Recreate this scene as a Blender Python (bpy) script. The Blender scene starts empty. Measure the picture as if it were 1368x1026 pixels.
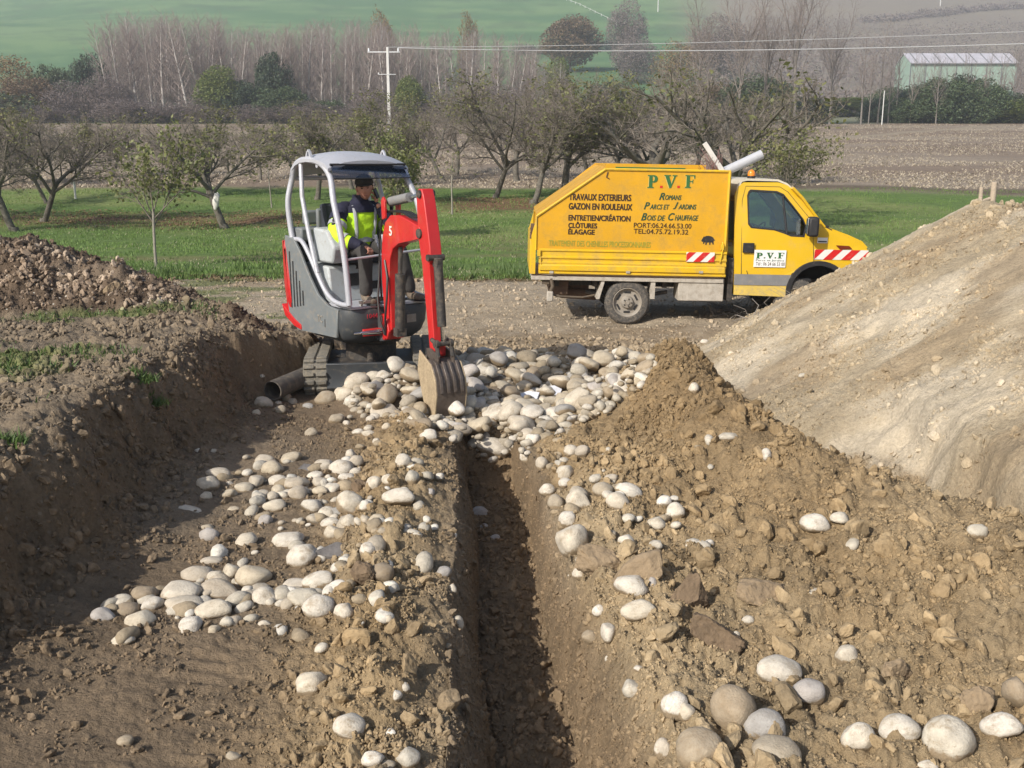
import bpy, bmesh, math, random
import numpy as np
from mathutils import Vector, Matrix, Euler
from mathutils.geometry import tessellate_polygon

# ------------------------------------------------------------------ camera, world, sun, exposure
scene = bpy.context.scene
C = scene.collection
CAM_H = 2.55
PITCH = math.atan(303 / 1330)
cam_data = bpy.data.cameras.new('camera')
cam_data.sensor_width = 36.0
cam_data.lens = 35.0
cam_data.clip_start = 0.05
cam_data.clip_end = 3000
cam = bpy.data.objects.new('camera', cam_data)
cam.location = (0, 0, CAM_H)
cam.rotation_euler = (math.pi / 2 - PITCH, 0, 0)
C.objects.link(cam)
scene.camera = cam

SUN_ELEV = math.radians(34)
SUN_AZ = math.radians(222)        # compass bearing of the sun, clockwise from +Y
sun_vec = Vector((math.sin(SUN_AZ) * math.cos(SUN_ELEV), math.cos(SUN_AZ) * math.cos(SUN_ELEV), math.sin(SUN_ELEV)))
world = bpy.data.worlds.new('World')
scene.world = world
world.use_nodes = True
wn = world.node_tree
wn.nodes.clear()
w_out = wn.nodes.new('ShaderNodeOutputWorld')
w_bg = wn.nodes.new('ShaderNodeBackground')
w_sky = wn.nodes.new('ShaderNodeTexSky')
w_sky.sky_type = 'NISHITA'
w_sky.sun_disc = False
w_sky.sun_elevation = SUN_ELEV
w_sky.sun_rotation = SUN_AZ
w_sky.dust_density = 2.0
w_bg.inputs['Strength'].default_value = 0.12
wn.links.new(w_sky.outputs[0], w_bg.inputs[0])
wn.links.new(w_bg.outputs[0], w_out.inputs[0])
sd = bpy.data.lights.new('sun', 'SUN')
sd.energy = 4.5
sd.angle = math.radians(0.55)
sd.color = (1.0, 0.94, 0.85)
sun = bpy.data.objects.new('sun', sd)
sun.rotation_euler = sun_vec.to_track_quat('Z', 'Y').to_euler()
sun.location = (-20, -20, 30)
C.objects.link(sun)
scene.view_settings.view_transform = 'Standard'
scene.view_settings.look = 'None'
scene.view_settings.gamma = 1.0
scene.view_settings.exposure = 0.22
scene.render.engine = 'CYCLES'
scene.cycles.transparent_max_bounces = 16
scene.cycles.max_bounces = 6
scene.cycles.volume_bounces = 1
rng = np.random.default_rng(11)
random.seed(7)

# ------------------------------------------------------------------ pixel <-> world helpers (1368 x 1026 photo)
FPX = 1330.0
cp, sp = math.cos(PITCH), math.sin(PITCH)
def ray(px, py):
    x = (px - 684) / FPX; y = -(py - 513) / FPX
    return np.array([x, cp + y * sp, -sp + y * cp])
def at_Y(px, py, Y):
    d = ray(px, py); t = Y / d[1]
    return Vector((d[0] * t, Y, CAM_H + d[2] * t))
def proj(X, Y, Z):
    d = Y * cp - (Z - CAM_H) * sp
    v = Y * sp + (Z - CAM_H) * cp
    return 684 + FPX * X / d, 513 - FPX * v / d, d

# ------------------------------------------------------------------ naming helpers
def tag(o, label=None, cat=None, group=None, kind=None):
    if label: o['label'] = label
    if cat: o['category'] = cat
    if group: o['group'] = group
    if kind: o['kind'] = kind
    return o
def empty(name, loc, rz=0, label=None, cat=None, group=None):
    o = bpy.data.objects.new(name, None)
    o.location = loc; o.rotation_euler = (0, 0, rz); o.empty_display_size = .2
    C.objects.link(o)
    return tag(o, label, cat, group)
def mesh_np(name, V, F, smooth=True, mats=(), cols=None):
    """V (n,3) float, F (m,k) int -> mesh, quickly"""
    me = bpy.data.meshes.new(name)
    V = np.asarray(V, np.float32); F = np.asarray(F, np.int32)
    m, k = F.shape
    me.vertices.add(len(V)); me.vertices.foreach_set('co', V.ravel())
    me.loops.add(m * k); me.loops.foreach_set('vertex_index', F.ravel())
    me.polygons.add(m)
    me.polygons.foreach_set('loop_start', np.arange(0, m * k, k, dtype=np.int32))
    me.polygons.foreach_set('loop_total', np.full(m, k, np.int32))
    me.polygons.foreach_set('use_smooth', np.full(m, smooth, bool))
    me.update(calc_edges=True)
    if cols is not None:
        a = me.attributes.new('Col', 'FLOAT_COLOR', 'POINT')
        c4 = np.ones((len(V), 4), np.float32); c4[:, :3] = cols[:, :3]
        a.data.foreach_set('color', c4.ravel())
    for mt in mats: me.materials.append(mt)
    return me
def link(name, me, parent=None, loc=None):
    o = bpy.data.objects.new(name, me)
    C.objects.link(o)
    if parent: o.parent = parent
    if loc is not None: o.location = loc
    return o
def copy_tree(o, parent=None):
    c = o.copy(); C.objects.link(c); c.parent = parent
    for ch in list(o.children): copy_tree(ch, c)
    return c

# ------------------------------------------------------------------ materials
M = {}
def new_mat(name):
    m = bpy.data.materials.new(name); m.use_nodes = True
    nt = m.node_tree
    return m, nt, nt.nodes['Principled BSDF'], nt.nodes['Material Output']
def N(nt, t, **kw):
    n = nt.nodes.new(t)
    for k, v in kw.items():
        if k in n.inputs: n.inputs[k].default_value = v
        else: setattr(n, k, v)
    return n
def ramp(nt, src, stops):
    r = nt.nodes.new('ShaderNodeValToRGB')
    e = r.color_ramp.elements
    while len(e) < len(stops): e.new(0.5)
    for el, (p, c) in zip(e, stops):
        el.position = p; el.color = tuple(c) + (1,) if len(c) == 3 else c
    nt.links.new(src, r.inputs[0])
    return r
def mixc(nt, fac, a, b, mode='MIX'):
    n = nt.nodes.new('ShaderNodeMix'); n.data_type = 'RGBA'; n.blend_type = mode
    for sock, v in ((n.inputs[0], fac), (n.inputs[6], a), (n.inputs[7], b)):
        if isinstance(v, bpy.types.NodeSocket): nt.links.new(v, sock)
        elif isinstance(v, (int, float)): sock.default_value = v
        else: sock.default_value = tuple(v) + (1,)
    return n.outputs[2]
def paint(name, col, rough=.5, metal=0., var=.25, scale=6., dirt=None, dirt_amt=.35, bump=.0, bump_scale=60., coat=0.):
    """general surface: base colour, blotchy variation, optional dirt colour, optional bump"""
    m, nt, b, out = new_mat(name)
    tc = N(nt, 'ShaderNodeTexCoord')
    n1 = N(nt, 'ShaderNodeTexNoise', Scale=scale, Detail=6., Roughness=.65)
    nt.links.new(tc.outputs['Object'], n1.inputs['Vector'])
    dark = tuple(c * (1 - var) for c in col); light = tuple(min(1, c * (1 + var * .6)) for c in col)
    r = ramp(nt, n1.outputs['Fac'], [(.3, dark), (.7, light)])
    c = r.outputs[0]
    if dirt:
        n2 = N(nt, 'ShaderNodeTexNoise', Scale=scale * 2.7, Detail=8., Roughness=.75)
        nt.links.new(tc.outputs['Object'], n2.inputs['Vector'])
        r2 = ramp(nt, n2.outputs['Fac'], [(.62 - dirt_amt * .35, (0, 0, 0)), (.75, (1, 1, 1))])
        c = mixc(nt, r2.outputs[0], c, dirt)
        rr = ramp(nt, n2.outputs['Fac'], [(.4, (rough,) * 3), (.7, (min(1, rough + .35),) * 3)])
        nt.links.new(rr.outputs[0], b.inputs['Roughness'])
    else:
        b.inputs['Roughness'].default_value = rough
    nt.links.new(c, b.inputs['Base Color'])
    b.inputs['Metallic'].default_value = metal
    if coat: b.inputs['Coat Weight'].default_value = coat
    if bump:
        n3 = N(nt, 'ShaderNodeTexNoise', Scale=bump_scale, Detail=5.)
        nt.links.new(tc.outputs['Object'], n3.inputs['Vector'])
        bp = N(nt, 'ShaderNodeBump', Strength=bump, Distance=.02)
        nt.links.new(n3.outputs['Fac'], bp.inputs['Height'])
        nt.links.new(bp.outputs[0], b.inputs['Normal'])
    M[name] = m
    return m
DUST = (.34, .28, .20)
MUD = (.16, .115, .07)
paint('yellow_box', (.62, .325, .008), .42, var=.10, scale=1.5, dirt=(.42, .25, .04), dirt_amt=.38, coat=.2)
paint('yellow_cab', (.66, .41, .010), .3, var=.06, scale=1.5, dirt=(.55, .36, .06), dirt_amt=.2, coat=.5)
paint('yellow_drop', (.68, .43, .012), .4, var=.1, scale=2., dirt=(.42, .28, .08), dirt_amt=.45, coat=.2)
paint('yellow_pale', (.62, .45, .10), .5, var=.1, dirt=DUST, dirt_amt=.4)
paint('green_paint', (.03, .13, .035), .5, var=.2)
paint('green_faint', (.30, .30, .03), .5, var=.2)
paint('dark_letter', (.045, .022, .008), .5, var=.2)
paint('dark_green_letter', (.02, .07, .03), .5, var=.2)
paint('white_letter', (.75, .72, .66), .5, var=.1)
paint('red_letter', (.5, .04, .06), .5, var=.1)
paint('white_plate', (.78, .78, .76), .35, var=.05)
paint('stripe_red', (.55, .015, .015), .35, var=.1, dirt=DUST, dirt_amt=.1)
paint('stripe_white', (.72, .70, .66), .35, var=.08, dirt=DUST, dirt_amt=.1)
paint('dusty_grey', (.46, .42, .36), .7, var=.2, scale=4, dirt=(.25, .21, .16), dirt_amt=.5)
paint('rub_strip', (.20, .20, .20), .6, var=.15, dirt=DUST, dirt_amt=.2)
paint('black_plastic', (.018, .018, .02), .5, var=.3, dirt=(.12, .10, .08), dirt_amt=.15)
paint('dark_metal', (.035, .032, .03), .6, var=.3, dirt=(.16, .125, .09), dirt_amt=.45)
paint('muddy_metal', (.10, .08, .06), .75, var=.3, dirt=MUD, dirt_amt=.6, bump=.3)
paint('rusty_brown', (.10, .055, .035), .8, var=.3, dirt=MUD, dirt_amt=.5)
paint('tyre', (.07, .065, .06), .85, var=.25, scale=9, dirt=(.26, .22, .17), dirt_amt=.45, bump=.2)
paint('rim', (.30, .27, .23), .6, var=.15, dirt=(.24, .20, .15), dirt_amt=.5)
paint('seat_fabric', (.03, .035, .045), .9, var=.2)
paint('roof_white', (.56, .52, .42), .45, var=.08, dirt=DUST, dirt_amt=.2)
paint('amber', (.75, .22, .01), .2, var=.1, coat=.6)
paint('lamp_dark', (.16, .03, .01), .25, var=.2)
paint('pvc_grey', (.42, .43, .46), .35, var=.06, dirt=(.36, .33, .29), dirt_amt=.2)
paint('plank_white', (.62, .60, .56), .6, var=.12)
paint('twig_red', (.26, .14, .13), .8, var=.3)
paint('ex_silver', (.42, .43, .47), .38, metal=.15, var=.06, dirt=(.34, .31, .27), dirt_amt=.22)
paint('ex_grey', (.155, .17, .175), .48, var=.1, dirt=(.24, .21, .17), dirt_amt=.3)
paint('ex_lightgrey', (.40, .43, .44), .5, var=.08, dirt=(.28, .25, .21), dirt_amt=.3)
paint('ex_dark', (.05, .055, .06), .45, var=.15, dirt=(.15, .13, .10), dirt_amt=.25)
paint('ex_red', (.50, .017, .017), .36, var=.1, scale=3, dirt=(.34, .07, .04), dirt_amt=.25, coat=.3)
paint('rubber', (.13, .125, .11), .9, var=.25, scale=8, dirt=(.26, .22, .16), dirt_amt=.7, bump=.4, bump_scale=30)
paint('bucket_steel', (.15, .125, .11), .38, metal=.5, var=.35, scale=8, dirt=(.10, .075, .055), dirt_amt=.45, bump=.3, bump_scale=40)
paint('bucket_side', (.42, .33, .21), .6, metal=.1, var=.2, scale=12, dirt=(.24, .18, .12), dirt_amt=.5, bump=.2)
paint('chrome', (.6, .6, .62), .18, metal=1., var=.05)
paint('hose', (.015, .015, .016), .45, var=.1)
paint('skin', (.40, .19, .13), .55, var=.08, scale=14)
paint('lips', (.25, .09, .07), .6, var=.1)
paint('cap', (.03, .027, .022), .9, var=.3, scale=20)
paint('hair', (.03, .02, .014), .9, var=.3, scale=60)
paint('navy', (.012, .013, .035), .85, var=.25, scale=10, bump=.5, bump_scale=16)
paint('hivis', (.52, .86, .02), .7, var=.12, scale=7, bump=.6, bump_scale=14)
paint('reflective', (.36, .37, .39), .4, var=.12, scale=9, bump=.4, bump_scale=16)
paint('trousers', (.045, .042, .04), .9, var=.25, scale=9, bump=.6, bump_scale=14)
paint('boot', (.17, .135, .10), .8, var=.3, scale=20, bump=.3)
paint('phone', (.01, .01, .012), .3, var=.1)
paint('pipe_dark', (.07, .062, .055), .65, var=.2, dirt=(.20, .165, .12), dirt_amt=.5)
paint('wood_post', (.40, .33, .25), .85, var=.2, scale=14, bump=.4)
paint('concrete', (.62, .62, .60), .8, var=.08, scale=3)
paint('insulator', (.75, .78, .80), .3, var=.05)
paint('wire', (.36, .37, .38), .5, var=.05)
paint('barn_roof', (.46, .45, .49), .6, var=.12, scale=.3)
paint('barn_wall', (.29, .40, .33), .7, var=.08, scale=.2)
paint('barn_trim', (.16, .17, .18), .7, var=.1)
paint('plaster', (.66, .67, .72), .8, var=.15, scale=20, dirt=(.35, .29, .21), dirt_amt=.2)
paint('clod_big', (.27, .20, .125), .95, var=.25, scale=7, bump=.8, bump_scale=25)
paint('clod_dark', (.17, .12, .075), .95, var=.25, scale=7, bump=.8, bump_scale=25)
paint('slab_dark', (.14, .13, .125), .75, var=.35, scale=9, bump=.6, bump_scale=18)
paint('bark', (.12, .105, .085), .95, var=.35, scale=5, dirt=(.20, .20, .17), dirt_amt=.4, bump=.8, bump_scale=14)
paint('bark_pale', (.26, .24, .20), .9, var=.25, scale=5, bump=.4, bump_scale=14)
paint('twig', (.23, .195, .165), .9, var=.3, scale=2)
paint('twig_pale', (.30, .27, .24), .9, var=.3, scale=.6)
paint('poplar_bark', (.42, .39, .36), .9, var=.3, scale=.8)
paint('poplar_twig', (.34, .28, .255), .9, var=.25, scale=.2)
paint('guard', (.62, .62, .58), .7, var=.1)

paint('ash_bark', (.20, .18, .16), .9, var=.3, scale=1.5)
paint('ash_twig', (.27, .225, .20), .9, var=.25, scale=.5)
def leaf_mat(name, cols, rough=.6, trans=.25):
    m, nt, b, out = new_mat(name)
    tc = N(nt, 'ShaderNodeTexCoord')
    n1 = N(nt, 'ShaderNodeTexNoise', Scale=2.3, Detail=6., Roughness=.8)
    nt.links.new(tc.outputs['Object'], n1.inputs['Vector'])
    r = ramp(nt, n1.outputs['Fac'], [(.3 + .4 * i / (len(cols) - 1), c) for i, c in enumerate(cols)])
    nt.links.new(r.outputs[0], b.inputs['Base Color'])
    b.inputs['Roughness'].default_value = rough
    tr = N(nt, 'ShaderNodeBsdfTranslucent')
    nt.links.new(r.outputs[0], tr.inputs['Color'])
    mx = N(nt, 'ShaderNodeMixShader'); mx.inputs[0].default_value = trans
    nt.links.new(b.outputs[0], mx.inputs[1]); nt.links.new(tr.outputs[0], mx.inputs[2])
    nt.links.new(mx.outputs[0], out.inputs['Surface'])
    M[name] = m
leaf_mat('walnut_leaf', [(.12, .125, .045), (.16, .17, .06), (.24, .20, .08)])
leaf_mat('young_leaf', [(.11, .13, .045), (.16, .18, .06), (.24, .22, .08)])
leaf_mat('dark_leaf', [(.022, .040, .020), (.035, .06, .028), (.05, .075, .035)], trans=.1)
leaf_mat('bush_leaf', [(.04, .07, .03), (.065, .10, .04), (.11, .13, .05)], trans=.15)
leaf_mat('lime_leaf', [(.09, .13, .03), (.14, .18, .04), (.20, .20, .06)])
leaf_mat('autumn_leaf', [(.17, .12, .06), (.23, .16, .07), (.27, .21, .09)])
leaf_mat('rust_leaf', [(.12, .075, .05), (.17, .11, .06), (.14, .13, .06)])
leaf_mat('purple_leaf', [(.17, .135, .13), (.21, .17, .16), (.25, .21, .18)])
leaf_mat('grass_blade', [(.10, .18, .035), (.15, .25, .055), (.23, .26, .09)], trans=.3)
leaf_mat('weed_leaf', [(.06, .11, .025), (.09, .15, .035), (.12, .17, .05)])
leaf_mat('straw', [(.30, .24, .17), (.40, .34, .25), (.52, .45, .34)], trans=.1)
leaf_mat('dry_leaf', [(.15, .085, .045), (.20, .12, .06), (.26, .16, .08)], trans=.1)

def glass(name, tint=(.8, .85, .85), gloss=.12, alpha=.88):
    m, nt, b, out = new_mat(name)
    nt.nodes.remove(b)
    t = N(nt, 'ShaderNodeBsdfTransparent'); t.inputs[0].default_value = tuple(c * alpha for c in tint) + (1,)
    g = N(nt, 'ShaderNodeBsdfGlossy', Roughness=.04); g.inputs[0].default_value = (.9, .95, 1, 1)
    fr = N(nt, 'ShaderNodeFresnel', IOR=1.45)
    mt = N(nt, 'ShaderNodeMath', operation='ADD'); mt.inputs[1].default_value = gloss
    nt.links.new(fr.outputs[0], mt.inputs[0])
    mx = N(nt, 'ShaderNodeMixShader')
    nt.links.new(mt.outputs[0], mx.inputs[0]); nt.links.new(t.outputs[0], mx.inputs[1]); nt.links.new(g.outputs[0], mx.inputs[2])
    nt.links.new(mx.outputs[0], out.inputs['Surface'])
    M[name] = m
glass('truck_glass', (.74, .84, .82), .06, .93)
glass('visor_glass', (.80, .78, .80), .0, .95)
glass('cab_glass', (.93, .95, .95), .015)

# soil material: zone colour is a vertex attribute (what the soil is made of), fine grain and flecks are procedural
def soil_mat(name, flecks=True, bumpd=.03):
    m, nt, b, out = new_mat(name)
    tc = N(nt, 'ShaderNodeTexCoord')
    at = N(nt, 'ShaderNodeAttribute', attribute_name='Col')
    n1 = N(nt, 'ShaderNodeTexNoise', Scale=2.2, Detail=10., Roughness=.72)
    n2 = N(nt, 'ShaderNodeTexNoise', Scale=38., Detail=6., Roughness=.7)
    n3 = N(nt, 'ShaderNodeTexNoise', Scale=11., Detail=8., Roughness=.7)
    for n in (n1, n2, n3): nt.links.new(tc.outputs['Object'], n.inputs['Vector'])
    r1 = ramp(nt, n1.outputs['Fac'], [(.28, (.66, .66, .66)), (.72, (1.22, 1.20, 1.16))])
    r2 = ramp(nt, n2.outputs['Fac'], [(.3, (.78, .77, .75)), (.7, (1.2, 1.2, 1.2))])
    c = mixc(nt, 1., at.outputs['Color'], r1.outputs[0], 'MULTIPLY')
    c = mixc(nt, 1., c, r2.outputs[0], 'MULTIPLY')
    if flecks:
        for att, sc, colr, lo, hi in (('fleckA', 3.2, (.56, .49, .38), .16, .11), ('fleckB', 17., (.52, .48, .41), .22, .16)):
            fa = N(nt, 'ShaderNodeAttribute', attribute_name=att)
            mp = N(nt, 'ShaderNodeMapping'); mp.inputs['Scale'].default_value = (1, 2.2 if att == 'fleckA' else 1, 1)
            nt.links.new(tc.outputs['Object'], mp.inputs[0])
            vo = N(nt, 'ShaderNodeTexVoronoi', Scale=sc)
            nt.links.new(mp.outputs[0], vo.inputs['Vector'])
            rr = ramp(nt, vo.outputs['Distance'], [(hi, (1, 1, 1)), (lo, (0, 0, 0))])
            sepc = N(nt, 'ShaderNodeSeparateColor'); nt.links.new(vo.outputs['Color'], sepc.inputs[0])
            gt = N(nt, 'ShaderNodeMath', operation='GREATER_THAN'); gt.inputs[1].default_value = .5
            nt.links.new(sepc.outputs[0], gt.inputs[0])
            mu = N(nt, 'ShaderNodeMath', operation='MULTIPLY'); nt.links.new(rr.outputs[0], mu.inputs[0]); nt.links.new(gt.outputs[0], mu.inputs[1])
            m2 = N(nt, 'ShaderNodeMath', operation='MULTIPLY'); nt.links.new(mu.outputs[0], m2.inputs[0]); nt.links.new(fa.outputs['Fac'], m2.inputs[1])
            c = mixc(nt, m2.outputs[0], c, colr)
    nt.links.new(c, b.inputs['Base Color'])
    b.inputs['Roughness'].default_value = .95
    b.inputs['Specular IOR Level'].default_value = .2
    ad = N(nt, 'ShaderNodeMath', operation='MULTIPLY_ADD'); ad.inputs[1].default_value = .45
    nt.links.new(n2.outputs['Fac'], ad.inputs[0]); nt.links.new(n3.outputs['Fac'], ad.inputs[2])
    bp = N(nt, 'ShaderNodeBump', Strength=.9, Distance=bumpd)
    nt.links.new(ad.outputs[0], bp.inputs['Height']); nt.links.new(bp.outputs[0], b.inputs['Normal'])
    M[name] = m
soil_mat('soil', bumpd=.05)
soil_mat('clod_soil', flecks=False, bumpd=.012)

def stone_mat(name, stops, dirtlo=.56):
    m, nt, b, out = new_mat(name)
    tc = N(nt, 'ShaderNodeTexCoord'); oi = N(nt, 'ShaderNodeObjectInfo')
    addv = N(nt, 'ShaderNodeVectorMath', operation='ADD')
    mulv = N(nt, 'ShaderNodeVectorMath', operation='SCALE'); mulv.inputs['Scale'].default_value = 37.
    cx = N(nt, 'ShaderNodeCombineXYZ')
    for i in range(3): nt.links.new(oi.outputs['Random'], cx.inputs[i])
    nt.links.new(cx.outputs[0], mulv.inputs[0]); nt.links.new(tc.outputs['Object'], addv.inputs[0]); nt.links.new(mulv.outputs[0], addv.inputs[1])
    base = ramp(nt, oi.outputs['Random'], stops)
    n1 = N(nt, 'ShaderNodeTexNoise', Scale=1.6, Detail=8., Roughness=.7)
    n2 = N(nt, 'ShaderNodeTexNoise', Scale=9., Detail=4., Roughness=.6)
    n4 = N(nt, 'ShaderNodeTexNoise', Scale=1.1, Detail=7., Roughness=.75)
    for n in (n1, n2, n4): nt.links.new(addv.outputs[0], n.inputs['Vector'])
    r1 = ramp(nt, n1.outputs['Fac'], [(.3, (.74, .72, .70)), (.65, (1.1, 1.1, 1.1))])
    r2 = ramp(nt, n2.outputs['Fac'], [(.30, (.66, .62, .56)), (.37, (1, 1, 1))])
    c = mixc(nt, 1., base.outputs[0], r1.outputs[0], 'MULTIPLY')
    c = mixc(nt, 1., c, r2.outputs[0], 'MULTIPLY')
    r4 = ramp(nt, n4.outputs['Fac'], [(dirtlo, (0, 0, 0)), (dirtlo + .2, (1, 1, 1))])
    c = mixc(nt, r4.outputs[0], c, (.27, .205, .13))
    sx = N(nt, 'ShaderNodeSeparateXYZ'); nt.links.new(tc.outputs['Object'], sx.inputs[0])
    mz = N(nt, 'ShaderNodeMath', operation='MULTIPLY_ADD'); mz.inputs[1].default_value = 1.3; nt.links.new(n4.outputs['Fac'], mz.inputs[0]); nt.links.new(sx.outputs[2], mz.inputs[2])
    r5 = ramp(nt, mz.outputs[0], [(.42, (1, 1, 1)), (.62, (0, 0, 0))])
    c = mixc(nt, r5.outputs[0], c, (.25, .19, .12))
    nt.links.new(c, b.inputs['Base Color'])
    b.inputs['Roughness'].default_value = .85
    bp = N(nt, 'ShaderNodeBump', Strength=.35, Distance=.03)
    nt.links.new(n2.outputs['Fac'], bp.inputs['Height']); nt.links.new(bp.outputs[0], b.inputs['Normal'])
    M[name] = m
stone_mat('stone_white', [(0, (.48, .44, .36)), (.35, (.61, .565, .49)), (.7, (.53, .47, .37)), (1, (.68, .64, .57))], .52)
stone_mat('stone_mix', [(0, (.34, .29, .22)), (.3, (.50, .43, .32)), (.5, (.58, .52, .42)), (.75, (.42, .36, .28)), (1, (.64, .59, .50))], .58)
stone_mat('stone_tan', [(0, (.30, .24, .17)), (.5, (.37, .30, .21)), (1, (.33, .28, .21))], .48)
stone_mat('stone_grey', [(0, (.30, .29, .27)), (.5, (.40, .37, .34)), (1, (.46, .42, .38))], .6)
# ------------------------------------------------------------------ mesh collector
class MB:
    def __init__(s): s.v = []; s.f = []
    def add(s, vs, fs, mtx=None):
        o = len(s.v)
        s.v += [tuple(mtx @ Vector(q)) if mtx is not None else tuple(q) for q in vs]
        s.f += [tuple(i + o for i in q) for q in fs]
        return s
    def box(s, c, d, rot=None, mtx=None):
        h = [x / 2 for x in d]
        vs = [Vector((sx * h[0], sy * h[1], sz * h[2])) for sx in (-1, 1) for sy in (-1, 1) for sz in (-1, 1)]
        if rot: 
            R = Euler(rot).to_matrix(); vs = [R @ q for q in vs]
        vs = [q + Vector(c) for q in vs]
        return s.add(vs, [(0, 1, 3, 2), (4, 6, 7, 5), (0, 4, 5, 1), (2, 3, 7, 6), (0, 2, 6, 4), (1, 5, 7, 3)], mtx)
    def span(s, a, b):
        return s.box([(x + y) / 2 for x, y in zip(a, b)], [abs(y - x) for x, y in zip(a, b)])
    def cyl(s, a, b, r, r2=None, n=16, caps=True):
        a = Vector(a); b = Vector(b); r2 = r if r2 is None else r2
        d = (b - a).normalized(); u = d.orthogonal().normalized(); w = d.cross(u)
        vs = []
        for c, rr in ((a, r), (b, r2)):
            vs += [c + (u * math.cos(t) + w * math.sin(t)) * rr for t in [2 * math.pi * i / n for i in range(n)]]
        fs = [(i, (i + 1) % n, n + (i + 1) % n, n + i) for i in range(n)]
        if caps: fs += [tuple(range(n))[::-1], tuple(range(n, 2 * n))]
        return s.add(vs, fs)
    def tube(s, pts, r, n=8, closed=False):
        pts = [Vector(q) for q in pts]; m = len(pts)
        rs = r if isinstance(r, (list, tuple)) else [r] * m
        u = None; vs = []
        for i, q in enumerate(pts):
            if closed: d = (pts[(i + 1) % m] - pts[i - 1])
            else: d = pts[min(i + 1, m - 1)] - pts[max(i - 1, 0)]
            d.normalize()
            u = d.orthogonal().normalized() if u is None else (u - d * u.dot(d)).normalized()
            w = d.cross(u)
            vs += [q + (u * math.cos(t) + w * math.sin(t)) * rs[i] for t in [2 * math.pi * k / n for k in range(n)]]
        fs = []
        for i in range(m if closed else m - 1):
            a = i * n; b = ((i + 1) % m) * n
            fs += [(a + k, a + (k + 1) % n, b + (k + 1) % n, b + k) for k in range(n)]
        if not closed: fs += [tuple(range(n))[::-1], tuple(range((m - 1) * n, m * n))]
        return s.add(vs, fs)
    def lathe(s, prof, origin, axis='y', n=32):
        """prof: list of (along axis, radius)"""
        o = Vector(origin); vs = []
        for t, r in prof:
            for k in range(n):
                a = 2 * math.pi * k / n; c, d = r * math.cos(a), r * math.sin(a)
                vs.append(o + Vector({'y': (c, t, d), 'x': (t, c, d), 'z': (c, d, t)}[axis]))
        fs = [(i * n + k, i * n + (k + 1) % n, (i + 1) * n + (k + 1) % n, (i + 1) * n + k) for i in range(len(prof) - 1) for k in range(n)]
        return s.add(vs, fs)
    def prism(s, poly, lo, hi, axis='y', holes=(), fn=None):
        """2-D outline (u,v) extruded along axis: y -> (u,t,v); x -> (t,u,v); z -> (u,v,t)"""
        put = {'y': lambda u, v, t: (u, t, v), 'x': lambda u, v, t: (t, u, v), 'z': lambda u, v, t: (u, v, t)}[axis]
        loops = [list(poly)] + [list(h) for h in holes]
        flat = [q for l in loops for q in l]; n = len(flat)
        tris = tessellate_polygon([[Vector((q[0], q[1], 0)) for q in l] for l in loops])
        vs = [put(q[0], q[1], lo) for q in flat] + [put(q[0], q[1], hi) for q in flat]
        if fn: vs = [fn(q) for q in vs]
        fs = [tuple(t) for t in tris] + [tuple(i + n for i in reversed(t)) for t in tris]
        o = 0
        for l in loops:
            k = len(l)
            fs += [(o + i, o + (i + 1) % k, n + o + (i + 1) % k, n + o + i) for i in range(k)]
            o += k
        return s.add(vs, fs)
    def build(s, name, mat, parent=None, bevel=0, smooth=35, loc=None, rot=None):
        me = bpy.data.meshes.new(name)
        me.from_pydata(s.v, [], s.f)
        bm = bmesh.new(); bm.from_mesh(me)
        bmesh.ops.recalc_face_normals(bm, faces=bm.faces); bm.to_mesh(me); bm.free()
        me.materials.append(M[mat] if isinstance(mat, str) else mat)
        if smooth:
            me.polygons.foreach_set('use_smooth', [True] * len(me.polygons))
            me.set_sharp_from_angle(angle=math.radians(smooth))
        o = link(name, me, parent, loc)
        if rot: o.rotation_euler = rot
        if bevel:
            b = o.modifiers.new('bevel', 'BEVEL'); b.width = bevel; b.segments = 2; b.limit_method = 'ANGLE'; b.angle_limit = math.radians(38)
            b.harden_normals = False
        return o
def eval_mesh(o):
    dg = bpy.context.evaluated_depsgraph_get(); dg.update()
    return bpy.data.meshes.new_from_object(o.evaluated_get(dg))
def lettering(body, w, h, mat, parent, loc, rot=(math.pi / 2, 0, 0), bold=0., shear=0., name='lettering', thick=0.):
    cu = bpy.data.curves.new('t', 'FONT'); cu.body = body; cu.size = 1; cu.extrude = .012; cu.offset = bold; cu.shear = shear; cu.resolution_u = 3
    t = bpy.data.objects.new('t', cu); C.objects.link(t)
    me = eval_mesh(t); bpy.data.objects.remove(t); bpy.data.curves.remove(cu)
    co = np.zeros(len(me.vertices) * 3, np.float32); me.vertices.foreach_get('co', co); co = co.reshape(-1, 3)
    mn, mx = co.min(0), co.max(0)
    co[:, 0] = (co[:, 0] - mn[0]) * w / (mx[0] - mn[0]); co[:, 1] = (co[:, 1] - mn[1]) * h / (mx[1] - mn[1]); co[:, 2] *= .12
    me.vertices.foreach_set('co', co.ravel()); me.name = name
    me.materials.clear(); me.materials.append(M[mat]); me.update()
    if thick:        # heavier strokes: the same letters laid again a hair to the side and behind
        bm = bmesh.new(); bm.from_mesh(me); src = bm.verts[:] + bm.edges[:] + bm.faces[:]
        for k, (dx, dy) in enumerate(((thick, 0), (0, thick * .7), (thick, thick * .7))):
            r_ = bmesh.ops.duplicate(bm, geom=src); bmesh.ops.translate(bm, verts=[v for v in r_['geom'] if isinstance(v, bmesh.types.BMVert)], vec=(dx, dy, -.00035 * (k + 1)))
        bm.to_mesh(me); bm.free()
    o = link(name, me, parent, loc); o.rotation_euler = rot
    return o
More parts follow.
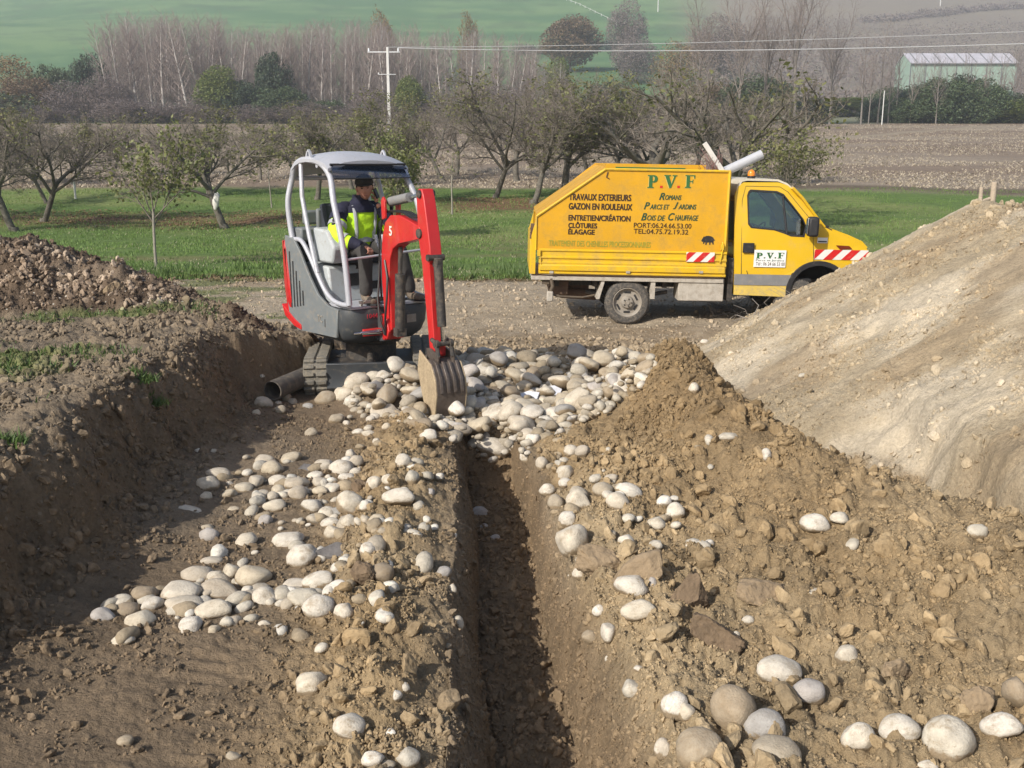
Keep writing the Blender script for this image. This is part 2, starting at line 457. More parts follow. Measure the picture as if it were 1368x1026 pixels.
def skin_mesh(name, pts, edges, mat, parent, sub=2, root=0, loc=None):
    """pts: (x,y,z,r) or (x,y,z,rx,ry) joints; a single continuous skinned surface"""
    me = bpy.data.meshes.new(name); bm = bmesh.new()
    L = bm.verts.layers.skin.verify()
    vs = []
    for i, q in enumerate(pts):
        v = bm.verts.new(q[:3]); v[L].radius = (q[3], q[4] if len(q) > 4 else q[3]); v[L].use_root = (i == root); vs.append(v)
    for a, b in edges: bm.edges.new((vs[a], vs[b]))
    bm.to_mesh(me); bm.free()
    o = bpy.data.objects.new(name, me); C.objects.link(o)
    sk = o.modifiers.new('s', 'SKIN'); sk.use_smooth_shade = True; sk.branch_smoothing = .4
    ss = o.modifiers.new('ss', 'SUBSURF'); ss.levels = sub; ss.render_levels = sub
    m2 = eval_mesh(o); bpy.data.objects.remove(o); bpy.data.meshes.remove(me)
    m2.name = name; m2.materials.clear(); m2.materials.append(M[mat])
    m2.polygons.foreach_set('use_smooth', [True] * len(m2.polygons)); m2.update()
    return link(name, m2, parent, loc)
_ico = {}
def ico(n):
    if n not in _ico:
        bm = bmesh.new(); bmesh.ops.create_icosphere(bm, subdivisions=n, radius=1)
        _ico[n] = (np.array([v.co[:] for v in bm.verts]), np.array([[v.index for v in f.verts] for f in bm.faces])); bm.free()
    return _ico[n]

# ------------------------------------------------------------------ noise
def _h(ix, iy, s):
    n = (ix.astype(np.int64) * 374761393 + iy.astype(np.int64) * 668265263 + s * 1442695041) & 0xffffffff
    n = ((n ^ (n >> 13)) * 1274126177) & 0xffffffff
    n = ((n ^ (n >> 16)) * 2246822519) & 0xffffffff
    return ((n ^ (n >> 15)) & 0xffffff) / float(0xffffff)
def vnoise(x, y, s=0):
    ix = np.floor(x); iy = np.floor(y); fx = x - ix; fy = y - iy
    fx = fx * fx * fx * (fx * (fx * 6 - 15) + 10); fy = fy * fy * fy * (fy * (fy * 6 - 15) + 10)
    a = _h(ix, iy, s); b = _h(ix + 1, iy, s); c = _h(ix, iy + 1, s); d = _h(ix + 1, iy + 1, s)
    return (a + (b - a) * fx + (c - a) * fy + (a - b - c + d) * fx * fy) * 2 - 1
def fbm(x, y, s=0, oct=4, rough=.55):
    t = 0; a = 1; k = 0
    for i in range(oct):
        t = t + a * vnoise(x, y, s + i * 17); k += a
        x, y = x * 1.62 + y * 1.18 + 3.1, y * 1.62 - x * 1.18 + 7.7; a *= rough
    return t / k
def lumps(x, y, cell, s=0, keep=.8):
    """clod-like bumps: half-domes of random radius, one per cell; result in units of height (m)"""
    gx = x / cell; gy = y / cell; ix = np.floor(gx); iy = np.floor(gy); out = np.zeros_like(x)
    for dx in (-1, 0, 1):
        for dy in (-1, 0, 1):
            jx = ix + dx; jy = iy + dy
            px = jx + .1 + .8 * _h(jx, jy, s); py = jy + .1 + .8 * _h(jx, jy, s + 1)
            r = (.25 + .5 * _h(jx, jy, s + 2) ** 1.5) * (_h(jx, jy, s + 3) < keep)
            d2 = (gx - px) ** 2 + (gy - py) ** 2
            q = np.sqrt(np.maximum(r * r - d2, 0)) * (.7 + .3 * _h(jx, jy, s + 4))
            out = np.maximum(out, q)
    return out * cell
def ss(a, b, x):
    t = np.clip((x - a) / (b - a), 0, 1); return t * t * (3 - 2 * t)
def seg_crest(X, Y, pts, slope, round_=.35):
    """height of a heap whose crest is a polyline of (x,y,z) with flanks of the given slope"""
    best = np.full_like(X, -1e9)
    for (x0, y0, z0), (x1, y1, z1) in zip(pts[:-1], pts[1:]):
        dx, dy = x1 - x0, y1 - y0; L2 = dx * dx + dy * dy
        t = np.clip(((X - x0) * dx + (Y - y0) * dy) / L2, 0, 1)
        d = np.hypot(X - x0 - t * dx, Y - y0 - t * dy)
        best = np.maximum(best, z0 + (z1 - z0) * t - slope * (np.sqrt(d * d + round_ ** 2) - round_))
    return best
def smax(a, b, k):
    h = np.clip(.5 + .5 * (a - b) / k, 0, 1)
    return b + (a - b) * h + k * h * (1 - h)

# ------------------------------------------------------------------ terrain
HX = [160, 200, 260, 320, 420, 560, 700, 780, 950]
HZ = [7.62, 10., 15.5, 24.5, 44., 76., 116., 130., 122.]
def far_z(X, Y):
    z = .06 * 3 * np.logaddexp(0, (Y - 33) / 3)
    w = ss(150, 190, Y)
    hz = np.interp(Y, HX, HZ) + w * (6 * vnoise(X / 170., Y / 150., 91) * ss(220, 380, Y) + 1.0 * vnoise(X / 40., Y / 40., 92))
    return z * (1 - w) + hz * w
RB = np.array([(.62, 2, .3), (.6, 3, .3), (.5, 4.5, .31), (.35, 6, .31), (.15, 8, .28), (1.2, 2, .26), (1.2, 3, .27), (1.15, 4, .30), (1.0, 5, .38), (.9, 6.5, .44), (.75, 8, .40), (1.1, 8.5, .62), (1.2, 7.3, .55), (1.5, 6.3, .50),
    (.6, 9.4, .25), (1.5, 8.75, .93), (1.48, 8.0, .88), (1.25, 8.8, .78), (1.72, 8.85, .80), (1.6, 7.2, .80), (1.9, 6.5, .70), (2.35, 5.9, .60), (3.4, 5.0, .70), (5, 4, 1.3),
    (1.85, 8.8, .62), (2.05, 8.6, .26), (2.12, 8.0, .16), (2.5, 7.3, .14), (2.7, 6.7, .14), (3.0, 6.15, .22), (2.3, 9.4, .2), (2.8, 8.2, .12), (3.0, 7.2, .12),
    (2, 3, .34), (3, 3, .6), (2.1, 4.4, .43), (4, 3, .95), (1.5, 10.1, .3), (1.5, 10.9, .12), (2.6, 11.2, .12), (0, 10.2, .2), (1.0, 12, .1), (2, 1.5, .3), (4.5, 1, 1.1), (3.8, 8, .5)])
def _tps(r2): return np.where(r2 > 1e-9, r2 * np.log(r2 + 1e-12), 0)
_n = len(RB)
_A = np.zeros((_n + 3, _n + 3)); _A[:_n, :_n] = _tps((RB[:, None, 0] - RB[None, :, 0]) ** 2 + (RB[:, None, 1] - RB[None, :, 1]) ** 2) + np.eye(_n) * .004
_A[:_n, _n] = 1; _A[:_n, _n + 1:] = RB[:, :2]; _A[_n, :_n] = 1; _A[_n + 1:, :_n] = RB[:, :2].T
_w = np.linalg.solve(_A, np.concatenate([RB[:, 2], [0, 0, 0]]))
def rbf(X, Y):
    r = _w[_n] + _w[_n + 1] * X + _w[_n + 2] * Y
    for i in range(_n): r = r + _w[i] * _tps((X - RB[i, 0]) ** 2 + (Y - RB[i, 1]) ** 2)
    return r
def trench_x(Y): return .10 - .065 * (Y - 4.09) + .02 * np.sin(Y * 2.1)
MOUND = [(5.85, 11.1, 2.26), (6.75, 7.0, 2.55), (7.8, 1.5, 2.8)]
LHEAP = [(-10, 12.0, 1.9), (-7, 11.6, 1.68), (-5.3, 11.2, 1.6), (-4.1, 10.9, 1.25), (-3.1, 10.6, .95)]
def height(X, Y, detail=True):
    X = np.asarray(X, float); Y = np.asarray(Y, float); sh = X.shape
    X = X.ravel(); Y = Y.ravel()
    near = (np.abs(X) < 16) & (Y < 26)
    z = far_z(X, Y)
    z += .10 * fbm(X / 6, Y / 6, 5, 3) * ss(18, 30, Y) * (Y < 400)
    info = {k: np.zeros_like(X) for k in ('loose', 'mound', 'apron', 'heap', 'bench', 'trench', 'stoneheap', 'wall', 'road')}
    i = np.where(near)[0]; x = X[i]; y = Y[i]
    wob = .12 * fbm(x / .8, y / .8, 21, 3) + .06 * fbm(x / .2, y / .2, 22, 2)
    # pit floor and left bench
    pit = .27 * (1 - ss(11.0, 13.5, y)) + .02 * fbm(x / .9, y / .9, 3, 3)
    xe = -2.5 + .62 * ss(8.8, 10.6, y) + wob - .25 * ss(3.6, 1.5, y)
    benchz = (.86 + .05 * fbm(x / 1.6, y / 1.6, 9, 3) + .05 * ss(-6, -2.6, x)) * (1 - ss(10.3, 14.5, y) * .97)
    benchz = benchz - .35 * ss(9.0, 10.8, y) * ss(-3.4, -2.4, x) * (1 - ss(10.8, 12.5, y))
    benchz = .30 + (benchz - .30) * ss(2.6, 4.4, y + .35 * (x + 2.6))
    benchz = benchz * (1 - ss(12.5, 14.5, y))
    onb = ss(.20, -.34, x - xe)
    toe = .10 * ss(.55, .05, x - xe) * (y < 11)
    z0 = pit + toe + (benchz - pit) * onb ** 1.15
    wall = np.exp(-((x - xe) / .22) ** 2) * (y < 11.5)
    # left heap on the bench
    lh = seg_crest(x, y, LHEAP, .62, .3) + .10 * fbm(x / .7, y / .7, 31, 4)
    lhm = ss(-.02, .06, lh - z0)
    z0 = smax(lh, z0, .08)
    # right apron
    ap = rbf(x, y) 
    wr = ss(.18, .45, x - trench_x(y)) * (1 - ss(11, 13.5, y))
    wr = wr * ss(-2, 1, y + 3)
    ap = ap + (.055 * fbm(x / .45, y / .45, 58, 4, .6) + .03 * fbm(x / .13, y / .13, 59, 3)) * ss(.5, 1.0, x)
    z1 = z0 * (1 - wr) + ap * wr
    # spoil strip left of trench
    d = x - trench_x(y)
    z1 = z1 + (.13 + .05 * fbm(x / .5, y / .5, 41, 3)) * np.exp(-((d + .72) / .30) ** 2) * ss(8.9, 8.0, y)
    z1 = z1 + .06 * np.exp(-((d - .62) / .22) ** 2) * ss(8.6, 7.5, y)
    # stone heap swell
    sh_ = .26 * np.exp(-(((x + 1.0) / .55) ** 2 + ((y - 9.3) / .38) ** 2)) + .22 * np.exp(-(((x - .35) / .95) ** 2 + ((y - 10.6) / .75) ** 2)) + .12 * np.exp(-(((x - 1.2) / .4) ** 2 + ((y - 11.2) / .5) ** 2))
    z1 = z1 + sh_
    # pale mound
    mo = seg_crest(x, y, MOUND, .63, .5) + .07 * fbm(x / 1.1, y / 1.1, 51, 4)
    mo = np.minimum(mo, 2.02 + .14 * fbm(x / .4, y / .4, 52, 4) + .25 * ss(5.6, 7.5, x))
    mo = mo - (.30 + .1 * fbm(x / .3, y / .3, 53, 3)) * ss(.66, .50, mo + .1 * fbm(x / .4, y / .4, 54, 3)) * ss(5.4, 6.0, y) * ss(8.6, 7.6, y)
    # small scarp at the toe beside the loose ridge
    mm = ss(-.03, .10, mo - z1) * ss(1.5, 2.4, x)
    z2 = np.where(x > 1.5, smax(mo, z1, .10), z1)
    # trench
    rz = z2.copy()
    floor = -.2 + .03 * fbm(x / .3, y / .3, 61, 3) + ss(8.0, 8.75, y) * .42
    rw = .07 + .26 * ss(6.8, 3.2, y) + .04 * fbm(x * 0 + 3, y / .35, 63, 3)
    lw = .14 + .09 * ss(6.5, 3.2, y) + .04 * fbm(x * 0 + 9, y / .35, 64, 3)
    hw = .2 + .012 * fbm(x * 0, y / .25, 65, 2)
    s = np.where(d > 0, (d - hw) / rw, (-d - hw) / lw); s = np.clip(s, 0, 1)
    s = np.where(d > 0, s ** .75, s ** .55)
    tm = (1 - ss(8.6, 8.95, y))
    z3 = rz + (floor + (rz - floor) * s - rz) * tm
    trench = (1 - s) * tm
    # fine detail
    loose = np.clip(wr * (1 - mm) * 1.0 + np.exp(-((d + .75) / .42) ** 2) * ss(8.9, 8.2, y) + lhm * 1.0 + onb * .65 * (y < 12) + wall * .8, 0, 1)
    loose = np.where(trench > .02, .25 * loose, loose)
    road = ss(11.3, 12.5, y) * (1 - mm) * (1 - lhm)
    loose = loose * (1 - road)
    if detail:
        fl = fbm(x / .35, y / .35, 71, 3)
        z3 = z3 + loose * (lumps(x, y, .16, 100, .55) * .55 + lumps(x, y, .07, 110, .8) * .75 + lumps(x, y, .032, 120, .85) * .8 + .025 * fl + .014 * fbm(x / .045, y / .045, 74, 3, .7) - .03)
        flat = (1 - loose) * (1 - mm) * (1 - np.clip(trench * 3, 0, 1))
        z3 = z3 + flat * (lumps(x, y, .05, 130, .45) * .35 + .014 * fbm(x / .16, y / .16, 72, 4) + lumps(x, y, .25, 135, .25) * .10 * (1 - road))
        # tyre ruts in the dirt track and track prints in the pit
        z3 = z3 + road * (y < 20.5) * (.03 * vnoise(x / 2.5, y / .35, 141) + .02 * fbm(x / .5, y / .3, 142, 3))
        prints = np.exp(-((x + 1.15 + .12 * y - .35) / .33) ** 2) * ss(5.2, 4.6, y) * (x > -2.2)
        z3 = z3 + prints * .010 * np.sin((y + .15 * x) * 62 + 1.5 * fbm(x / .3, y / .3, 143, 2)) * ss(-.25, .25, fbm(x / .35, y / .5, 144, 3))
        # streaks running down the pale mound
        u = (x * .95 - y * .3); v = (x * .3 + y * .95)
        z3 = z3 + mm * (.05 * fbm(u / .9, v / .45, 151, 5, .62) + .022 * fbm(u / .22, v / .10, 152, 4) + .03 * fbm(x / .25, y / .25, 155, 4) * ss(-.1, .3, fbm(x / .9, y / .6, 157, 3)) + lumps(x, y, .045, 153, .8) * .55 * ss(-.3, .15, fbm(x / .7, y / .7, 154, 3)) + lumps(x, y, .11, 158, .35) * .4 * ss(0, .3, fbm(x / .9, y / .6, 159, 3)) + lumps(x, y, .2, 156, .2) * .25 * ss(1.85, 2.1, mo))
        z3 = z3 + np.clip(trench * 4, 0, 1) * ((.03 * fbm(x / .12, y / .12, 161, 4)) + lumps(x, y, .09, 162, .6) * .4 * (np.abs(d) < .2))
        z3 = z3 + ((trench > .02) & (trench < .98)) * (.06 * fbm(x / .1, y / .16, 163, 4) + lumps(x, y, .11, 164, .5) * .5)
        # clods and rubble on the left heap
        z3 = z3 + lhm * lumps(x, y, .22, 171, .4) * .5
    w = ss(26, 21, y) * ss(16, 11, np.abs(x))
    z[i] = z[i] * (1 - w) + z3 * w
    for k, a in (('loose', loose), ('mound', mm), ('apron', wr * (1 - mm)), ('heap', lhm), ('bench', onb), ('trench', trench), ('stoneheap', np.clip(sh_ * 5, 0, 1)), ('wall', wall), ('road', road)):
        info[k][i] = a * w
    return z.reshape(sh), {k: a.reshape(sh) for k, a in info.items()}
def mixv(a, b, t): return a + (b - a) * t[:, None]
def colour(X, Y, Z, I):
    """material colour of the soil / vegetation at each point + fleck masks"""
    n = len(X); c = np.tile(np.array([.205, .155, .105]), (n, 1))
    f1 = fbm(X / 1.5, Y / 1.5, 201, 4); f2 = fbm(X / .4, Y / .4, 202, 3); f3 = fbm(X / 7, Y / 4, 203, 4)
    c = mixv(c, np.array([.265, .21, .15]), ss(-.2, .5, f1))
    bench = np.array([.225, .18, .13]); c = mixv(c, bench, I['bench'])
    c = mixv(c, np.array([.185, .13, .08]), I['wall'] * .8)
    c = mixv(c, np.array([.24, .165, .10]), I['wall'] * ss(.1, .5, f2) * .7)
    road = np.array([.36, .30, .225]); rd = mixv(np.tile(road, (n, 1)), np.array([.27, .215, .15]), ss(0., .5, f3 + .4 * f2) )
    c = c * (1 - I['road'][:, None]) + rd * I['road'][:, None]
    ap = mixv(np.tile(np.array([.315, .232, .135]), (n, 1)), np.array([.38, .298, .19]), ss(-.2, .5, f1))
    k = np.clip(np.maximum(I['apron'], I['loose'] * (X > -1.7) * (X < 1) * (Y < 9) * 1.0), 0, 1)
    k = k * (1 - I['trench'] * .5)
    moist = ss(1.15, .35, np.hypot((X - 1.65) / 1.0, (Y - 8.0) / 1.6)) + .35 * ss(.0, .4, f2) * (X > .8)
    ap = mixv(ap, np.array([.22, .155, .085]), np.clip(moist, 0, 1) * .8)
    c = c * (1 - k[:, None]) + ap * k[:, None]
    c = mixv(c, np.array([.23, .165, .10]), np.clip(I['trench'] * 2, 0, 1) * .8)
    mo = mixv(np.tile(np.array([.41, .34, .24]), (n, 1)), np.array([.54, .47, .365]), ss(-.2, .4, fbm((X * .95 - Y * .3) / 1.0, (X * .3 + Y * .95) / .6, 205, 5)))
    mo = mixv(mo, np.array([.34, .265, .175]), ss(.05, .45, fbm(X / .9, Y / .7, 206, 4)) * .75)
    c = c * (1 - I['mound'][:, None]) + mo * I['mound'][:, None]
    hp = mixv(np.tile(np.array([.125, .092, .066]), (n, 1)), np.array([.20, .155, .115]), ss(0, .4, f2))
    c = c * (1 - I['heap'][:, None]) + hp * I['heap'][:, None]
    # patchy green on the bench
    g = ss(.02, .3, fbm(X / .9, Y / .6, 207, 3)) * I['bench'] * ss(-3.0, -3.8, X) * (1 - I['heap']) * ss(6.0, 7.5, Y)
    c = mixv(c, np.array([.10, .13, .04]), g * .75)
    # meadow
    edge = 21.3 + .8 * fbm(X / 3, Y * 0, 208, 3) + .3 * f2
    gm = ss(-.25, .25, Y - edge)
    gr = mixv(np.tile(np.array([.115, .18, .05]), (n, 1)), np.array([.19, .23, .08]), ss(-.1, .5, f3))
    gr = mixv(gr, np.array([.20, .17, .09]), ss(.12, .5, fbm(X / 5, Y / 1.6, 209, 4)) * ss(21, 24, Y) * ss(36, 28, Y) * .6)
    gr = mixv(gr, np.array([.12, .075, .045]), ss(.9, .1, np.abs(Y - edge)) * .85)
    lit = (ss(34, 36.5, Y) * ss(41, 38, Y) * ss(-4, -8, X) + ss(40, 41.5, Y) * ss(46.5, 44.5, Y) * ss(-4, -2, X) * ss(8, 5, X))
    gr = mixv(gr, np.array([.17, .10, .06]), np.clip(lit * (.75 + .6 * f1), 0, 1))
    c = c * (1 - gm[:, None]) + gr * gm[:, None]
    # stubble field
    fe = 50.5 + 1.0 * fbm(X / 6, Y * 0, 211, 3) - 3.5 * ss(10, 22, X)
    sm = ss(-1.2, 1.2, Y - fe)
    st = mixv(np.tile(np.array([.225, .175, .135]), (n, 1)), np.array([.29, .24, .19]), ss(-.2, .5, fbm(X / 22, Y / 9, 212, 3)))
    dk = ss(2.5, .5, np.abs(Y - fe - 2.0)) * ss(4, 12, X); st = mixv(st, np.array([.11, .085, .06]), dk * .8)
    pth = ss(2.2, .9, np.abs(Y - (72 + (X - 4) * 1.18)) ) * (X > 4) * (X < 75); st = mixv(st, np.array([.33, .28, .21]), pth * .8)
    c = c * (1 - sm[:, None]) + st * sm[:, None]
    # valley floor and hill
    hm = ss(158, 164, Y)
    hg = mixv(np.tile(np.array([.075, .16, .065]), (n, 1)), np.array([.14, .23, .095]), ss(-.3, .35, fbm(X / 90, Y / 22, 213, 5, .65)))
    hg = mixv(hg, np.array([.07, .12, .06]), ss(.15, .4, fbm(X / 25, Y / 12, 216, 4)) * .5)
    wood = ss(-10, 30, X - 60 + 25 * fbm(X / 60, Y / 60, 214, 3)) * ss(700, 250, Y)
    hg = mixv(hg, np.array([.24, .19, .165]), np.clip(ss(40, 95, X - .12 * (Y - 300)), 0, 1) * .85)
    c = c * (1 - hm[:, None]) + hg * hm[:, None]
    fA = sm * (1 - hm) * (1 - dk * .8) * (1 - pth * .7)
    fB = np.clip(I['road'] * (1 - gm) * .9 + .25 * I['bench'] + I['heap'] * .8, 0, 1) * (1 - sm)
    return c, fA, fB, gm, sm, hm

ang1 = np.radians(np.arange(-31, 31.001, .068))
angL = np.radians(np.concatenate([np.arange(-180, -60, 5.), np.arange(-60, -31, .5)]))
angs = np.concatenate([angL, ang1, -angL[::-1][:-1]])
rad = np.concatenate([np.arange(.3, 2.2, .1), np.exp(np.arange(math.log(2.3), math.log(24), .0037)), np.exp(np.arange(math.log(24.1), math.log(960), .012))])
A_, R_ = np.meshgrid(angs, rad)
GX = np.sin(A_) * R_; GY = np.cos(A_) * R_
GZ, GI = height(GX, GY)
nr, nc = GX.shape
gv = np.stack([GX.ravel(), GY.ravel(), GZ.ravel()], 1)
gI = {k: a.ravel() for k, a in GI.items()}
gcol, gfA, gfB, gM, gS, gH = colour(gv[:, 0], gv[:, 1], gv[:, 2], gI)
idx = np.arange(nr * nc).reshape(nr, nc)
nxt = np.roll(idx, -1, axis=1)
fa = np.stack([idx[:-1], nxt[:-1], nxt[1:], idx[1:]], -1).reshape(-1, 4)
fa = fa[:, ::-1]
fc = fa[:, 0]
zone = np.zeros(len(fc), int)
zone[(gI['road'][fc] > .5)] = 1
zone[gv[fc, 1] > 13.5] = 1
zone[gM[fc] > .5] = 2
zone[gS[fc] > .5] = 3
zone[gH[fc] > .5] = 4
zone[(gI['mound'][fc] > .5) & (gM[fc] < .5)] = 5
zone[(gI['apron'][fc] > .6) & (zone == 0) & (gI['trench'][fc] < .3)] = 6
zone[(gI['heap'][fc] > .5) & (zone < 2)] = 7
for zi, nm in enumerate(['ground', 'dirt_track', 'meadow', 'stubble_field', 'hillside', 'earth_mound', 'spoil_heap', 'rubble_heap']):
    f = fa[zone == zi]
    if not len(f): continue
    u, inv = np.unique(f, return_inverse=True)
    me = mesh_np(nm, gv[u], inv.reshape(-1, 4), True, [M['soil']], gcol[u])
    for an, arr in (('fleckA', gfA), ('fleckB', gfB)):
        a = me.attributes.new(an, 'FLOAT', 'POINT'); a.data.foreach_set('value', arr[u].astype(np.float32))
    tag(link(nm, me), kind='structure')
del A_, R_

def hit(px, py):
    """where pixel rays meet the ground (vectorised)"""
    px = np.asarray(px, float); py = np.asarray(py, float)
    d = np.stack([(px - 684) / FPX, cp - (py - 513) / FPX * sp, -sp - (py - 513) / FPX * cp], 1)
    ts = np.exp(np.linspace(math.log(2.2), math.log(60), 500))
    P = d[:, None, :] * ts[None, :, None]; P[..., 2] += CAM_H
    hz, _ = height(P[..., 0], P[..., 1], False)
    below = P[..., 2] < hz
    k = np.argmax(below, axis=1)
    k = np.where(below.any(1), k, 499)
    return P[np.arange(len(px)), k]
def gz(x, y, detail=False):
    return float(height(np.array([x]), np.array([y]), detail)[0][0])
# ------------------------------------------------------------------ cobbles
# (px, py, width px, height px, tone, special label)   tone: w whitish, m mixed, t tan and earthy, g grey
ST = """276 647 32 22 m|291 634 32 18 m|276 664 18 14 w|249 681 37 10 m|280 715 29 20 g|276 705 18 9 m|328 723 29 22 m|312 681 17 9 m|353 696 20 21 g|366 677 30 18 m|386 723 46 24 w
402 744 43 33 w|283 750 30 13 m|262 768 44 22 m|288 771 24 18 w|309 766 26 24 w|338 772 50 28 m|241 793 52 34 m|293 789 56 28 m|331 790 18 16 m|354 798 37 24 w|246 810 50 24 m|287 816 54 28 w
386 793 30 18 w|409 800 50 25 w|426 812 46 34 w|395 781 36 14 m|426 776 46 22 w|459 818 28 26 w|452 784 28 18 w|451 759 20 15 w|353 615 26 16 m|388 612 29 16 m|363 627 30 24 m|433 622 28 18 m
455 626 34 24 w|468 607 14 20 w|476 617 22 18 m|370 644 28 17 m|396 647 38 20 m|421 636 22 13 m|426 645 22 12 m|428 656 22 13 m|397 660 25 21 m|371 657 20 17 m|349 661 21 13 m|325 652 24 14 m
305 660 20 14 m|342 644 20 18 m|330 632 14 11 m|307 648 14 10 m|363 664 16 13 m|407 657 16 13 m|445 653 24 14 m|464 639 26 14 w|475 630 16 11 w|499 647 24 24 m|518 642 18 18 m|538 618 24 22 m
550 634 20 36 w|416 676 30 18 w|437 686 24 20 w|468 673 40 34 w|467 698 24 20 w|451 685 18 16 g|441 699 26 14 w|418 692 19 11 m|445 713 26 20 w|487 676 16 16 w|503 694 22 15 m|534 665 47 24 w
491 736 24 21 w|512 710 15 12 m|542 705 16 11 w|416 579 18 15 m|478 577 16 8 w|492 572 12 9 w|492 580 18 10 w|503 590 11 11 w|516 570 12 10 m|264 602 9 6 m|285 603 9 7 w|463 566 12 9 m|450 560 20 13 m
136 822 32 18 g|161 805 32 18 m|168 815 33 20 t|193 795 38 24 t|185 830 42 26 m|202 808 30 22 w|163 856 32 17 m|255 837 34 28 w|416 914 46 34 w|286 842 18 15 m|312 831 24 16 m|167 990 22 14 t|467 972 44 34 w
312 1012 22 12 m|354 835 20 11 m|56 736 16 8 m|80 878 12 9 t|544 1012 34 28 w|497 1015 30 22 w|516 1024 24 14 m|461 816 20 16 w|510 765 34 26 t|540 919 15 15 w|531 930 14 14 w|520 979 22 9 w
605 786 13 22 w|610 831 18 30 w|593 765 20 18 g|574 659 16 18 g|607 715 8 14 w|478 771 14 10 m|519 827 12 12 w|641 685 24 16 g|647 704 12 9 g|662 719 14 10 g
731 655 22 18 w|742 672 22 22 m|773 669 34 30 w|760 694 27 24 w|767 722 48 40 w|755 646 20 13 w|806 655 28 22 m|825 670 32 22 m|840 657 38 22 w|887 670 20 16 w|903 683 24 23 m|877 700 26 18 w
836 722 22 15 m|817 713 14 10 m|774 766 20 18 w|763 771 10 10 w|844 784 48 30 w|855 816 50 28 w|872 778 14 20 g|814 844 22 34 w|789 850 25 18 t|800 816 18 20 w|845 921 26 32 w|902 942 36 38 w
885 1000 24 30 m|853 893 14 9 w|812 880 8 12 w|883 848 16 20 m|894 824 18 14 m|756 633 26 26 w|724 620 18 18 m|704 610 20 18 w|713 588 22 18 w|686 595 14 10 w|686 578 17 15 m|763 603 22 16 w
778 603 20 18 m|814 610 24 9 w|663 571 16 12 m|636 593 22 18 m|636 577 18 14 m|648 583 13 14 g|588 637 13 12 w|573 582 24 17 w|774 540 30 19 w|942 457 12 9 w|927 518 14 20 w|1072 502 10 8 w
972 583 28 12 w|1024 605 15 30 w|1090 701 40 28 w|1308 710 30 22 w|947 727 14 13 w|1082 794 34 14 m|816 640 20 14 m|1043 898 66 38 w|1082 925 46 32 g|981 950 62 58 t|1021 970 56 42 g|1037 1008 66 38 m
1146 985 46 38 w|1202 975 56 36 w|1208 1000 30 14 m|1270 992 72 60 w|1340 971 54 34 w|1358 922 34 48 t|1131 876 30 28 w|983 848 11 10 w|1000 829 18 13 w|935 1000 60 62 t|918 953 24 24 m|1240 1023 26 12 w
351 539 26 17 m|343 552 12 10 m|374 548 16 13 m|390 537 15 11 m|383 531 14 12 t|435 533 30 22 t|461 527 32 21 m|412 543 16 9 g|449 560 20 15 m|372 539 9 8 m|350 503 7 6 m"""
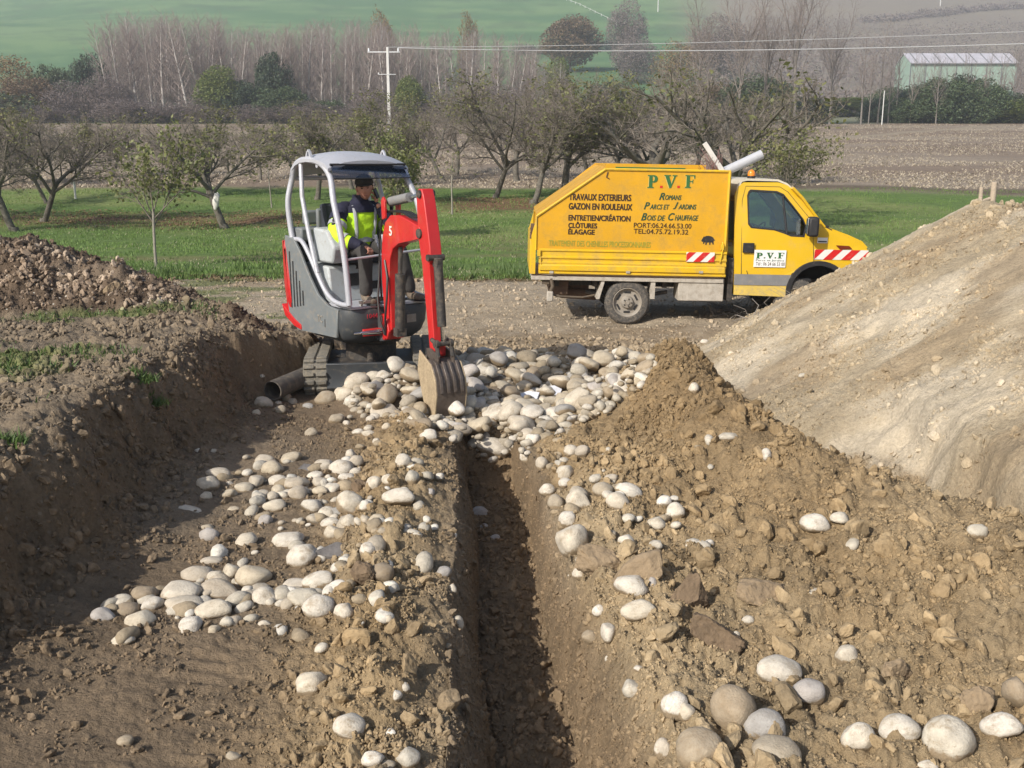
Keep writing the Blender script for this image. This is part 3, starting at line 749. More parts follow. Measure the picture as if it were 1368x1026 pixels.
SPECIAL = {
 (402, 744): 'biggest smooth whitish boulder lying against the dark flat slab in the pit',
 (386, 723): 'wide pale boulder just behind the biggest whitish boulder in the pit',
 (416, 914): 'lone smooth whitish oval boulder on bare soil near the bottom left of the trench',
 (255, 837): 'round pale cobble at the front edge of the lower left stone spread',
 (136, 822): 'small dark grey cobble at the far left tip of the lower left stone spread',
 (163, 856): 'flat half buried cobble lying alone in front of the lower left stone spread',
 (328, 723): 'lone round grey cobble on bare soil between the two stone spreads',
 (280, 715): 'lilac grey cobble near the shaded bank, just above the lower stone spread',
 (353, 696): 'upright blue grey cobble alone between the two stone spreads',
 (366, 677): 'smooth pale egg shaped cobble right above the upright blue grey one',
 (249, 681): 'long thin pale stone lying in the shade nearest the left bank',
 (276, 664): 'small white disc shaped stone tilted beside two cobbles near the left bank',
 (276, 647): 'near one of two touching pale cobbles beside the left bank',
 (291, 634): 'far one of two touching pale cobbles beside the left bank',
 (467, 972): 'whitish cobble with a soil crust on the trench edge near the bottom of the picture',
 (544, 1012): 'rounded white boulder cut by the bottom edge left of the trench',
 (497, 1015): 'round white stone at the bottom edge, left of a larger white boulder',
 (605, 786): 'small speckled white stone stuck in the left trench wall',
 (610, 831): 'tall ragged white stone stuck in the left trench wall below the speckled one',
 (641, 685): 'dull grey cobble lying on the shaded trench floor',
 (550, 634): 'upright narrow white cobble on the left edge of the trench near the bucket',
 (534, 665): 'wide flat whitish boulder on the left edge of the trench',
 (468, 673): 'long leaning whitish boulder at the top right of the upper stone spread',
 (773, 669): 'big round white boulder on the right edge of the trench',
 (767, 722): 'long speckled white boulder on the right trench edge above the flat earth clod',
 (840, 657): 'slanting oblong white cobble right of the big round one on the right trench edge',
 (844, 784): 'grey white boulder lying above another on the right of the trench',
 (855, 816): 'smooth white oval boulder under the grey white one right of the trench',
 (814, 844): 'upright white egg shaped stone half buried in the right trench slope',
 (845, 921): 'leaning white stone smeared with soil low on the right trench slope',
 (902, 942): 'earthy white boulder at the lower right of the trench slope',
 (1090, 701): 'lone smooth pale oval cobble in the middle of the brown spoil slope',
 (1308, 710): 'lone pale cobble on the right side where spoil meets the pale mound',
 (1024, 605): 'upright white stone standing on the crest of the brown spoil ridge',
 (972, 583): 'thin flat pale stone lying on the face of the brown spoil ridge',
 (927, 518): 'small upright white stone near the top of the brown spoil ridge',
 (942, 457): 'tiny white stone on the very top of the brown spoil ridge',
 (1072, 502): 'tiny pale stone on the foot of the pale sandy mound',
 (1082, 794): 'flat pale stone poking out of clods in the right foreground',
 (1131, 876): 'pointed white stone standing in clods in the right foreground',
 (1043, 898): 'long speckled white boulder above a round grey one in the right foreground',
 (1082, 925): 'round grey boulder just below the long speckled white one',
 (981, 950): 'large upright tan boulder coated with soil in the right foreground',
 (1021, 970): 'dark grey rounded boulder leaning against the soil coated tan one',
 (1037, 1008): 'long white boulder at the bottom edge under the dark grey one',
 (1146, 985): 'knobbly whitish boulder in the right foreground near the bottom edge',
 (1202, 975): 'smooth whitish boulder right of the knobbly one near the bottom edge',
 (1208, 1000): 'thin pale stone lying under the smooth whitish boulder in the right foreground',
 (1270, 992): 'largest white boulder of the right foreground, caked with soil on its right side',
 (1340, 971): 'white oblong boulder at the right bottom corner',
 (1358, 922): 'tall tan boulder cut by the right edge of the picture',
 (935, 1000): 'soil coated tan boulder at the bottom edge right of the trench',
 (774, 540): 'angular white block at the right edge of the cobble heap',
 (351, 539): 'oval cobble lying in front of the open end of the drain pipe',
 (374, 548): 'round cobble right beside the drain pipe mouth, before the digger track',
 (435, 533): 'chunky tan stone in front of the digger track nearest the pipe',
 (461, 527): 'smooth grey white boulder in front of the digger blade',
 (416, 579): 'lone small round cobble on bare soil in front of the digger',
 (433, 622): 'pale cobble beside a dark one at the back of the upper stone spread',
}
def stone_proto(k, sub=3):
    V, F = ico(sub); r = np.random.default_rng(100 + k)
    d = V.copy()
    for _ in range(7):      # a few random planes flatten and swell the ellipsoid
        n = r.normal(size=3); n /= np.linalg.norm(n); t = d @ n; lim = r.uniform(.62, .92)
        d -= np.outer(np.maximum(t - lim, 0) * .75, n)
    for i in range(5):
        n = r.normal(size=3) * r.uniform(1.2, 3); d *= (1 + .035 * np.sin(V @ n + r.uniform(0, 6)))[:, None]
    d /= np.abs(d).max(0)
    return d, F
protos = [stone_proto(k) for k in range(14)]
pm = {}
for tone, mt in (('w', 'stone_white'), ('m', 'stone_mix'), ('t', 'stone_tan'), ('g', 'stone_grey')):
    pm[tone] = [mesh_np('cobble', V, F, True, [M[mt]]) for V, F in protos]
def put_stone(loc, a, b, c, rot, tone, label, group, k=None):
    o = link('cobble', random.choice(pm[tone]) if k is None else pm[tone][k])
    o.location = loc; o.scale = (a, b, c); o.rotation_euler = rot
    return tag(o, label, 'stone', group)
stones = []
rows = [q.split() for q in ST.replace('\n', '|').split('|')]
SX = np.array([float(q[0]) for q in rows]); SY = np.array([float(q[1]) for q in rows])
SW = np.array([float(q[2]) for q in rows]); SH = np.array([float(q[3]) for q in rows])
HP = hit(SX, SY + SH * .30)
def zone_label(x, y):
    if y > 865 and x > 880: return 'pale stone among brown clods in the right foreground', 'stones in the right foreground'
    if x < 400 and y < 560: return 'small cobble beside the drain pipe and digger track', 'cobbles beside the drain pipe'
    if 620 < x < 670 and y > 680: return 'dull stone lying on the shaded floor of the trench', 'stones on the trench floor'
    if x > 670 and y > 560: return 'whitish cobble half buried in the soil along the right side of the trench', 'cobbles along the right side of the trench'
    if x > 600 and y < 600: return 'cobble at the head of the trench below the bucket', 'cobbles at the head of the trench'
    if x > 500 and y > 590: return 'whitish cobble half buried in the soil along the left side of the trench', 'cobbles along the left side of the trench'
    if y > 745: return 'pale cobble in the lower spread of stones on the pit floor', 'cobbles of the lower spread on the pit floor'
    if y > 604: return 'pale cobble in the upper spread of stones on the pit floor', 'cobbles of the upper spread on the pit floor'
    return 'small pale cobble on bare soil between the digger and the upper stone spread', 'cobbles on bare soil before the digger'
spot = []
for i, q in enumerate(rows):
    P = HP[i]; _, _, dep = proj(P[0], P[1], P[2])
    w = SW[i] / FPX * dep / 2 * 1.04; h = SH[i] / FPX * dep / 2 * 1.05
    tone = q[4]; x, y = int(q[0]), int(q[1])
    c = min(h, w * 1.3) if SH[i] > SW[i] else h * 1.1
    b = (w + h) / 2 * random.uniform(.85, 1.1)
    tilt = random.uniform(-.22, .22)
    if (x, y) in ((767, 722), (845, 921)): tilt = -.7
    if (x, y) == (468, 673): tilt = .6
    if (x, y) == (840, 657): tilt = .45
    lab, grp = zone_label(x, y)
    if (x, y) in SPECIAL: lab, grp = SPECIAL[(x, y)], None
    put_stone((P[0], P[1] + b * .3, P[2] + c * .40), w, b, c, (random.uniform(-.15, .15), tilt, random.uniform(-.25, .25)), tone, lab, grp)
    spot.append((P[0], P[1], max(w, b)))
n_hand = len(rows)
# the heap of cobbles behind and around the bucket
HEAPP = []
tries = 0
cand = []
while len(cand) < 620 and tries < 40000:
    tries += 1
    px = random.uniform(470, 880); py = random.uniform(474, 606)
    top = np.interp(px, [470, 500, 530, 570, 640, 700, 760, 800, 850, 880], [520, 505, 492, 486, 474, 474, 474, 474, 474, 488])
    bot = np.interp(px, [470, 520, 560, 600, 640, 690, 740, 790, 840, 880], [540, 560, 572, 582, 605, 600, 585, 560, 530, 500])
    if py < top or py > bot: continue
    cand.append((px, py, random.choice([.05, .06, .07, .08, .09, .11]) * random.uniform(.85, 1.15)))
cand.sort(key=lambda t: -t[2])
HH = hit([c[0] for c in cand], [c[1] for c in cand])
acc = []
for (px, py, r), P in zip(cand, HH):
    layer = 0
    for (q, rr, z0) in acc:
        dd = math.hypot(q[0] - P[0], q[1] - P[1])
        if dd < (r + rr) * .80: layer = max(layer, z0 + 1)
    if layer > 1 or (layer == 1 and random.random() < .45): continue
    acc.append((P, r, layer))
BIG_LIMIT = 300 - n_hand
acc.sort(key=lambda t: -t[1] / t[0][1])
pebV, pebF, pebC = [], [], []
def stuff_lump(loc, a, b, c, col, k=None, sub=2, rotz=None):
    V, F = _pp[sub][random.randrange(8)]
    rz = random.uniform(0, 6.28) if rotz is None else rotz; t = random.uniform(-.5, .5)
    R = np.array(Euler((t, random.uniform(-.4, .4), rz)).to_matrix())
    W = (V * np.array([a, b, c])) @ R.T + np.array(loc)
    pebF.append(F + sum(len(v) for v in pebV[-0:]) if False else F); pebV.append(W); pebC.append(np.tile(np.array(col), (len(W), 1)))
_pp = {s: [stone_proto(50 + k, s) for k in range(8)] for s in (1, 2)}
def flush(name, mat, label, kind='stuff', smooth=False):
    global pebV, pebF, pebC
    off = 0; Fs = []
    for v, f in zip(pebV, pebF): Fs.append(f + off); off += len(v)
    me = mesh_np(name, np.concatenate(pebV), np.concatenate(Fs), smooth, [M[mat]], np.concatenate(pebC))
    o = link(name, me); o['kind'] = kind; o['label'] = label
    pebV, pebF, pebC = [], [], []
    return o
nb = 0
for P, r, layer in acc:
    a = r * random.uniform(1.0, 1.35); b = r * random.uniform(.8, 1.05); c = r * random.uniform(.55, .8)
    z = P[2] + c * .35 + layer * c * 1.1
    col = random.choice([(.46, .42, .35), (.36, .32, .26), (.55, .52, .46), (.31, .26, .19), (.42, .36, .27)])
    if nb < BIG_LIMIT:
        nb += 1
        put_stone((P[0], P[1], z), a, b, c, (random.uniform(-.5, .5), random.uniform(-.5, .5), random.uniform(0, 3.1)), random.choice('mmmwtg'),
                  'rounded cobble heaped around the digger bucket at the head of the trench', 'cobbles heaped around the digger bucket')
    else: stuff_lump((P[0], P[1], z), a, b, c, col)
# gaps between them: smaller cobbles
for _ in range(1500):
    i = random.randrange(len(acc)); P = acc[i][0]
    x = P[0] + random.gauss(0, .1); y = P[1] + random.gauss(0, .1); r = random.uniform(.015, .04)
    stuff_lump((x, y, P[2] + r * .3), r * 1.3, r, r * .8, random.choice([(.46, .42, .35), (.36, .32, .26), (.52, .48, .42), (.31, .26, .19)]))
# smaller stones lying between the big ones of the spreads and along the trench edges
for _ in range(620):
    i = random.randrange(n_hand)
    if not (SX[i] < 565 and 604 < SY[i] < 850 or SX[i] > 680 and 570 < SY[i] < 760 and random.random() < .35) or (SX[i] < 330 and SY[i] < 760): continue
    P = HP[i]; x = P[0] + random.gauss(.03, .13); y = P[1] + random.gauss(0, .15)
    if abs(x - float(trench_x(np.array(y)))) < .36: continue
    r = random.uniform(.012, .045) if random.random() < .8 else random.uniform(.04, .06)
    stuff_lump((x, y, gz(x, y) + r * .25), r * 1.35, r, r * .75, random.choice([(.52, .48, .41), (.42, .37, .30), (.60, .57, .51), (.34, .28, .20), (.46, .42, .35)]))
flush('small_cobbles', 'clod_soil', 'smaller rounded cobbles filling the heap around the bucket', smooth=True)

# ------------------------------------------------------------------ loose clods, gravel (uncountable)
def scatter(n, sampler, rmin, rmax, alpha=2.2, colf=(1, 1, 1), flat=.8, embed=.25, big_sub=.026, intrench=False):
    xs, ys = sampler(n)
    z, I = height(xs, ys, True)
    col, _, _, gm, _, _ = colour(xs, ys, z, I)
    u = rng.random(len(xs)); r = rmin * (1 - u * (1 - (rmin / rmax) ** alpha)) ** (-1 / alpha)
    # skip inside the trench
    ok = (I['trench'] < .25) | intrench
    V0 = {}
    for s_ in (0, 1, 2):
        V0[s_] = []
    for grp, lo, hi in ((1, 0, .02), (2, .02, .036), (3, .036, 9)):
        m = ok & (r >= lo) & (r < hi)
        k = np.where(m)[0]
        if not len(k): continue
        for j in range(6):
            kk = k[j::6]
            if not len(kk): continue
            if grp == 1: V, F = _cl1[j]
            elif grp == 2: V, F = _cl2[j]
            else: V, F = _cl3[j]
            R = _rots[rng.integers(0, len(_rots), len(kk))]
            S = r[kk, None] * np.stack([rng.uniform(.8, 1.3, len(kk)), rng.uniform(.8, 1.2, len(kk)), rng.uniform(.6, 1.0, len(kk)) * flat], 1)
            W = np.einsum('nij,nvj->nvi', R, V[None] * S[:, None, :])
            W += np.stack([xs[kk], ys[kk], z[kk] + r[kk] * (.5 - embed)], 1)[:, None, :]
            cc = np.clip(col[kk] * np.array(colf) * rng.uniform(.85, 1.15, (len(kk), 1)), 0, 1)
            nv = len(V)
            Fk = (F[None] + (np.arange(len(kk)) * nv)[:, None, None]).reshape(-1, 3)
            pebV.append(W.reshape(-1, 3)); pebF.append(Fk); pebC.append(np.repeat(cc, nv, 0))
def clod_proto(k, sub, rough):
    V, F = ico(sub); r = np.random.default_rng(300 + k); d = V.copy()
    for _ in range(6):
        n = r.normal(size=3); n /= np.linalg.norm(n); t = d @ n; lim = r.uniform(.45, .85); d -= np.outer(np.maximum(t - lim, 0) * .9, n)
    d *= (1 + rough * r.normal(size=(len(d), 1)))
    return d, F
_cl1 = [clod_proto(k, 1, .16) for k in range(6)]
_cl2 = [clod_proto(k + 10, 2, .11) for k in range(6)]
_cl3 = []
for k in range(6):
    V, F = clod_proto(k + 20, 3, .035); V = V * (1 + .16 * fbm(V[:, 0] * 2.5 + k, V[:, 1] * 2.5 + V[:, 2] * 2, 60 + k, 4, .7))[:, None]; _cl3.append((V, F))
_rots = np.array([np.array(Euler((random.uniform(0, 6), random.uniform(0, 6), random.uniform(0, 6))).to_matrix()) for _ in range(60)])
def boxs(x0, x1, y0, y1, near=1.0):
    def f(n):
        u = rng.random(n) ** near
        return rng.uniform(x0, x1, n), y0 + (y1 - y0) * u
    return f
def masked(x0, x1, y0, y1, key, near=1.0, clump=.0, seed=500):
    def f(n):
        X = []; Y = []; tot = 0
        while tot < n:
            u = rng.random(n) ** near; x = rng.uniform(x0, x1, n); y = y0 + (y1 - y0) * u
            _, I = height(x, y, False)
            p = np.clip(key(x, y, I), 0, 1)
            if clump: p = p * ss(-clump, clump, fbm(x / .35, y / .35, seed, 3))
            m = rng.random(n) < p
            X.append(x[m]); Y.append(y[m]); tot += m.sum()
            if m.sum() < 5: break
        return np.concatenate(X)[:n], np.concatenate(Y)[:n]
    return f
scatter(24000, masked(.2, 4.8, 2.6, 10, lambda x, y, I: I['apron'] * (x > trench_x(y) + .3), 1.25, .25), .006, .042, 2.9)
scatter(6500, masked(-1.3, -.05, 2.4, 8.9, lambda x, y, I: np.exp(-((x - trench_x(y) + .66) / .27) ** 2), 1.2, .3), .007, .045, 2.6)
scatter(3500, masked(.95, 2.2, 7.4, 9.3, lambda x, y, I: I['apron'], 1.), .008, .032, 2.4)
scatter(9000, masked(.6, 2.9, 6.2, 9.6, lambda x, y, I: I['apron'], 1., .2), .009, .04, 2.5)
scatter(45000, masked(-1.4, 4.8, 2.5, 9, lambda x, y, I: I['loose'], 1.35), .004, .012, 2.2)
scatter(500, masked(-.9, 3.5, 2.6, 8.0, lambda x, y, I: I['loose'], 1.2), .035, .075, 3.)
scatter(5500, masked(-.7, .9, 2.9, 8.8, lambda x, y, I: (I['trench'] > .03) * (I['trench'] < .93), 1.2), .006, .028, 2.5, intrench=True)
scatter(2200, masked(-.6, .5, 3.5, 8.8, lambda x, y, I: I['trench'] > .9, 1), .010, .045, 2.3, intrench=True)
flush('soil_clods', 'clod_soil', 'loose tan earth clods scattered over the spoil on both sides of the trench')
scatter(7000, masked(-5.5, -2.3, 3.2, 11, lambda x, y, I: I['bench'] * (1 - I['heap']), 1.2, .12), .012, .055, 2.3)
scatter(3500, masked(-2.8, -1.7, 2.6, 9, lambda x, y, I: I['wall'] + ss(-1.9, -2.5, x) * .3, 1.2), .01, .045, 2.4)
scatter(3500, masked(-2.4, -.8, 2.6, 9, lambda x, y, I: 1 - I['loose'], 1.2, .15), .007, .03, 2.4)
flush('bank_clods', 'clod_soil', 'crumbled dark earth clods along the left bank and pit floor')
scatter(9000, masked(-9, -2.6, 9.8, 12.2, lambda x, y, I: I['heap']), .009, .04, 2.6, colf=(1, 1, 1))
scatter(700, masked(-6.2, -3.6, 10, 11.2, lambda x, y, I: I['heap'], 1, .2), .02, .05, 2.6, colf=(2.2, 2.3, 2.4))
flush('heap_rubble', 'clod_soil', 'stones and earth lumps covering the dark heap on the left')
scatter(26000, masked(2.3, 7, 3, 13.5, lambda x, y, I: I['mound'], 1, .2, 206), .007, .035, 2.7, colf=(.93, .92, .9))
scatter(500, masked(2.3, 7, 3, 13.5, lambda x, y, I: I['mound'], 1, .1), .02, .05, 2.6, colf=(1.1, 1.1, 1.1))
scatter(250, masked(4.5, 7, 6, 12, lambda x, y, I: I['mound'] * (height(x, y, False)[0] > 2.0)), .03, .08, 2.4)
flush('mound_crumbs', 'clod_soil', 'small pale crumbs on the sandy mound')
scatter(6000, masked(-8, 9, 11.5, 21, lambda x, y, I: I['road']), .012, .05, 2.3, colf=(1.2, 1.2, 1.2))
scatter(1500, masked(-3, 3.4, 11.3, 14, lambda x, y, I: I['road']), .02, .06, 2.0, colf=(1.15, 1.15, 1.15))
scatter(2500, masked(-13, 13, 20.8, 22.0, lambda x, y, I: 1 - I['mound'], 1, .2), .02, .08, 2.6, colf=(.75, .7, .65))
flush('gravel', 'clod_soil', 'pale gravel and earth crumbs strewn over the dirt track')

# ------------------------------------------------------------------ big single pieces
def chunk(name, px, py, wpx, hpx, depth_ratio, mat, label, cat, rot=(0, 0, 0), rough=.05, seed=0, sink=.35, sub=5, flat=1., group=None):
    P = hit([px], [py + hpx * .3])[0]; _, _, dep = proj(*P)
    a = wpx / FPX * dep / 2; c = hpx / FPX * dep / 2 * flat
    V, F = ico(sub); r = np.random.default_rng(900 + seed); d = V.copy()
    for _ in range(9):
        n = r.normal(size=3); n /= np.linalg.norm(n); t = d @ n; lim = r.uniform(.4, .8); d -= np.outer(np.maximum(t - lim, 0) * .95, n)
    d *= (1 + rough * fbm(V[:, 0] * 3 + V[:, 2] * 2, V[:, 1] * 3 - V[:, 2] * 2.3, seed + 7, 6, .7) + .5 * rough * fbm(V[:, 0] * 11 + V[:, 2] * 7, V[:, 1] * 11 - V[:, 2] * 8, seed + 8, 4, .7))[:, None]
    d /= np.abs(d).max(0)
    o = link(name, mesh_np(name, d * np.array([a, a * depth_ratio, c]), F, True, [M[mat]]))
    o.location = (P[0], P[1] + a * depth_ratio * .3, P[2] + c * sink); o.rotation_euler = rot
    return tag(o, label, cat, group)
chunk('rock_slab', 447, 733, 72, 26, .5, 'slab_dark', 'dark flat slab of rock lying beside the biggest whitish boulder', 'rock', (0, -.08, .2), .12, 3)
chunk('rock', 407, 627, 24, 18, .7, 'slab_dark', 'small dark angular rock at the back of the upper stone spread', 'rock', (0, .2, .2), .12, 5)
chunk('earth_clod', 800, 745, 78, 50, .7, 'clod_big', 'large flat topped earth clod right beside the trench, in mid picture', 'clod', (.1, .05, .3), .2, 1)
chunk('earth_clod', 922, 792, 66, 66, .45, 'clod_dark', 'dark leaning slab of earth right of the two white boulders', 'clod', (-.1, .75, .3), .15, 2)
chunk('earth_clod', 858, 762, 80, 50, .6, 'clod_big', 'long soil coated boulder leaning behind the grey white boulder', 'clod', (0, -.55, .2), .1, 4)
chunk('earth_clod', 955, 845, 90, 60, .6, 'clod_dark', 'dark broken earth lump between the leaning slab and the grey foreground boulders', 'clod', (0, .35, .2), .25, 6)
chunk('earth_clod', 482, 765, 34, 40, .8, 'clod_dark', 'brown earth clod standing at the right end of the lower stone spread', 'clod', (0, .2, .2), .2, 7)
chunk('earth_clod', 1195, 893, 56, 38, .7, 'clod_big', 'large tan earth clod in the right foreground behind the smooth whitish boulder', 'clod', (0, .1, .2), .2, 8)
chunk('earth_clod', 1310, 935, 60, 54, .7, 'clod_big', 'large tan earth clod behind the white oblong corner boulder', 'clod', (0, .1, .2), .2, 9)
chunk('earth_clod', 1020, 790, 80, 36, .7, 'clod_big', 'wide low earth clod left of the flat pale stone in the right foreground', 'clod', (0, .1, .2), .2, 10)
chunk('earth_clod', 150, 385, 34, 26, .7, 'clod_big', 'yellowish earth clod on the face of the dark left heap', 'clod', (0, .1, .2), .2, 11)
chunk('earth_clod', 480, 650, 26, 22, .8, 'clod_dark', 'brown earth clod behind the long leaning whitish boulder', 'clod', (0, .1, .2), .25, 12)
chunk('rock', 210, 403, 15, 12, .8, 'stone_grey', 'smooth grey white stone on the right flank of the dark left heap', 'rock', (0, .1, .2), .02, 13)
for i, (px, py, w, h, lab) in enumerate([(703, 543, 38, 9, 'thin bluish white scrap of plaster board lying on the cobble heap'), (738, 534, 26, 14, 'crumpled pale scrap behind the bluish white one on the cobble heap')]):
    P = hit([px], [py])[0]; _, _, dep = proj(*P); a = w / FPX * dep / 2
    mb = MB(); mb.prism([(-a, -.05), (-a * .6, .04), (a * .2, .07), (a, .03), (a * .7, -.06), (0, -.07)], 0, .018, 'z')
    o = mb.build('board_scrap', 'plaster', bevel=.004); o.location = (P[0], P[1], P[2] + .09); o.rotation_euler = (.5, -.12 + .3 * i, .1)
    tag(o, lab, 'scrap')
# ------------------------------------------------------------------ trees: branch skeleton -> many thin tapered prisms
class Branches:
    def __init__(s): s.seg = []; s.tips = []
    def grow(s, p, d, L, r, lvl, P, rnd):
        """P: per level (count, length ratio, spread, nseg, up)"""
        n = P['nseg'][lvl]; q = p; pts = [p]; rr = [r]
        for i in range(n):
            d = (d + Vector((rnd.gauss(0, 1), rnd.gauss(0, 1), rnd.gauss(0, 1))) * P['bend'][lvl] + Vector((0, 0, P['up'][lvl]))).normalized()
            q2 = q + d * (L / n); r2 = r * (1 - (1 - P['taper'][lvl]) * (i + 1) / n)
            s.seg.append((q, q2, rr[-1], r2, lvl)); q = q2; pts.append(q); rr.append(r2)
        if lvl + 1 >= len(P['nseg']): s.tips.append((q, d)); s.tips.append((pts[len(pts) // 2], d)); return
        c = P['count'][lvl]; c = rnd.randint(c[0], c[1])
        for k in range(c):
            f = P['start'][lvl] + (1 - P['start'][lvl]) * ((k + rnd.random() * .9) / c)
            j = min(int(f * n), n - 1); t = f * n - j
            b = pts[j].lerp(pts[j + 1], t); br = rr[j] + (rr[j + 1] - rr[j]) * t
            az = k * 2.4 + rnd.uniform(-.5, .5)
            u = d.orthogonal().normalized(); w = d.cross(u)
            dd = (pts[j + 1] - pts[j]).normalized()
            u = dd.orthogonal().normalized(); w = dd.cross(u)
            sp_ = P['spread'][lvl] * rnd.uniform(.75, 1.2)
            nd = (dd * math.cos(sp_) + (u * math.cos(az) + w * math.sin(az)) * math.sin(sp_)).normalized()
            l2 = L * P['ratio'][lvl] * rnd.uniform(.7, 1.15) * (1 - P['fall'][lvl] * f)
            s.grow(b, nd, l2, min(br * .75, P['rad'][lvl]) * rnd.uniform(.8, 1.1), lvl + 1, P, rnd)
def seg_mesh(name, segs, mat, sides=3, rmul=1.):
    a = np.array([q[0][:] for q in segs]); b = np.array([q[1][:] for q in segs])
    r0 = np.array([q[2] for q in segs]) * rmul; r1 = np.array([q[3] for q in segs]) * rmul
    d = b - a; L = np.linalg.norm(d, axis=1, keepdims=True); d = d / np.maximum(L, 1e-6)
    ref = np.where(np.abs(d[:, 2:3]) < .9, np.array([[0, 0, 1.]]), np.array([[1., 0, 0]]))
    u = np.cross(d, ref); u /= np.linalg.norm(u, axis=1, keepdims=True); w = np.cross(d, u)
    b = b + d * np.minimum(r1[:, None] * .5, L * .2)
    ring0, ring1 = [], []
    for k in range(sides):
        t = 2 * math.pi * k / sides; o = u * math.cos(t) + w * math.sin(t)
        ring0.append(a + o * r0[:, None]); ring1.append(b + o * r1[:, None])
    V = np.concatenate([np.stack(ring0, 1), np.stack(ring1, 1)], 1)
    n = len(segs); F = []
    for k in range(sides): F.append([k, (k + 1) % sides, sides + (k + 1) % sides, sides + k])
    F = (np.array(F)[None] + (np.arange(n) * 2 * sides)[:, None, None]).reshape(-1, 4)
    return mesh_np(name, V.reshape(-1, 3), F, True, [M[mat]])
def leaf_mesh(name, pts, size, mat, seed=0, droop=.3, aspect=.55):
    r = np.random.default_rng(seed); n = len(pts); pts = np.asarray(pts, float)
    d = r.normal(size=(n, 3)); d[:, 2] -= droop; d /= np.linalg.norm(d, axis=1, keepdims=True)
    u = np.cross(d, r.normal(size=(n, 3))); u /= np.linalg.norm(u, axis=1, keepdims=True)
    s = size * r.uniform(.6, 1.3, (n, 1))
    V = np.stack([pts, pts + d * s * .55 + u * s * aspect * .5, pts + d * s, pts + d * s * .55 - u * s * aspect * .5], 1)
    return mesh_np(name, V.reshape(-1, 3), np.arange(4 * n).reshape(-1, 4), False, [M[mat]])
def make_tree(spec, seed, parts=('trunk', 'crown'), name='walnut_tree'):
    rnd = random.Random(seed); B = Branches()
    B.grow(Vector((0, 0, -.15)), Vector(spec.get('dir', (0, 0, 1))).normalized(), spec['trunk'], spec['r'], 0, spec, rnd)
    root = empty(name, (0, 0, 0))
    big = [q for q in B.seg if q[4] <= spec.get('big', 1)]; small = [q for q in B.seg if q[4] > spec.get('big', 1)]
    # root flare
    big.insert(0, (Vector((0, 0, -.25)), Vector((0, 0, .12)), spec['r'] * 1.5, spec['r'] * 1.02, 0))
    link('trunk', seg_mesh('trunk', big, spec['bark'], 9), root)
    cr = link('crown', seg_mesh('crown', small, spec['twigmat'], 3), root)
    if spec.get('leaves'):
        tips = [t for t in B.tips]; pts = []
        for _ in range(spec['leaves']):
            q, d = rnd.choice(tips); 
            if spec.get('patch') and vn3(q, seed) < spec['patch'] : continue
            pts.append(q + Vector((rnd.gauss(0, 1), rnd.gauss(0, 1), rnd.gauss(0, 1))) * spec.get('lspread', .1))
        link('foliage', leaf_mesh('foliage', [p[:] for p in pts], spec['lsize'], spec['leafmat'], seed), cr)
    return root
def vn3(q, s): return float(vnoise(np.array([q.x * .9 + s]), np.array([q.y * .7 + q.z * .8]), s)[0])
WAL = dict(trunk=1.9, r=.105, nseg=[3, 5, 5, 4, 3, 2], bend=[.05, .12, .15, .18, .22, .25], up=[.0, .06, .05, .05, .03, .02], taper=[.8, .35, .35, .35, .35, .3],
           count=[(5, 6), (7, 9), (7, 8), (6, 7), (5, 6)], start=[.72, .18, .12, .1, .1], spread=[.72, .75, .75, .75, .8], ratio=[1.8, .58, .56, .55, .55], fall=[0, .35, .35, .3, .2],
           rad=[.065, .032, .018, .012, .009], bark='bark', twigmat='twig', leaves=900, lsize=.12, lspread=.06, leafmat='walnut_leaf', patch=-.1, big=2)
walnuts = []
for k in range(6):
    s = dict(WAL); s['dir'] = [(0, 0, 1), (-.25, 0, 1), (-.38, .05, 1), (.1, 0, 1), (-.2, .1, 1), (.05, .1, 1)][k]
    s['leaves'] = [3200, 2200, 1500, 6000, 3600, 500][k]; s['trunk'] = [1.7, 2.0, 2.0, 1.8, 2.1, 1.2][k]
    if k == 5: s['r'] = .15; s['count'] = [(6, 7), (5, 7), (6, 7), (5, 6), (4, 4)]
    walnuts.append(make_tree(s, 40 + k))
YNG = dict(trunk=1.5, r=.038, nseg=[3, 4, 4, 3], bend=[.02, .07, .12, .15], up=[0, .10, .05, 0], taper=[.8, .4, .35, .3], count=[(6, 8), (7, 9), (6, 8)], start=[.72, .2, .15],
           spread=[.62, .6, .7], ratio=[1.05, .5, .5], fall=[0, .3, .2], rad=[.022, .010, .006], bark='bark_pale', twigmat='twig', leaves=2600, lsize=.115, lspread=.07, leafmat='young_leaf', big=0, patch=-.6)
young = []
for k in range(3):
    s = dict(YNG); s['leaves'] = [1500, 2200, 2400][k]
    if k == 2: s['leafmat'] = 'walnut_leaf'; s['leaves'] = 1900
    young.append(make_tree(s, 60 + k, name='young_tree'))
SAP = dict(trunk=1.7, r=.022, nseg=[4, 4, 3], bend=[.02, .1, .15], up=[0, .14, .05], taper=[.5, .4, .3], count=[(7, 9), (4, 6)], start=[.5, .2], spread=[.5, .6], ratio=[.42, .45], fall=[.3, .2],
           rad=[.010, .006], bark='bark_pale', twigmat='twig', leaves=60, lsize=.08, leafmat='walnut_leaf', big=0)
saps = [make_tree(SAP, 70 + k, name='sapling') for k in range(2)]
used = set()
def place(src, X, Y, scale, rz, label, cat, group=None, sz=None, z=None):
    if id(src) not in used: used.add(id(src)); o = src
    else: o = copy_tree(src)
    o.location = (X, Y, gz(X, Y) if z is None else z); o.rotation_euler = (0, 0, rz)
    o.scale = (scale, scale, sz or scale)
    for k in ('group',): 
        if k in o: del o[k]
    return tag(o, label, cat, group)
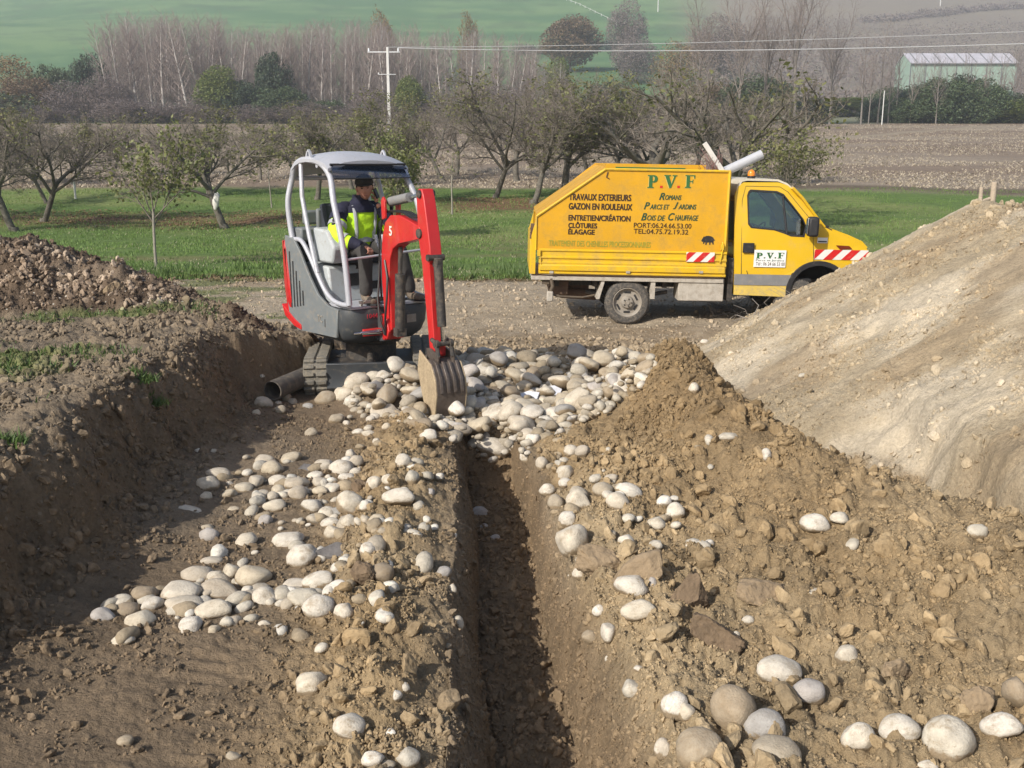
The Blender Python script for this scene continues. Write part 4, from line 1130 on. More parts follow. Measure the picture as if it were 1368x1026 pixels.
def base_at(px, py, Y):
    X = (px - 684) / FPX * Y
    for _ in range(3): X = (px - 684) / FPX * (Y * cp - (gz(X, Y) - CAM_H) * sp)
    return X
def tree_h(px_top, Y, z0):
    return at_Y(684, px_top, Y).z - z0
def crown_top(root):
    return max((root.matrix_world @ Vector(v.co)).z for ch in root.children for v in ch.data.vertices)
bpy.context.view_layer.update()
top0 = {}
for t in walnuts + young + saps: top0[id(t)] = max(max(v.co.z for v in ch.data.vertices) for ch in t.children)
def orchard(src, px, Y, ptop, rz, label, cat='tree', group=None, wide=1.):
    X = base_at(px, 0, Y); z0 = gz(X, Y); h = tree_h(ptop, Y, z0); sc = h / top0[id(src)]
    o = place(src, X, Y, sc * wide * (1.3 if cat == 'tree' and Y > 32 else 1), rz, label, cat, group, sz=sc)
    return o
W = walnuts
orchard(W[1], 20, 33.5, 96, .2, 'walnut tree at the left edge, leaning trunk, sparse green leaves', wide=1.1)
orchard(W[2], 58, 36.5, 110, 2.9, 'walnut tree second from the left edge with a strongly slanting dark trunk')
orchard(W[4], 64, 43, 125, 1.0, 'walnut tree with a twin trunk standing behind the two leftmost walnut trees')
orchard(W[0], 300, 34.5, 128, .1, 'nearly bare walnut tree left of the digger cab with a leaning forked trunk', wide=1.1).rotation_euler = (0, -.16, .6)
orchard(W[3], 279, 46, 140, 2.0, 'smaller dark walnut tree seen behind the forked leaning walnut left of the cab')
orchard(W[0], 424, 45, 125, 3.3, 'walnut tree whose crown rises straight behind the left part of the digger cab')
orchard(W[3], 540, 44, 118, 4.2, 'leafier walnut tree whose crown rises just right of the electricity pole')
orchard(W[4], 662, 45.5, 70, 2.6, 'tall walnut tree in mid picture, left of two others beside the yellow truck', wide=1.05).rotation_euler = (0, -.12, 2.6)
orchard(W[1], 712, 43, 80, 3.4, 'walnut tree with a leaning trunk, middle of three just left of the yellow truck', wide=1.05)
orchard(W[0], 755, 46, 90, 5.1, 'walnut tree directly behind the slanted rear of the yellow truck box', wide=1.1)
orchard(W[3], 820, 52, 95, .9, 'leafy walnut tree farther back, showing above the truck box between two others')
orchard(W[5], 887, 43.5, 84, 1.7, 'thick trunked walnut tree forking low right above the truck box', wide=1.2)
orchard(W[5], 968, 38, 80, 4.0, 'bare many stemmed walnut tree rising behind the grey pipe on the truck', wide=1.05)
orchard(W[2], -45, 38, 90, 1.3, 'walnut tree mostly outside the left edge, only its branches showing')
orchard(W[1], 610, 58, 105, 4.4, 'distant walnut tree at the orchard edge between pole and tall walnut')
orchard(W[2], 150, 57, 150, 4.4, 'distant walnut tree at the orchard edge behind the young leafy tree')
GO = 'walnut trees at the back of the orchard'
for px, Yb, tp, k in [(592, 54, 112, 2), (690, 55, 90, 0), (790, 53, 88, 1), (848, 50, 96, 4), (925, 54, 92, 3), (1000, 52, 105, 1), (395, 56, 130, 4), (470, 50, 118, 3), (348, 55, 150, 1), (105, 56, 140, 0), (-10, 52, 120, 3), (232, 58, 150, 2)]:
    orchard(W[k], px, Yb, tp, px * .7, 'walnut tree in the back row, its twigs merging with those of its neighbours', group=GO)
Y = young
orchard(Y[0], 209, 23.6, 155, .4, 'young leafy tree with a thin straight grey trunk standing alone in the grass', wide=.95)
orchard(Y[1], 533, 31, 172, 1.9, 'young leafy tree partly hidden behind the right side of the digger cab')
orchard(Y[2], 1043, 34, 166, .7, 'young leafy tree showing above the truck windscreen', wide=.85)
S = saps
orchard(S[0], 101, 45, 232, 0, 'thin bare sapling with a white guard in the grass far left', 'sapling')
orchard(S[1], 363, 42, 185, 1, 'thin bare sapling standing just left of the digger cab', 'sapling')
orchard(S[0], 604, 38.5, 192, 2, 'thin bare sapling in the grass right of the digger arm', 'sapling', wide=1.3)
orchard(S[1], 157, 49, 240, 3, 'small pale sapling behind the young leafy tree', 'sapling')
mb = MB(); mb.cyl((0, 0, 0), (0, 0, .75), .05, n=10)
g = mb.build('trunk_guard', 'guard', loc=(base_at(101, 0, 45), 45, gz(base_at(101, 0, 45), 45))); tag(g, 'white tube guard round the foot of the far left sapling', 'tree guard')
# pale ragged bundle hanging on the leaning trunk
V, F = ico(3); d = V * (1 + .35 * fbm(V[:, 0] * 3, V[:, 1] * 3 + V[:, 2] * 4, 5, 3))[:, None]
bd = link('cloth_bundle', mesh_np('cloth_bundle', d * np.array([.11, .08, .30]), F, True, [M['plank_white']]))
bd.location = at_Y(289, 268, 34.2); bd.rotation_euler = (0, .2, 0)
tag(bd, 'pale ragged cloth bundle hanging on the leaning walnut trunk left of the cab', 'bundle')



# ---- poplars and woodland beyond the stubble field
POP = dict(trunk=15, r=.15, nseg=[7, 4, 3, 2], bend=[.012, .06, .1, .12], up=[.0, .14, .10, .05], taper=[.12, .3, .3, .3], count=[(40, 44), (7, 9), (4, 5)], start=[.12, .12, .1], spread=[.62, .55, .6],
           ratio=[.26, .42, .45], fall=[.55, .3, .2], rad=[.045, .024, .018], bark='poplar_bark', twigmat='poplar_twig', leaves=0, big=0)
pops = []
for k in range(4):
    s = dict(POP); s['dir'] = (random.uniform(-.05, .05), random.uniform(-.05, .05), 1)
    pops.append(make_tree(s, 80 + k, name='poplar'))
ASH = dict(trunk=9, r=.22, nseg=[5, 6, 4, 3, 2], bend=[.03, .07, .1, .12, .14], up=[.0, .10, .08, .04, .02], taper=[.6, .25, .3, .3, .3], count=[(8, 10), (11, 13), (6, 8), (4, 5)], start=[.40, .15, .12, .1], spread=[.5, .6, .65, .65],
           ratio=[.95, .42, .45, .5], fall=[.1, .3, .2, .2], rad=[.10, .042, .022, .015], bark='ash_bark', twigmat='ash_twig', leaves=0, big=1)
ashes = [make_tree(dict(ASH, dir=(random.uniform(-.06, .06), 0, 1)), 90 + k, name='bare_tree') for k in range(3)]
dpops = [make_tree(dict(POP, dir=(random.uniform(-.06, .06), 0, 1), bark='ash_bark', twigmat='ash_twig', r=.13, count=[(22, 26), (6, 8), (4, 5)], start=[.25, .15, .1], spread=[.6, .6, .6], ratio=[.30, .45, .45]), 95 + k, name='bare_tree') for k in range(3)]
for t in pops + ashes + dpops: top0[id(t)] = max(max(v.co.z for v in ch.data.vertices) for ch in t.children)
def far_tree(src, px, Y, ptop, label, group=None, cat='tree', wide=1., jit=0.):
    X = base_at(px, 0, Y) * 1.0; z0 = gz(X, Y); h = tree_h(ptop, Y, z0) * random.uniform(1 - jit, 1 + jit); sc = h / top0[id(src)]
    return place(src, X, Y, sc * wide, random.uniform(0, 6.3), label, cat, group, sz=sc, z=z0 - .3)
GP = 'bare poplars in the plantation beyond the stubble field'
for row, Yr in enumerate((168, 176, 185, 195, 206)):
    for px in np.arange(148, 760, 13.5 if row < 3 else 17):
        p = px + random.uniform(-5, 5) + row * 3
        top = np.interp(p, [140, 170, 300, 330, 430, 480, 560, 640, 700, 760], [34, 8, 12, 30, 22, 16, 28, 32, 48, 80]) + random.uniform(-6, 14)
        if p > 560 and random.random() < .35: continue
        far_tree(random.choice(pops), p, Yr + random.uniform(-2, 2), top, 'slim bare poplar with a pale stem in the grey plantation beyond the stubble field', GP, wide=random.uniform(1.2, 1.8))
for px, Yf, top, lab in [(930, 150, -40, 'tall bare tree leaning left, leftmost of the tall trees above the truck cab'), (985, 148, -60, 'tall bare pale stemmed tree above the grey pipe on the truck'),
        (1020, 152, -45, 'tall bare tree above the truck cab, between two pale stemmed ones'), (1062, 150, -70, 'tall bare tree with pale forked stem above the truck windscreen'), (1108, 156, -25, 'tall dark stemmed bare tree with wide forks left of the thin grey post')]:
    far_tree(ashes[int(px / 10) % 3], px, Yf, top, lab, wide=.8)
for px, top in [(1150, 20), (1160, 45), (1172, 10), (1186, 35), (1196, 25), (1215, 60), (1232, 70), (1250, 60), (1268, 66), (1290, 62), (1310, 70), (1330, 58), (1352, 48), (1368, 62), (1395, 50), (905, 40), (945, 10), (1004, 40), (1035, 60), (880, 60)]:
    far_tree(random.choice(dpops), px, 158 + random.uniform(-3, 6), top, 'slim bare tree rising from the hedge at the right end of the stubble field' if px > 1100 else 'slim bare tree in the thin wood above the truck', 'slim bare trees in the hedge on the right' if px > 1100 else 'slim bare trees above the truck', wide=random.uniform(.9, 1.4))

# ---- leafy crowns for evergreens, bushes and autumn trees
def crown_pts(n, rx, rz, seed, thr=-.15, cz=None):
    r = np.random.default_rng(seed); out = []
    while len(out) < n:
        p = r.normal(size=(n, 3)); p /= np.linalg.norm(p, axis=1, keepdims=True); p *= r.random((n, 1)) ** .42
        q = p * np.array([rx, rx, rz])
        lobes = 1 + .28 * fbm(p[:, 0] * 2.2 + seed, p[:, 1] * 2.2 + p[:, 2] * 2.6, seed, 3)
        q *= lobes[:, None]
        k = fbm(q[:, 0] / rx * 2.8 + q[:, 1] / rx * 1.3, q[:, 2] / rz * 2.6 - q[:, 1] / rx * 2, seed + 3, 3) > thr
        out += list(q[k])
    return np.array(out[:n])
leafy = {}
def leafy_tree(kind, mat, seed, rx, rz, n, size, stem=.25, cone=False):
    root = empty(kind, (0, 0, 0)); p = crown_pts(n, rx, rz, seed)
    p[:, 2] += rz * (1 + stem)
    if cone:
        f = np.clip(1.35 - p[:, 2] / (rz * 2.4), .12, 1); p[:, :2] *= f[:, None]
    link('trunk', seg_mesh('trunk', [(Vector((0, 0, -.3)), Vector((0, 0, rz * .9)), .16, .1, 0), (Vector((0, 0, rz * .5)), Vector((rx * .4, 0, rz * 1.5)), .08, .03, 0), (Vector((0, 0, rz * .5)), Vector((-rx * .4, .2, rz * 1.4)), .08, .03, 0)], 'bark', 7), root)
    link('crown', leaf_mesh('crown', p, size, mat, seed, aspect=.7), root)
    top0[id(root)] = p[:, 2].max()
    return root
LT = {'conifer': [leafy_tree('evergreen_tree', 'dark_leaf', 1 + k, 2.2, 5.0, 16000, .26, .1, True) for k in range(2)],
      'bush': [leafy_tree('bush', 'bush_leaf', 11 + k, 3.2, 2.6, 15000, .22, -.05) for k in range(3)],
      'dark': [leafy_tree('bush', 'dark_leaf', 21 + k, 3.2, 2.6, 15000, .22, -.05) for k in range(2)],
      'lime': [leafy_tree('leafy_tree', 'lime_leaf', 31 + k, 2.4, 3.6, 14000, .22, .1) for k in range(2)],
      'autumn': [leafy_tree('autumn_tree', 'autumn_leaf', 41 + k, 3.0, 3.4, 6000, .22, .2) for k in range(2)],
      'rust': [leafy_tree('autumn_tree', 'rust_leaf', 51 + k, 3.6, 3.2, 14000, .24, .2) for k in range(2)],
      'purple': [leafy_tree('bare_bush', 'purple_leaf', 61 + k, 3.2, 3.2, 14000, .16, .1) for k in range(2)]}
def leafy_at(kind, k, px, Yf, ptop, wpx, label, cat='tree', group=None):
    src = LT[kind][k % len(LT[kind])]; X = base_at(px, 0, Yf); z0 = gz(X, Yf)
    h = tree_h(ptop, Yf, z0); sz = h / top0[id(src)]
    xs = [v.co.x for ch in src.children if ch.name.startswith('crown') for v in ch.data.vertices]; w0 = max(xs) - min(xs)
    w = wpx / FPX * Yf * 1.35
    return place(src, X, Yf, w / w0, random.uniform(0, 6), label, cat, group, sz=sz, z=z0 - .2)
leafy_at('autumn', 0, 20, 172, 70, 60, 'yellow brown autumn tree at the far left, in front of the green hill')
leafy_at('rust', 0, 45, 166, 100, 70, 'greenish brown tree below the yellow autumn one at the far left')
leafy_at('bush', 0, 75, 170, 84, 46, 'dark evergreen left of the tallest dark evergreen at the far left')
leafy_at('dark', 1, 124, 168, 68, 42, 'tallest dark evergreen beside the left end of the poplar plantation')
leafy_at('purple', 0, 98, 165, 105, 60, 'purplish bare bush between two dark evergreens at the far left')
leafy_at('purple', 1, 145, 165, 95, 50, 'purplish bare bush at the foot of the first poplars')
leafy_at('bush', 0, 182, 164, 142, 50, 'green bush in front of the left poplars')
leafy_at('bush', 1, 15, 164, 118, 90, 'green bush at the left edge of the wood')
leafy_at('lime', 0, 297, 165, 84, 46, 'light green leafy tree standing before the poplars')
leafy_at('dark', 0, 368, 167, 66, 40, 'dark evergreen showing among the poplars right of the light green tree')
leafy_at('bush', 2, 375, 164, 112, 60, 'dark green bush below the evergreen among the poplars')
leafy_at('dark', 0, 325, 165, 105, 50, 'dark bush between the light green tree and the green bush')
leafy_at('bush', 0, 240, 165, 140, 50, 'low green bush left of the light green tree')
leafy_at('bush', 1, 440, 166, 130, 50, 'green bush behind the crown of the tree above the cab')
leafy_at('lime', 1, 547, 160, 98, 36, 'light green leafy tree just right of the electricity pole')
leafy_at('purple', 0, 500, 165, 115, 60, 'purplish bush behind the electricity pole')
leafy_at('bush', 2, 600, 165, 135, 50, 'green bush behind the walnut crowns in mid picture')
leafy_at('purple', 1, 660, 166, 110, 80, 'purplish bush behind the tall walnut tree')
leafy_at('bush', 0, 745, 165, 125, 60, 'green bush behind the walnut tree next to the truck box')
leafy_at('lime', 0, 745, 190, 72, 26, 'small green tree just below the two power lines in mid picture')
leafy_at('dark', 1, 820, 165, 105, 70, 'dark bush behind the far walnut above the truck box')
leafy_at('autumn', 1, 512, 240, 6, 34, 'yellow autumn tree top showing over the poplars beside the pole')
leafy_at('autumn', 0, 625, 240, 12, 24, 'yellow brown tree top showing over the poplars in mid picture')
leafy_at('rust', 1, 762, 330, 18, 60, 'round rusty green tree alone on the green hill')
leafy_at('purple', 0, 836, 330, -6, 42, 'dark bare bushy tree on the hill, right of the round rusty one')
leafy_at('purple', 1, 850, 300, 48, 50, 'purplish thicket on the hill above the truck box')
for i, (px, w) in enumerate([(170, 70), (215, 60), (270, 70), (345, 60), (405, 70), (455, 60), (520, 60), (570, 70), (630, 60), (700, 70), (60, 80), (780, 70), (860, 80)]):
    leafy_at('purple', i, px, 161.5 + (i % 3), 128 + (i * 7) % 12, w, 'grey purple leafless undergrowth bush along the far edge of the stubble field', 'bush', 'undergrowth along the far edge of the field')
leafy_at('autumn', 1, 905, 260, 50, 60, 'yellowish thicket on the hill behind the tall bare trees')
leafy_at('purple', 0, 960, 300, 15, 60, 'purple brown thicket on the hill behind the tall bare trees')
leafy_at('rust', 0, 950, 170, 110, 80, 'brownish green thicket above the truck cab')
leafy_at('bush', 1, 1010, 166, 95, 90, 'dark green thicket above the amber beacon')
leafy_at('dark', 0, 1085, 162, 128, 44, 'round dark bush just left of the tall dark stemmed tree')
leafy_at('lime', 1, 1135, 200, 128, 90, 'light green shrubs behind the tall dark stemmed tree')
leafy_at('bush', 2, 1195, 172, 112, 56, 'light green bush behind the slim trunks near the thin grey post')
for i, (px, top, w, kd) in enumerate([(1212, 128, 50, 'bush'), (1232, 110, 60, 'dark'), (1258, 100, 64, 'bush'), (1284, 96, 60, 'dark'), (1306, 102, 60, 'bush'), (1326, 112, 60, 'dark'), (1348, 130, 60, 'lime'), (1375, 122, 70, 'bush'), (1410, 118, 70, 'dark')]):
    leafy_at(kd, i, px, 162 + i % 2 * 3, top, w, 'dark green bush in the dense hedge below the pale green barn', 'bush', 'bushes in the hedge below the barn')
leafy_at('dark', 1, 1170, 166, 128, 40, 'dark ivy clad stump bush beside the thin grey post', 'bush')

# hedge lines on the hill (continuous, uncountable) and the grey scrub covering the right hand hillside
def stuff_leaves(name, pts, size, mat, label, seed=0, aspect=.7):
    o = link(name, leaf_mesh(name, pts, size, mat, seed, 0, aspect)); o['kind'] = 'stuff'; o['label'] = label; return o
def hedge_pts(path, n, wid, hgt):
    out = []
    L = [(Vector(a) - Vector(b)).length for a, b in zip(path[:-1], path[1:])]
    for _ in range(n):
        i = random.choices(range(len(L)), L)[0]; t = random.random()
        x = path[i][0] + (path[i + 1][0] - path[i][0]) * t + random.gauss(0, wid); y = path[i][1] + (path[i + 1][1] - path[i][1]) * t + random.gauss(0, wid)
        out.append((x, y, random.random() ** .8 * hgt))
    a = np.array(out); a[:, 2] *= (.7 + .5 * fbm(a[:, 0] / 6, a[:, 1] / 6, 9, 3)); a[:, 2] += height(a[:, 0], a[:, 1], False)[0]
    return a
def hill_pt(px, py):
    Ys = np.linspace(165, 900, 1500); d = ray(px, py); X = d[0] / d[1] * Ys; Z = CAM_H + d[2] / d[1] * Ys
    h, _ = height(X, Ys, False); k = np.argmax(Z < h) if (Z < h).any() else 1400
    return (X[k], Ys[k])
path1 = [hill_pt(px, py) for px, py in [(690, 74), (740, 72), (800, 68), (830, 62), (850, 45)]]
stuff_leaves('hedge', hedge_pts(path1, 7000, 1.6, 4.5), .8, 'dark_leaf', 'dark hedge line running across the green hill')
path2 = [hill_pt(px, py) for px, py in [(1150, 30), (1200, 28), (1250, 22), (1300, 15), (1368, 12), (1420, 10)]]
stuff_leaves('hedgerow', hedge_pts(path2, 5000, 1.5, 4.), .8, 'purple_leaf', 'dark hedgerow high on the right hillside')
sc = []
r9 = np.random.default_rng(77)
px = r9.uniform(860, 1500, 60000); Yy = r9.uniform(215, 520, 60000)
X = (px - 684) / FPX * Yy * 1.0
nz = fbm(X / 14, Yy / 14, 300, 3)
k = (nz > -.25) & (px > 900 + (Yy - 215) * .3) & ~((px > 1190) & (px < 1375) & (Yy > 222) & (Yy < 275)) & ~((px > 1100) & (px < 1215) & (Yy < 330) & (fbm(X / 30, Yy / 30, 301, 2) > -.1))
X = X[k]; Yy = Yy[k]; hh = r9.random(len(X)) ** .7 * (3.5 + 5 * np.clip(nz[k], 0, 1) * 2)
Z = height(X, Yy, False)[0] + hh
stuff_leaves('scrub', np.stack([X, Yy, Z], 1), 1.0, 'purple_leaf', 'grey purple leafless scrub covering the right hillside', 3, .35)

# ------------------------------------------------------------------ grass, weeds, straw, fallen leaves
def blades(name, xs, ys, h, w, mat, label, seed=0, lean=.35, zoff=0):
    r = np.random.default_rng(seed); n = len(xs); z = height(xs, ys, True)[0] + zoff
    a = r.uniform(0, 6.28, n); hh = h * r.uniform(.5, 1.3, n); ww = w * r.uniform(.7, 1.3, n)
    ux, uy = np.cos(a) * ww / 2, np.sin(a) * ww / 2
    lx, ly = r.normal(0, lean, n) * hh, r.normal(0, lean, n) * hh
    V = np.stack([np.stack([xs - ux, ys - uy, z - .01], 1), np.stack([xs + ux, ys + uy, z - .01], 1), np.stack([xs + lx, ys + ly, z + hh], 1)], 1)
    me = mesh_np(name, V.reshape(-1, 3), np.arange(3 * n).reshape(-1, 3), False, [M[mat]])
    o = link(name, me); o['kind'] = 'stuff'; o['label'] = label; return o
def fan(n, y0, y1, pw=1., half=.56):
    y = y0 + (y1 - y0) * rng.random(n) ** pw; return rng.uniform(-half, half, n) * y, y
x, y = fan(90000, 21.2, 50, 1.3); q = fbm(x / 1.2, y / 1.2, 401, 3) + .25 * fbm(x / .3, y / .3, 402, 2)
k = q > -.15; k &= ~((np.hypot((x - 5), (y - 16)) < 0)); k &= height(x, y, False)[1]['mound'] < .1
blades('grass', x[k], y[k], .075, .03, 'grass_blade', 'short green meadow grass behind the dirt track', 1)
x, y = fan(9000, 21.0, 23.5, 1); k = (fbm(x / .9, y / .5, 403, 3) > .05) & (height(x, y, False)[1]['mound'] < .1)
blades('tall_grass', x[k], y[k], .22, .03, 'weed_leaf', 'rank grass and weeds along the edge of the meadow', 2)
x, y = fan(14000, 21.0, 40, 1.2); k = (fbm(x / 2.5, y / 1., 404, 3) > .12) & (height(x, y, False)[1]['mound'] < .1)
blades('dry_grass', x[k], y[k], .05, .02, 'straw', 'straw coloured dry tufts in the meadow', 3, .8)
x, y = fan(26000, 33.5, 49, 1); q = (x < -3) & (y > 34) & (y < 41) & (x > -26) | (x > -4) & (x < 7) & (y > 39.5) & (y < 47); k = q & (fbm(x / 1.5, y / .8, 405, 3) > -.1)
blades('fallen_leaves', x[k], y[k], .035, .11, 'dry_leaf', 'brown fallen leaves under the walnut trees', 4, 1.2)
x, y = fan(90000, 50.5, 158, 1.15, .58); k = fbm(x / 9, y / 4, 406, 3) > -.25
k &= np.abs(y - (72 + (x - 4) * 1.18)) > 1.6
blades('maize_stubble', x[k], y[k], .10, .09, 'straw', 'pale cut maize stubble scattered over the field', 5, 1.1)
x, y = rng.uniform(-9, -3.0, 16000), rng.uniform(6, 10.6, 16000); _, I = height(x, y, False)
k = (fbm(x / .9, y / .6, 207, 3) > .10) & (I['bench'] > .7) & (I['heap'] < .1)
blades('weeds', x[k], y[k], .05, .016, 'weed_leaf', 'green weeds growing in patches on the bench above the pit', 6, .6)
for i, (px_, py_) in enumerate([(190, 505), (12, 590), (205, 540)]):
    P = hit([px_], [py_])[0]; n = 160; zz = gz(P[0], P[1])
    xs = P[0] + rng.normal(0, .05, n); ys = P[1] + rng.normal(0, .04, n)
    o = blades('weed_tuft', xs, ys, .05, .014, 'weed_leaf', '', 20 + i, .8); del o['kind']
    co = np.zeros(len(o.data.vertices) * 3, np.float32); o.data.vertices.foreach_get('co', co); co = co.reshape(-1, 3, 3)
    co[:, :, 2] += (np.clip(co[:, 0, 2], zz - .03, zz + .03) - co[:, 0, 2])[:, None]; o.data.vertices.foreach_set('co', co.ravel()); o.data.update()
    tag(o, ['small green weed growing on the edge of the left bank', 'grassy green tuft at the left edge of the picture', 'tiny green weed hanging below another on the left bank edge'][i], 'weed')
for src in walnuts + young + saps + pops + ashes + dpops + [t for l in LT.values() for t in l]:
    if id(src) not in used:
        for o in list(src.children_recursive) + [src]: bpy.data.objects.remove(o)
# ------------------------------------------------------------------ mini excavator (local x forward, y to the machine's left, z up)
EX, EY = -1.58, 10.2
EZ = .27
YAW = math.radians(-50)          # heading of the house
ex = empty('mini_excavator', (EX, EY, EZ), 0, 'red and grey mini digger with rubber tracks and silver canopy at the trench head', 'digger')
def sub(name, parent, loc=(0, 0, 0), rz=0):
    o = bpy.data.objects.new(name, None); C.objects.link(o); o.parent = parent; o.location = loc; o.rotation_euler = (0, 0, rz); o.empty_display_size = .1; return o
# everything belongs to the machine root; parts are built in world-rotated local frames via baked matrices
RH = Matrix.Rotation(YAW, 4, 'Z')
RU = Matrix.Rotation(math.radians(-83), 4, 'Z')
class XB(MB):
    def __init__(s, m): super().__init__(); s.m = m
    def build(s, *a, **k):
        s.v = [tuple(s.m @ Vector(q)) for q in s.v]
        return super().build(*a, **k)
TU = Matrix.Translation((.12, -.05, 0)) @ RU
# tracks
def track(sy):
    hw = .115; y0 = sy * .53
    path = []; L2 = .55; r = .172; cz = .182
    for k in range(13): a = math.pi / 2 - math.pi * k / 12; path.append((L2 + r * math.cos(a), cz + r * math.sin(a)))
    for k in range(1, 9): path.append((L2 - 2 * L2 * k / 9, cz - r))
    for k in range(13): a = -math.pi / 2 - math.pi * k / 12; path.append((-L2 + r * math.cos(a), cz + r * math.sin(a)))
    for k in range(1, 9): path.append((-L2 + 2 * L2 * k / 9, cz + r - .015 * math.sin(math.pi * k / 9)))
    inner = [((x - (L2 if x > 0 else -L2)) * .84 + (L2 if x > 0 else -L2) if abs(x) > L2 else x, cz + (z - cz) * .84) for x, z in path]
    m = XB(TU); m.prism(path, y0 - hw, y0 + hw, 'y', [inner])
    belt = m.build('track', 'rubber', ex, bevel=.006)
    m = XB(TU); n = len(path)
    tot = 0; pts = []
    for i in range(n):
        a = Vector(path[i]); b = Vector(path[(i + 1) % n]); d = (b - a).length; t = (-tot) % .072
        while t < d:
            q = a.lerp(b, t / d); tan = (b - a).normalized(); pts.append((q, tan)); t += .072
        tot += d
    for i, (q, tan) in enumerate(pts):
        nrm = Vector((tan.y, -tan.x)); c = Vector((q.x - (L2 if q.x > 0 else -L2) if abs(q.x) > L2 else 0, q.y - cz))
        if nrm.dot(c) < 0: nrm = -nrm
        ang = math.atan2(tan.y, tan.x)
        for s2 in (-1, 1):
            cc = q + nrm * .010
            m.box((cc.x, y0 + s2 * hw * .52, cc.y), (.04, hw * .86, .030), (0, -ang, 0))
    m.build('lugs', 'rubber', belt, bevel=.005)
    m = XB(TU)
    for x, rr in ((L2, .13), (-L2, .145), (-.28, .07), (0, .07), (.28, .07)):
        zc = cz if abs(x) > .5 else .095
        m.lathe([(-.05, .02), (-.05, rr), (.05, rr), (.05, .02)], (x, y0, zc), 'y', 20)
    m.box((0, y0, .20), (1.0, .10, .12))
    m.build('rollers', 'dark_metal', ex, bevel=.004)
for s_ in (-1, 1): track(s_)
m = XB(TU); m.span((-.38, -.45, .16), (.38, .45, .27)); m.cyl((0, 0, .25), (0, 0, .44), .26, n=28); m.cyl((0, 0, .44), (0, 0, .5), .31, n=28)
m.build('undercarriage', 'dark_metal', ex, bevel=.01)
m = XB(TU); m.prism([(.62, .10), (.70, .06), (.73, .10), (.70, .20), (.74, .34), (.68, .34), (.64, .22)], -.42, .42, 'y')
bl = m.build('dozer_blade', 'ex_dark', ex, bevel=.006)
m = XB(TU)
for sy in (-1, 1): m.box((.48, sy * .24, .19), (.42, .06, .09), (0, .1, 0))
m.tube([(.32, .0, .36), (.66, .0, .26)], .035, 12); m.build('blade_arm', 'dark_metal', bl, bevel=.008)

# house
def outline(z):  # plan outline of the lower body (x,y), rounded
    return None
H_ = lambda: XB(RH)
def body_shape(x0, x1, y0, y1, rf, rr, n=6):
    p = []
    for cx, cy, r, a0 in ((x1 - rf, y1 - rf, rf, 0), (x0 + rr, y1 - rr, rr, 90), (x0 + rr, y0 + rr, rr, 180), (x1 - rf, y0 + rf, rf, 270)):
        for k in range(n + 1): a = math.radians(a0 + 90 * k / n); p.append((cx + r * math.cos(a), cy + r * math.sin(a)))
    return p
def loft(name, secs, mat, parent, bevel=0, smooth=40):
    m = H_(); n = len(secs[0][1]); vs = []
    for z, pl in secs: vs += [(x, y, z if not callable(z) else z(x)) for x, y in pl]
    fs = [(i * n + k, i * n + (k + 1) % n, (i + 1) * n + (k + 1) % n, (i + 1) * n + k) for i in range(len(secs) - 1) for k in range(n)]
    fs += [tuple(range(n)), tuple(range((len(secs) - 1) * n, len(secs) * n))]
    m.add(vs, fs); return m.build(name, mat, parent, bevel=bevel, smooth=smooth)
floor_h = lambda x: .86 + max(0, (.12 - x)) * .62 if x > -.5 else .86 + .62 * .62
loft('floor_body', [(.50, body_shape(-.30, .50, -.40, .40, .16, .1)), (.56, body_shape(-.36, .58, -.46, .46, .2, .1)), (.66, body_shape(-.40, .62, -.49, .49, .2, .1)), (.80, body_shape(-.40, .62, -.49, .49, .16, .08)), (.84, body_shape(-.40, .60, -.48, .48, .14, .08))], 'ex_dark', ex)
# side cowls: engine bay walls with slots, rising to the rear
for sy in (-1, 1):
    m = H_(); prof = [(.40, .56), (.44, .84), (.25, .86), (.06, .95), (-.10, 1.12), (-.28, 1.36), (-.40, 1.48), (-.58, 1.50), (-.60, 1.0), (-.56, .66), (-.40, .54)]
    m.prism(prof, sy * .475, sy * .505, 'y')
    o = m.build('side_cowl', 'ex_grey', ex, bevel=.008)
    for i in range(6):
        m = H_(); x = -.50 + i * .062; m.span((x, sy * .500, .76 + i * .012), (x + .024, sy * .508, 1.36 - i * .095 - .02)) if i < 5 else m.span((.18, sy * .500, .64), (.19, sy * .508, .72))
        m.build('cooling_slot', 'black_plastic', o)
m = H_(); m.prism([(-.40, .54), (-.36, 1.40), (-.60, 1.46), (-.62, 1.0), (-.58, .66)], -.47, .47, 'y'); m.build('engine_block', 'ex_dark', ex)
loft('counterweight', [(.62, body_shape(-.70, -.36, -.44, .44, .04, .2)), (.68, body_shape(-.76, -.44, -.50, .50, .03, .22)), (1.0, body_shape(-.79, -.50, -.52, .52, .03, .24)), (1.36, body_shape(-.76, -.56, -.52, .52, .02, .2)), (1.44, body_shape(-.72, -.58, -.50, .50, .02, .1))], 'ex_red', ex)
m = H_(); m.prism([(-.30, .55), (-.44, .57), (-.64, .66), (-.70, .78), (-.62, .74), (-.42, .64), (-.30, .60)], -.515, .515, 'y'); m.build('red_skirt', 'ex_red', ex, bevel=.006)
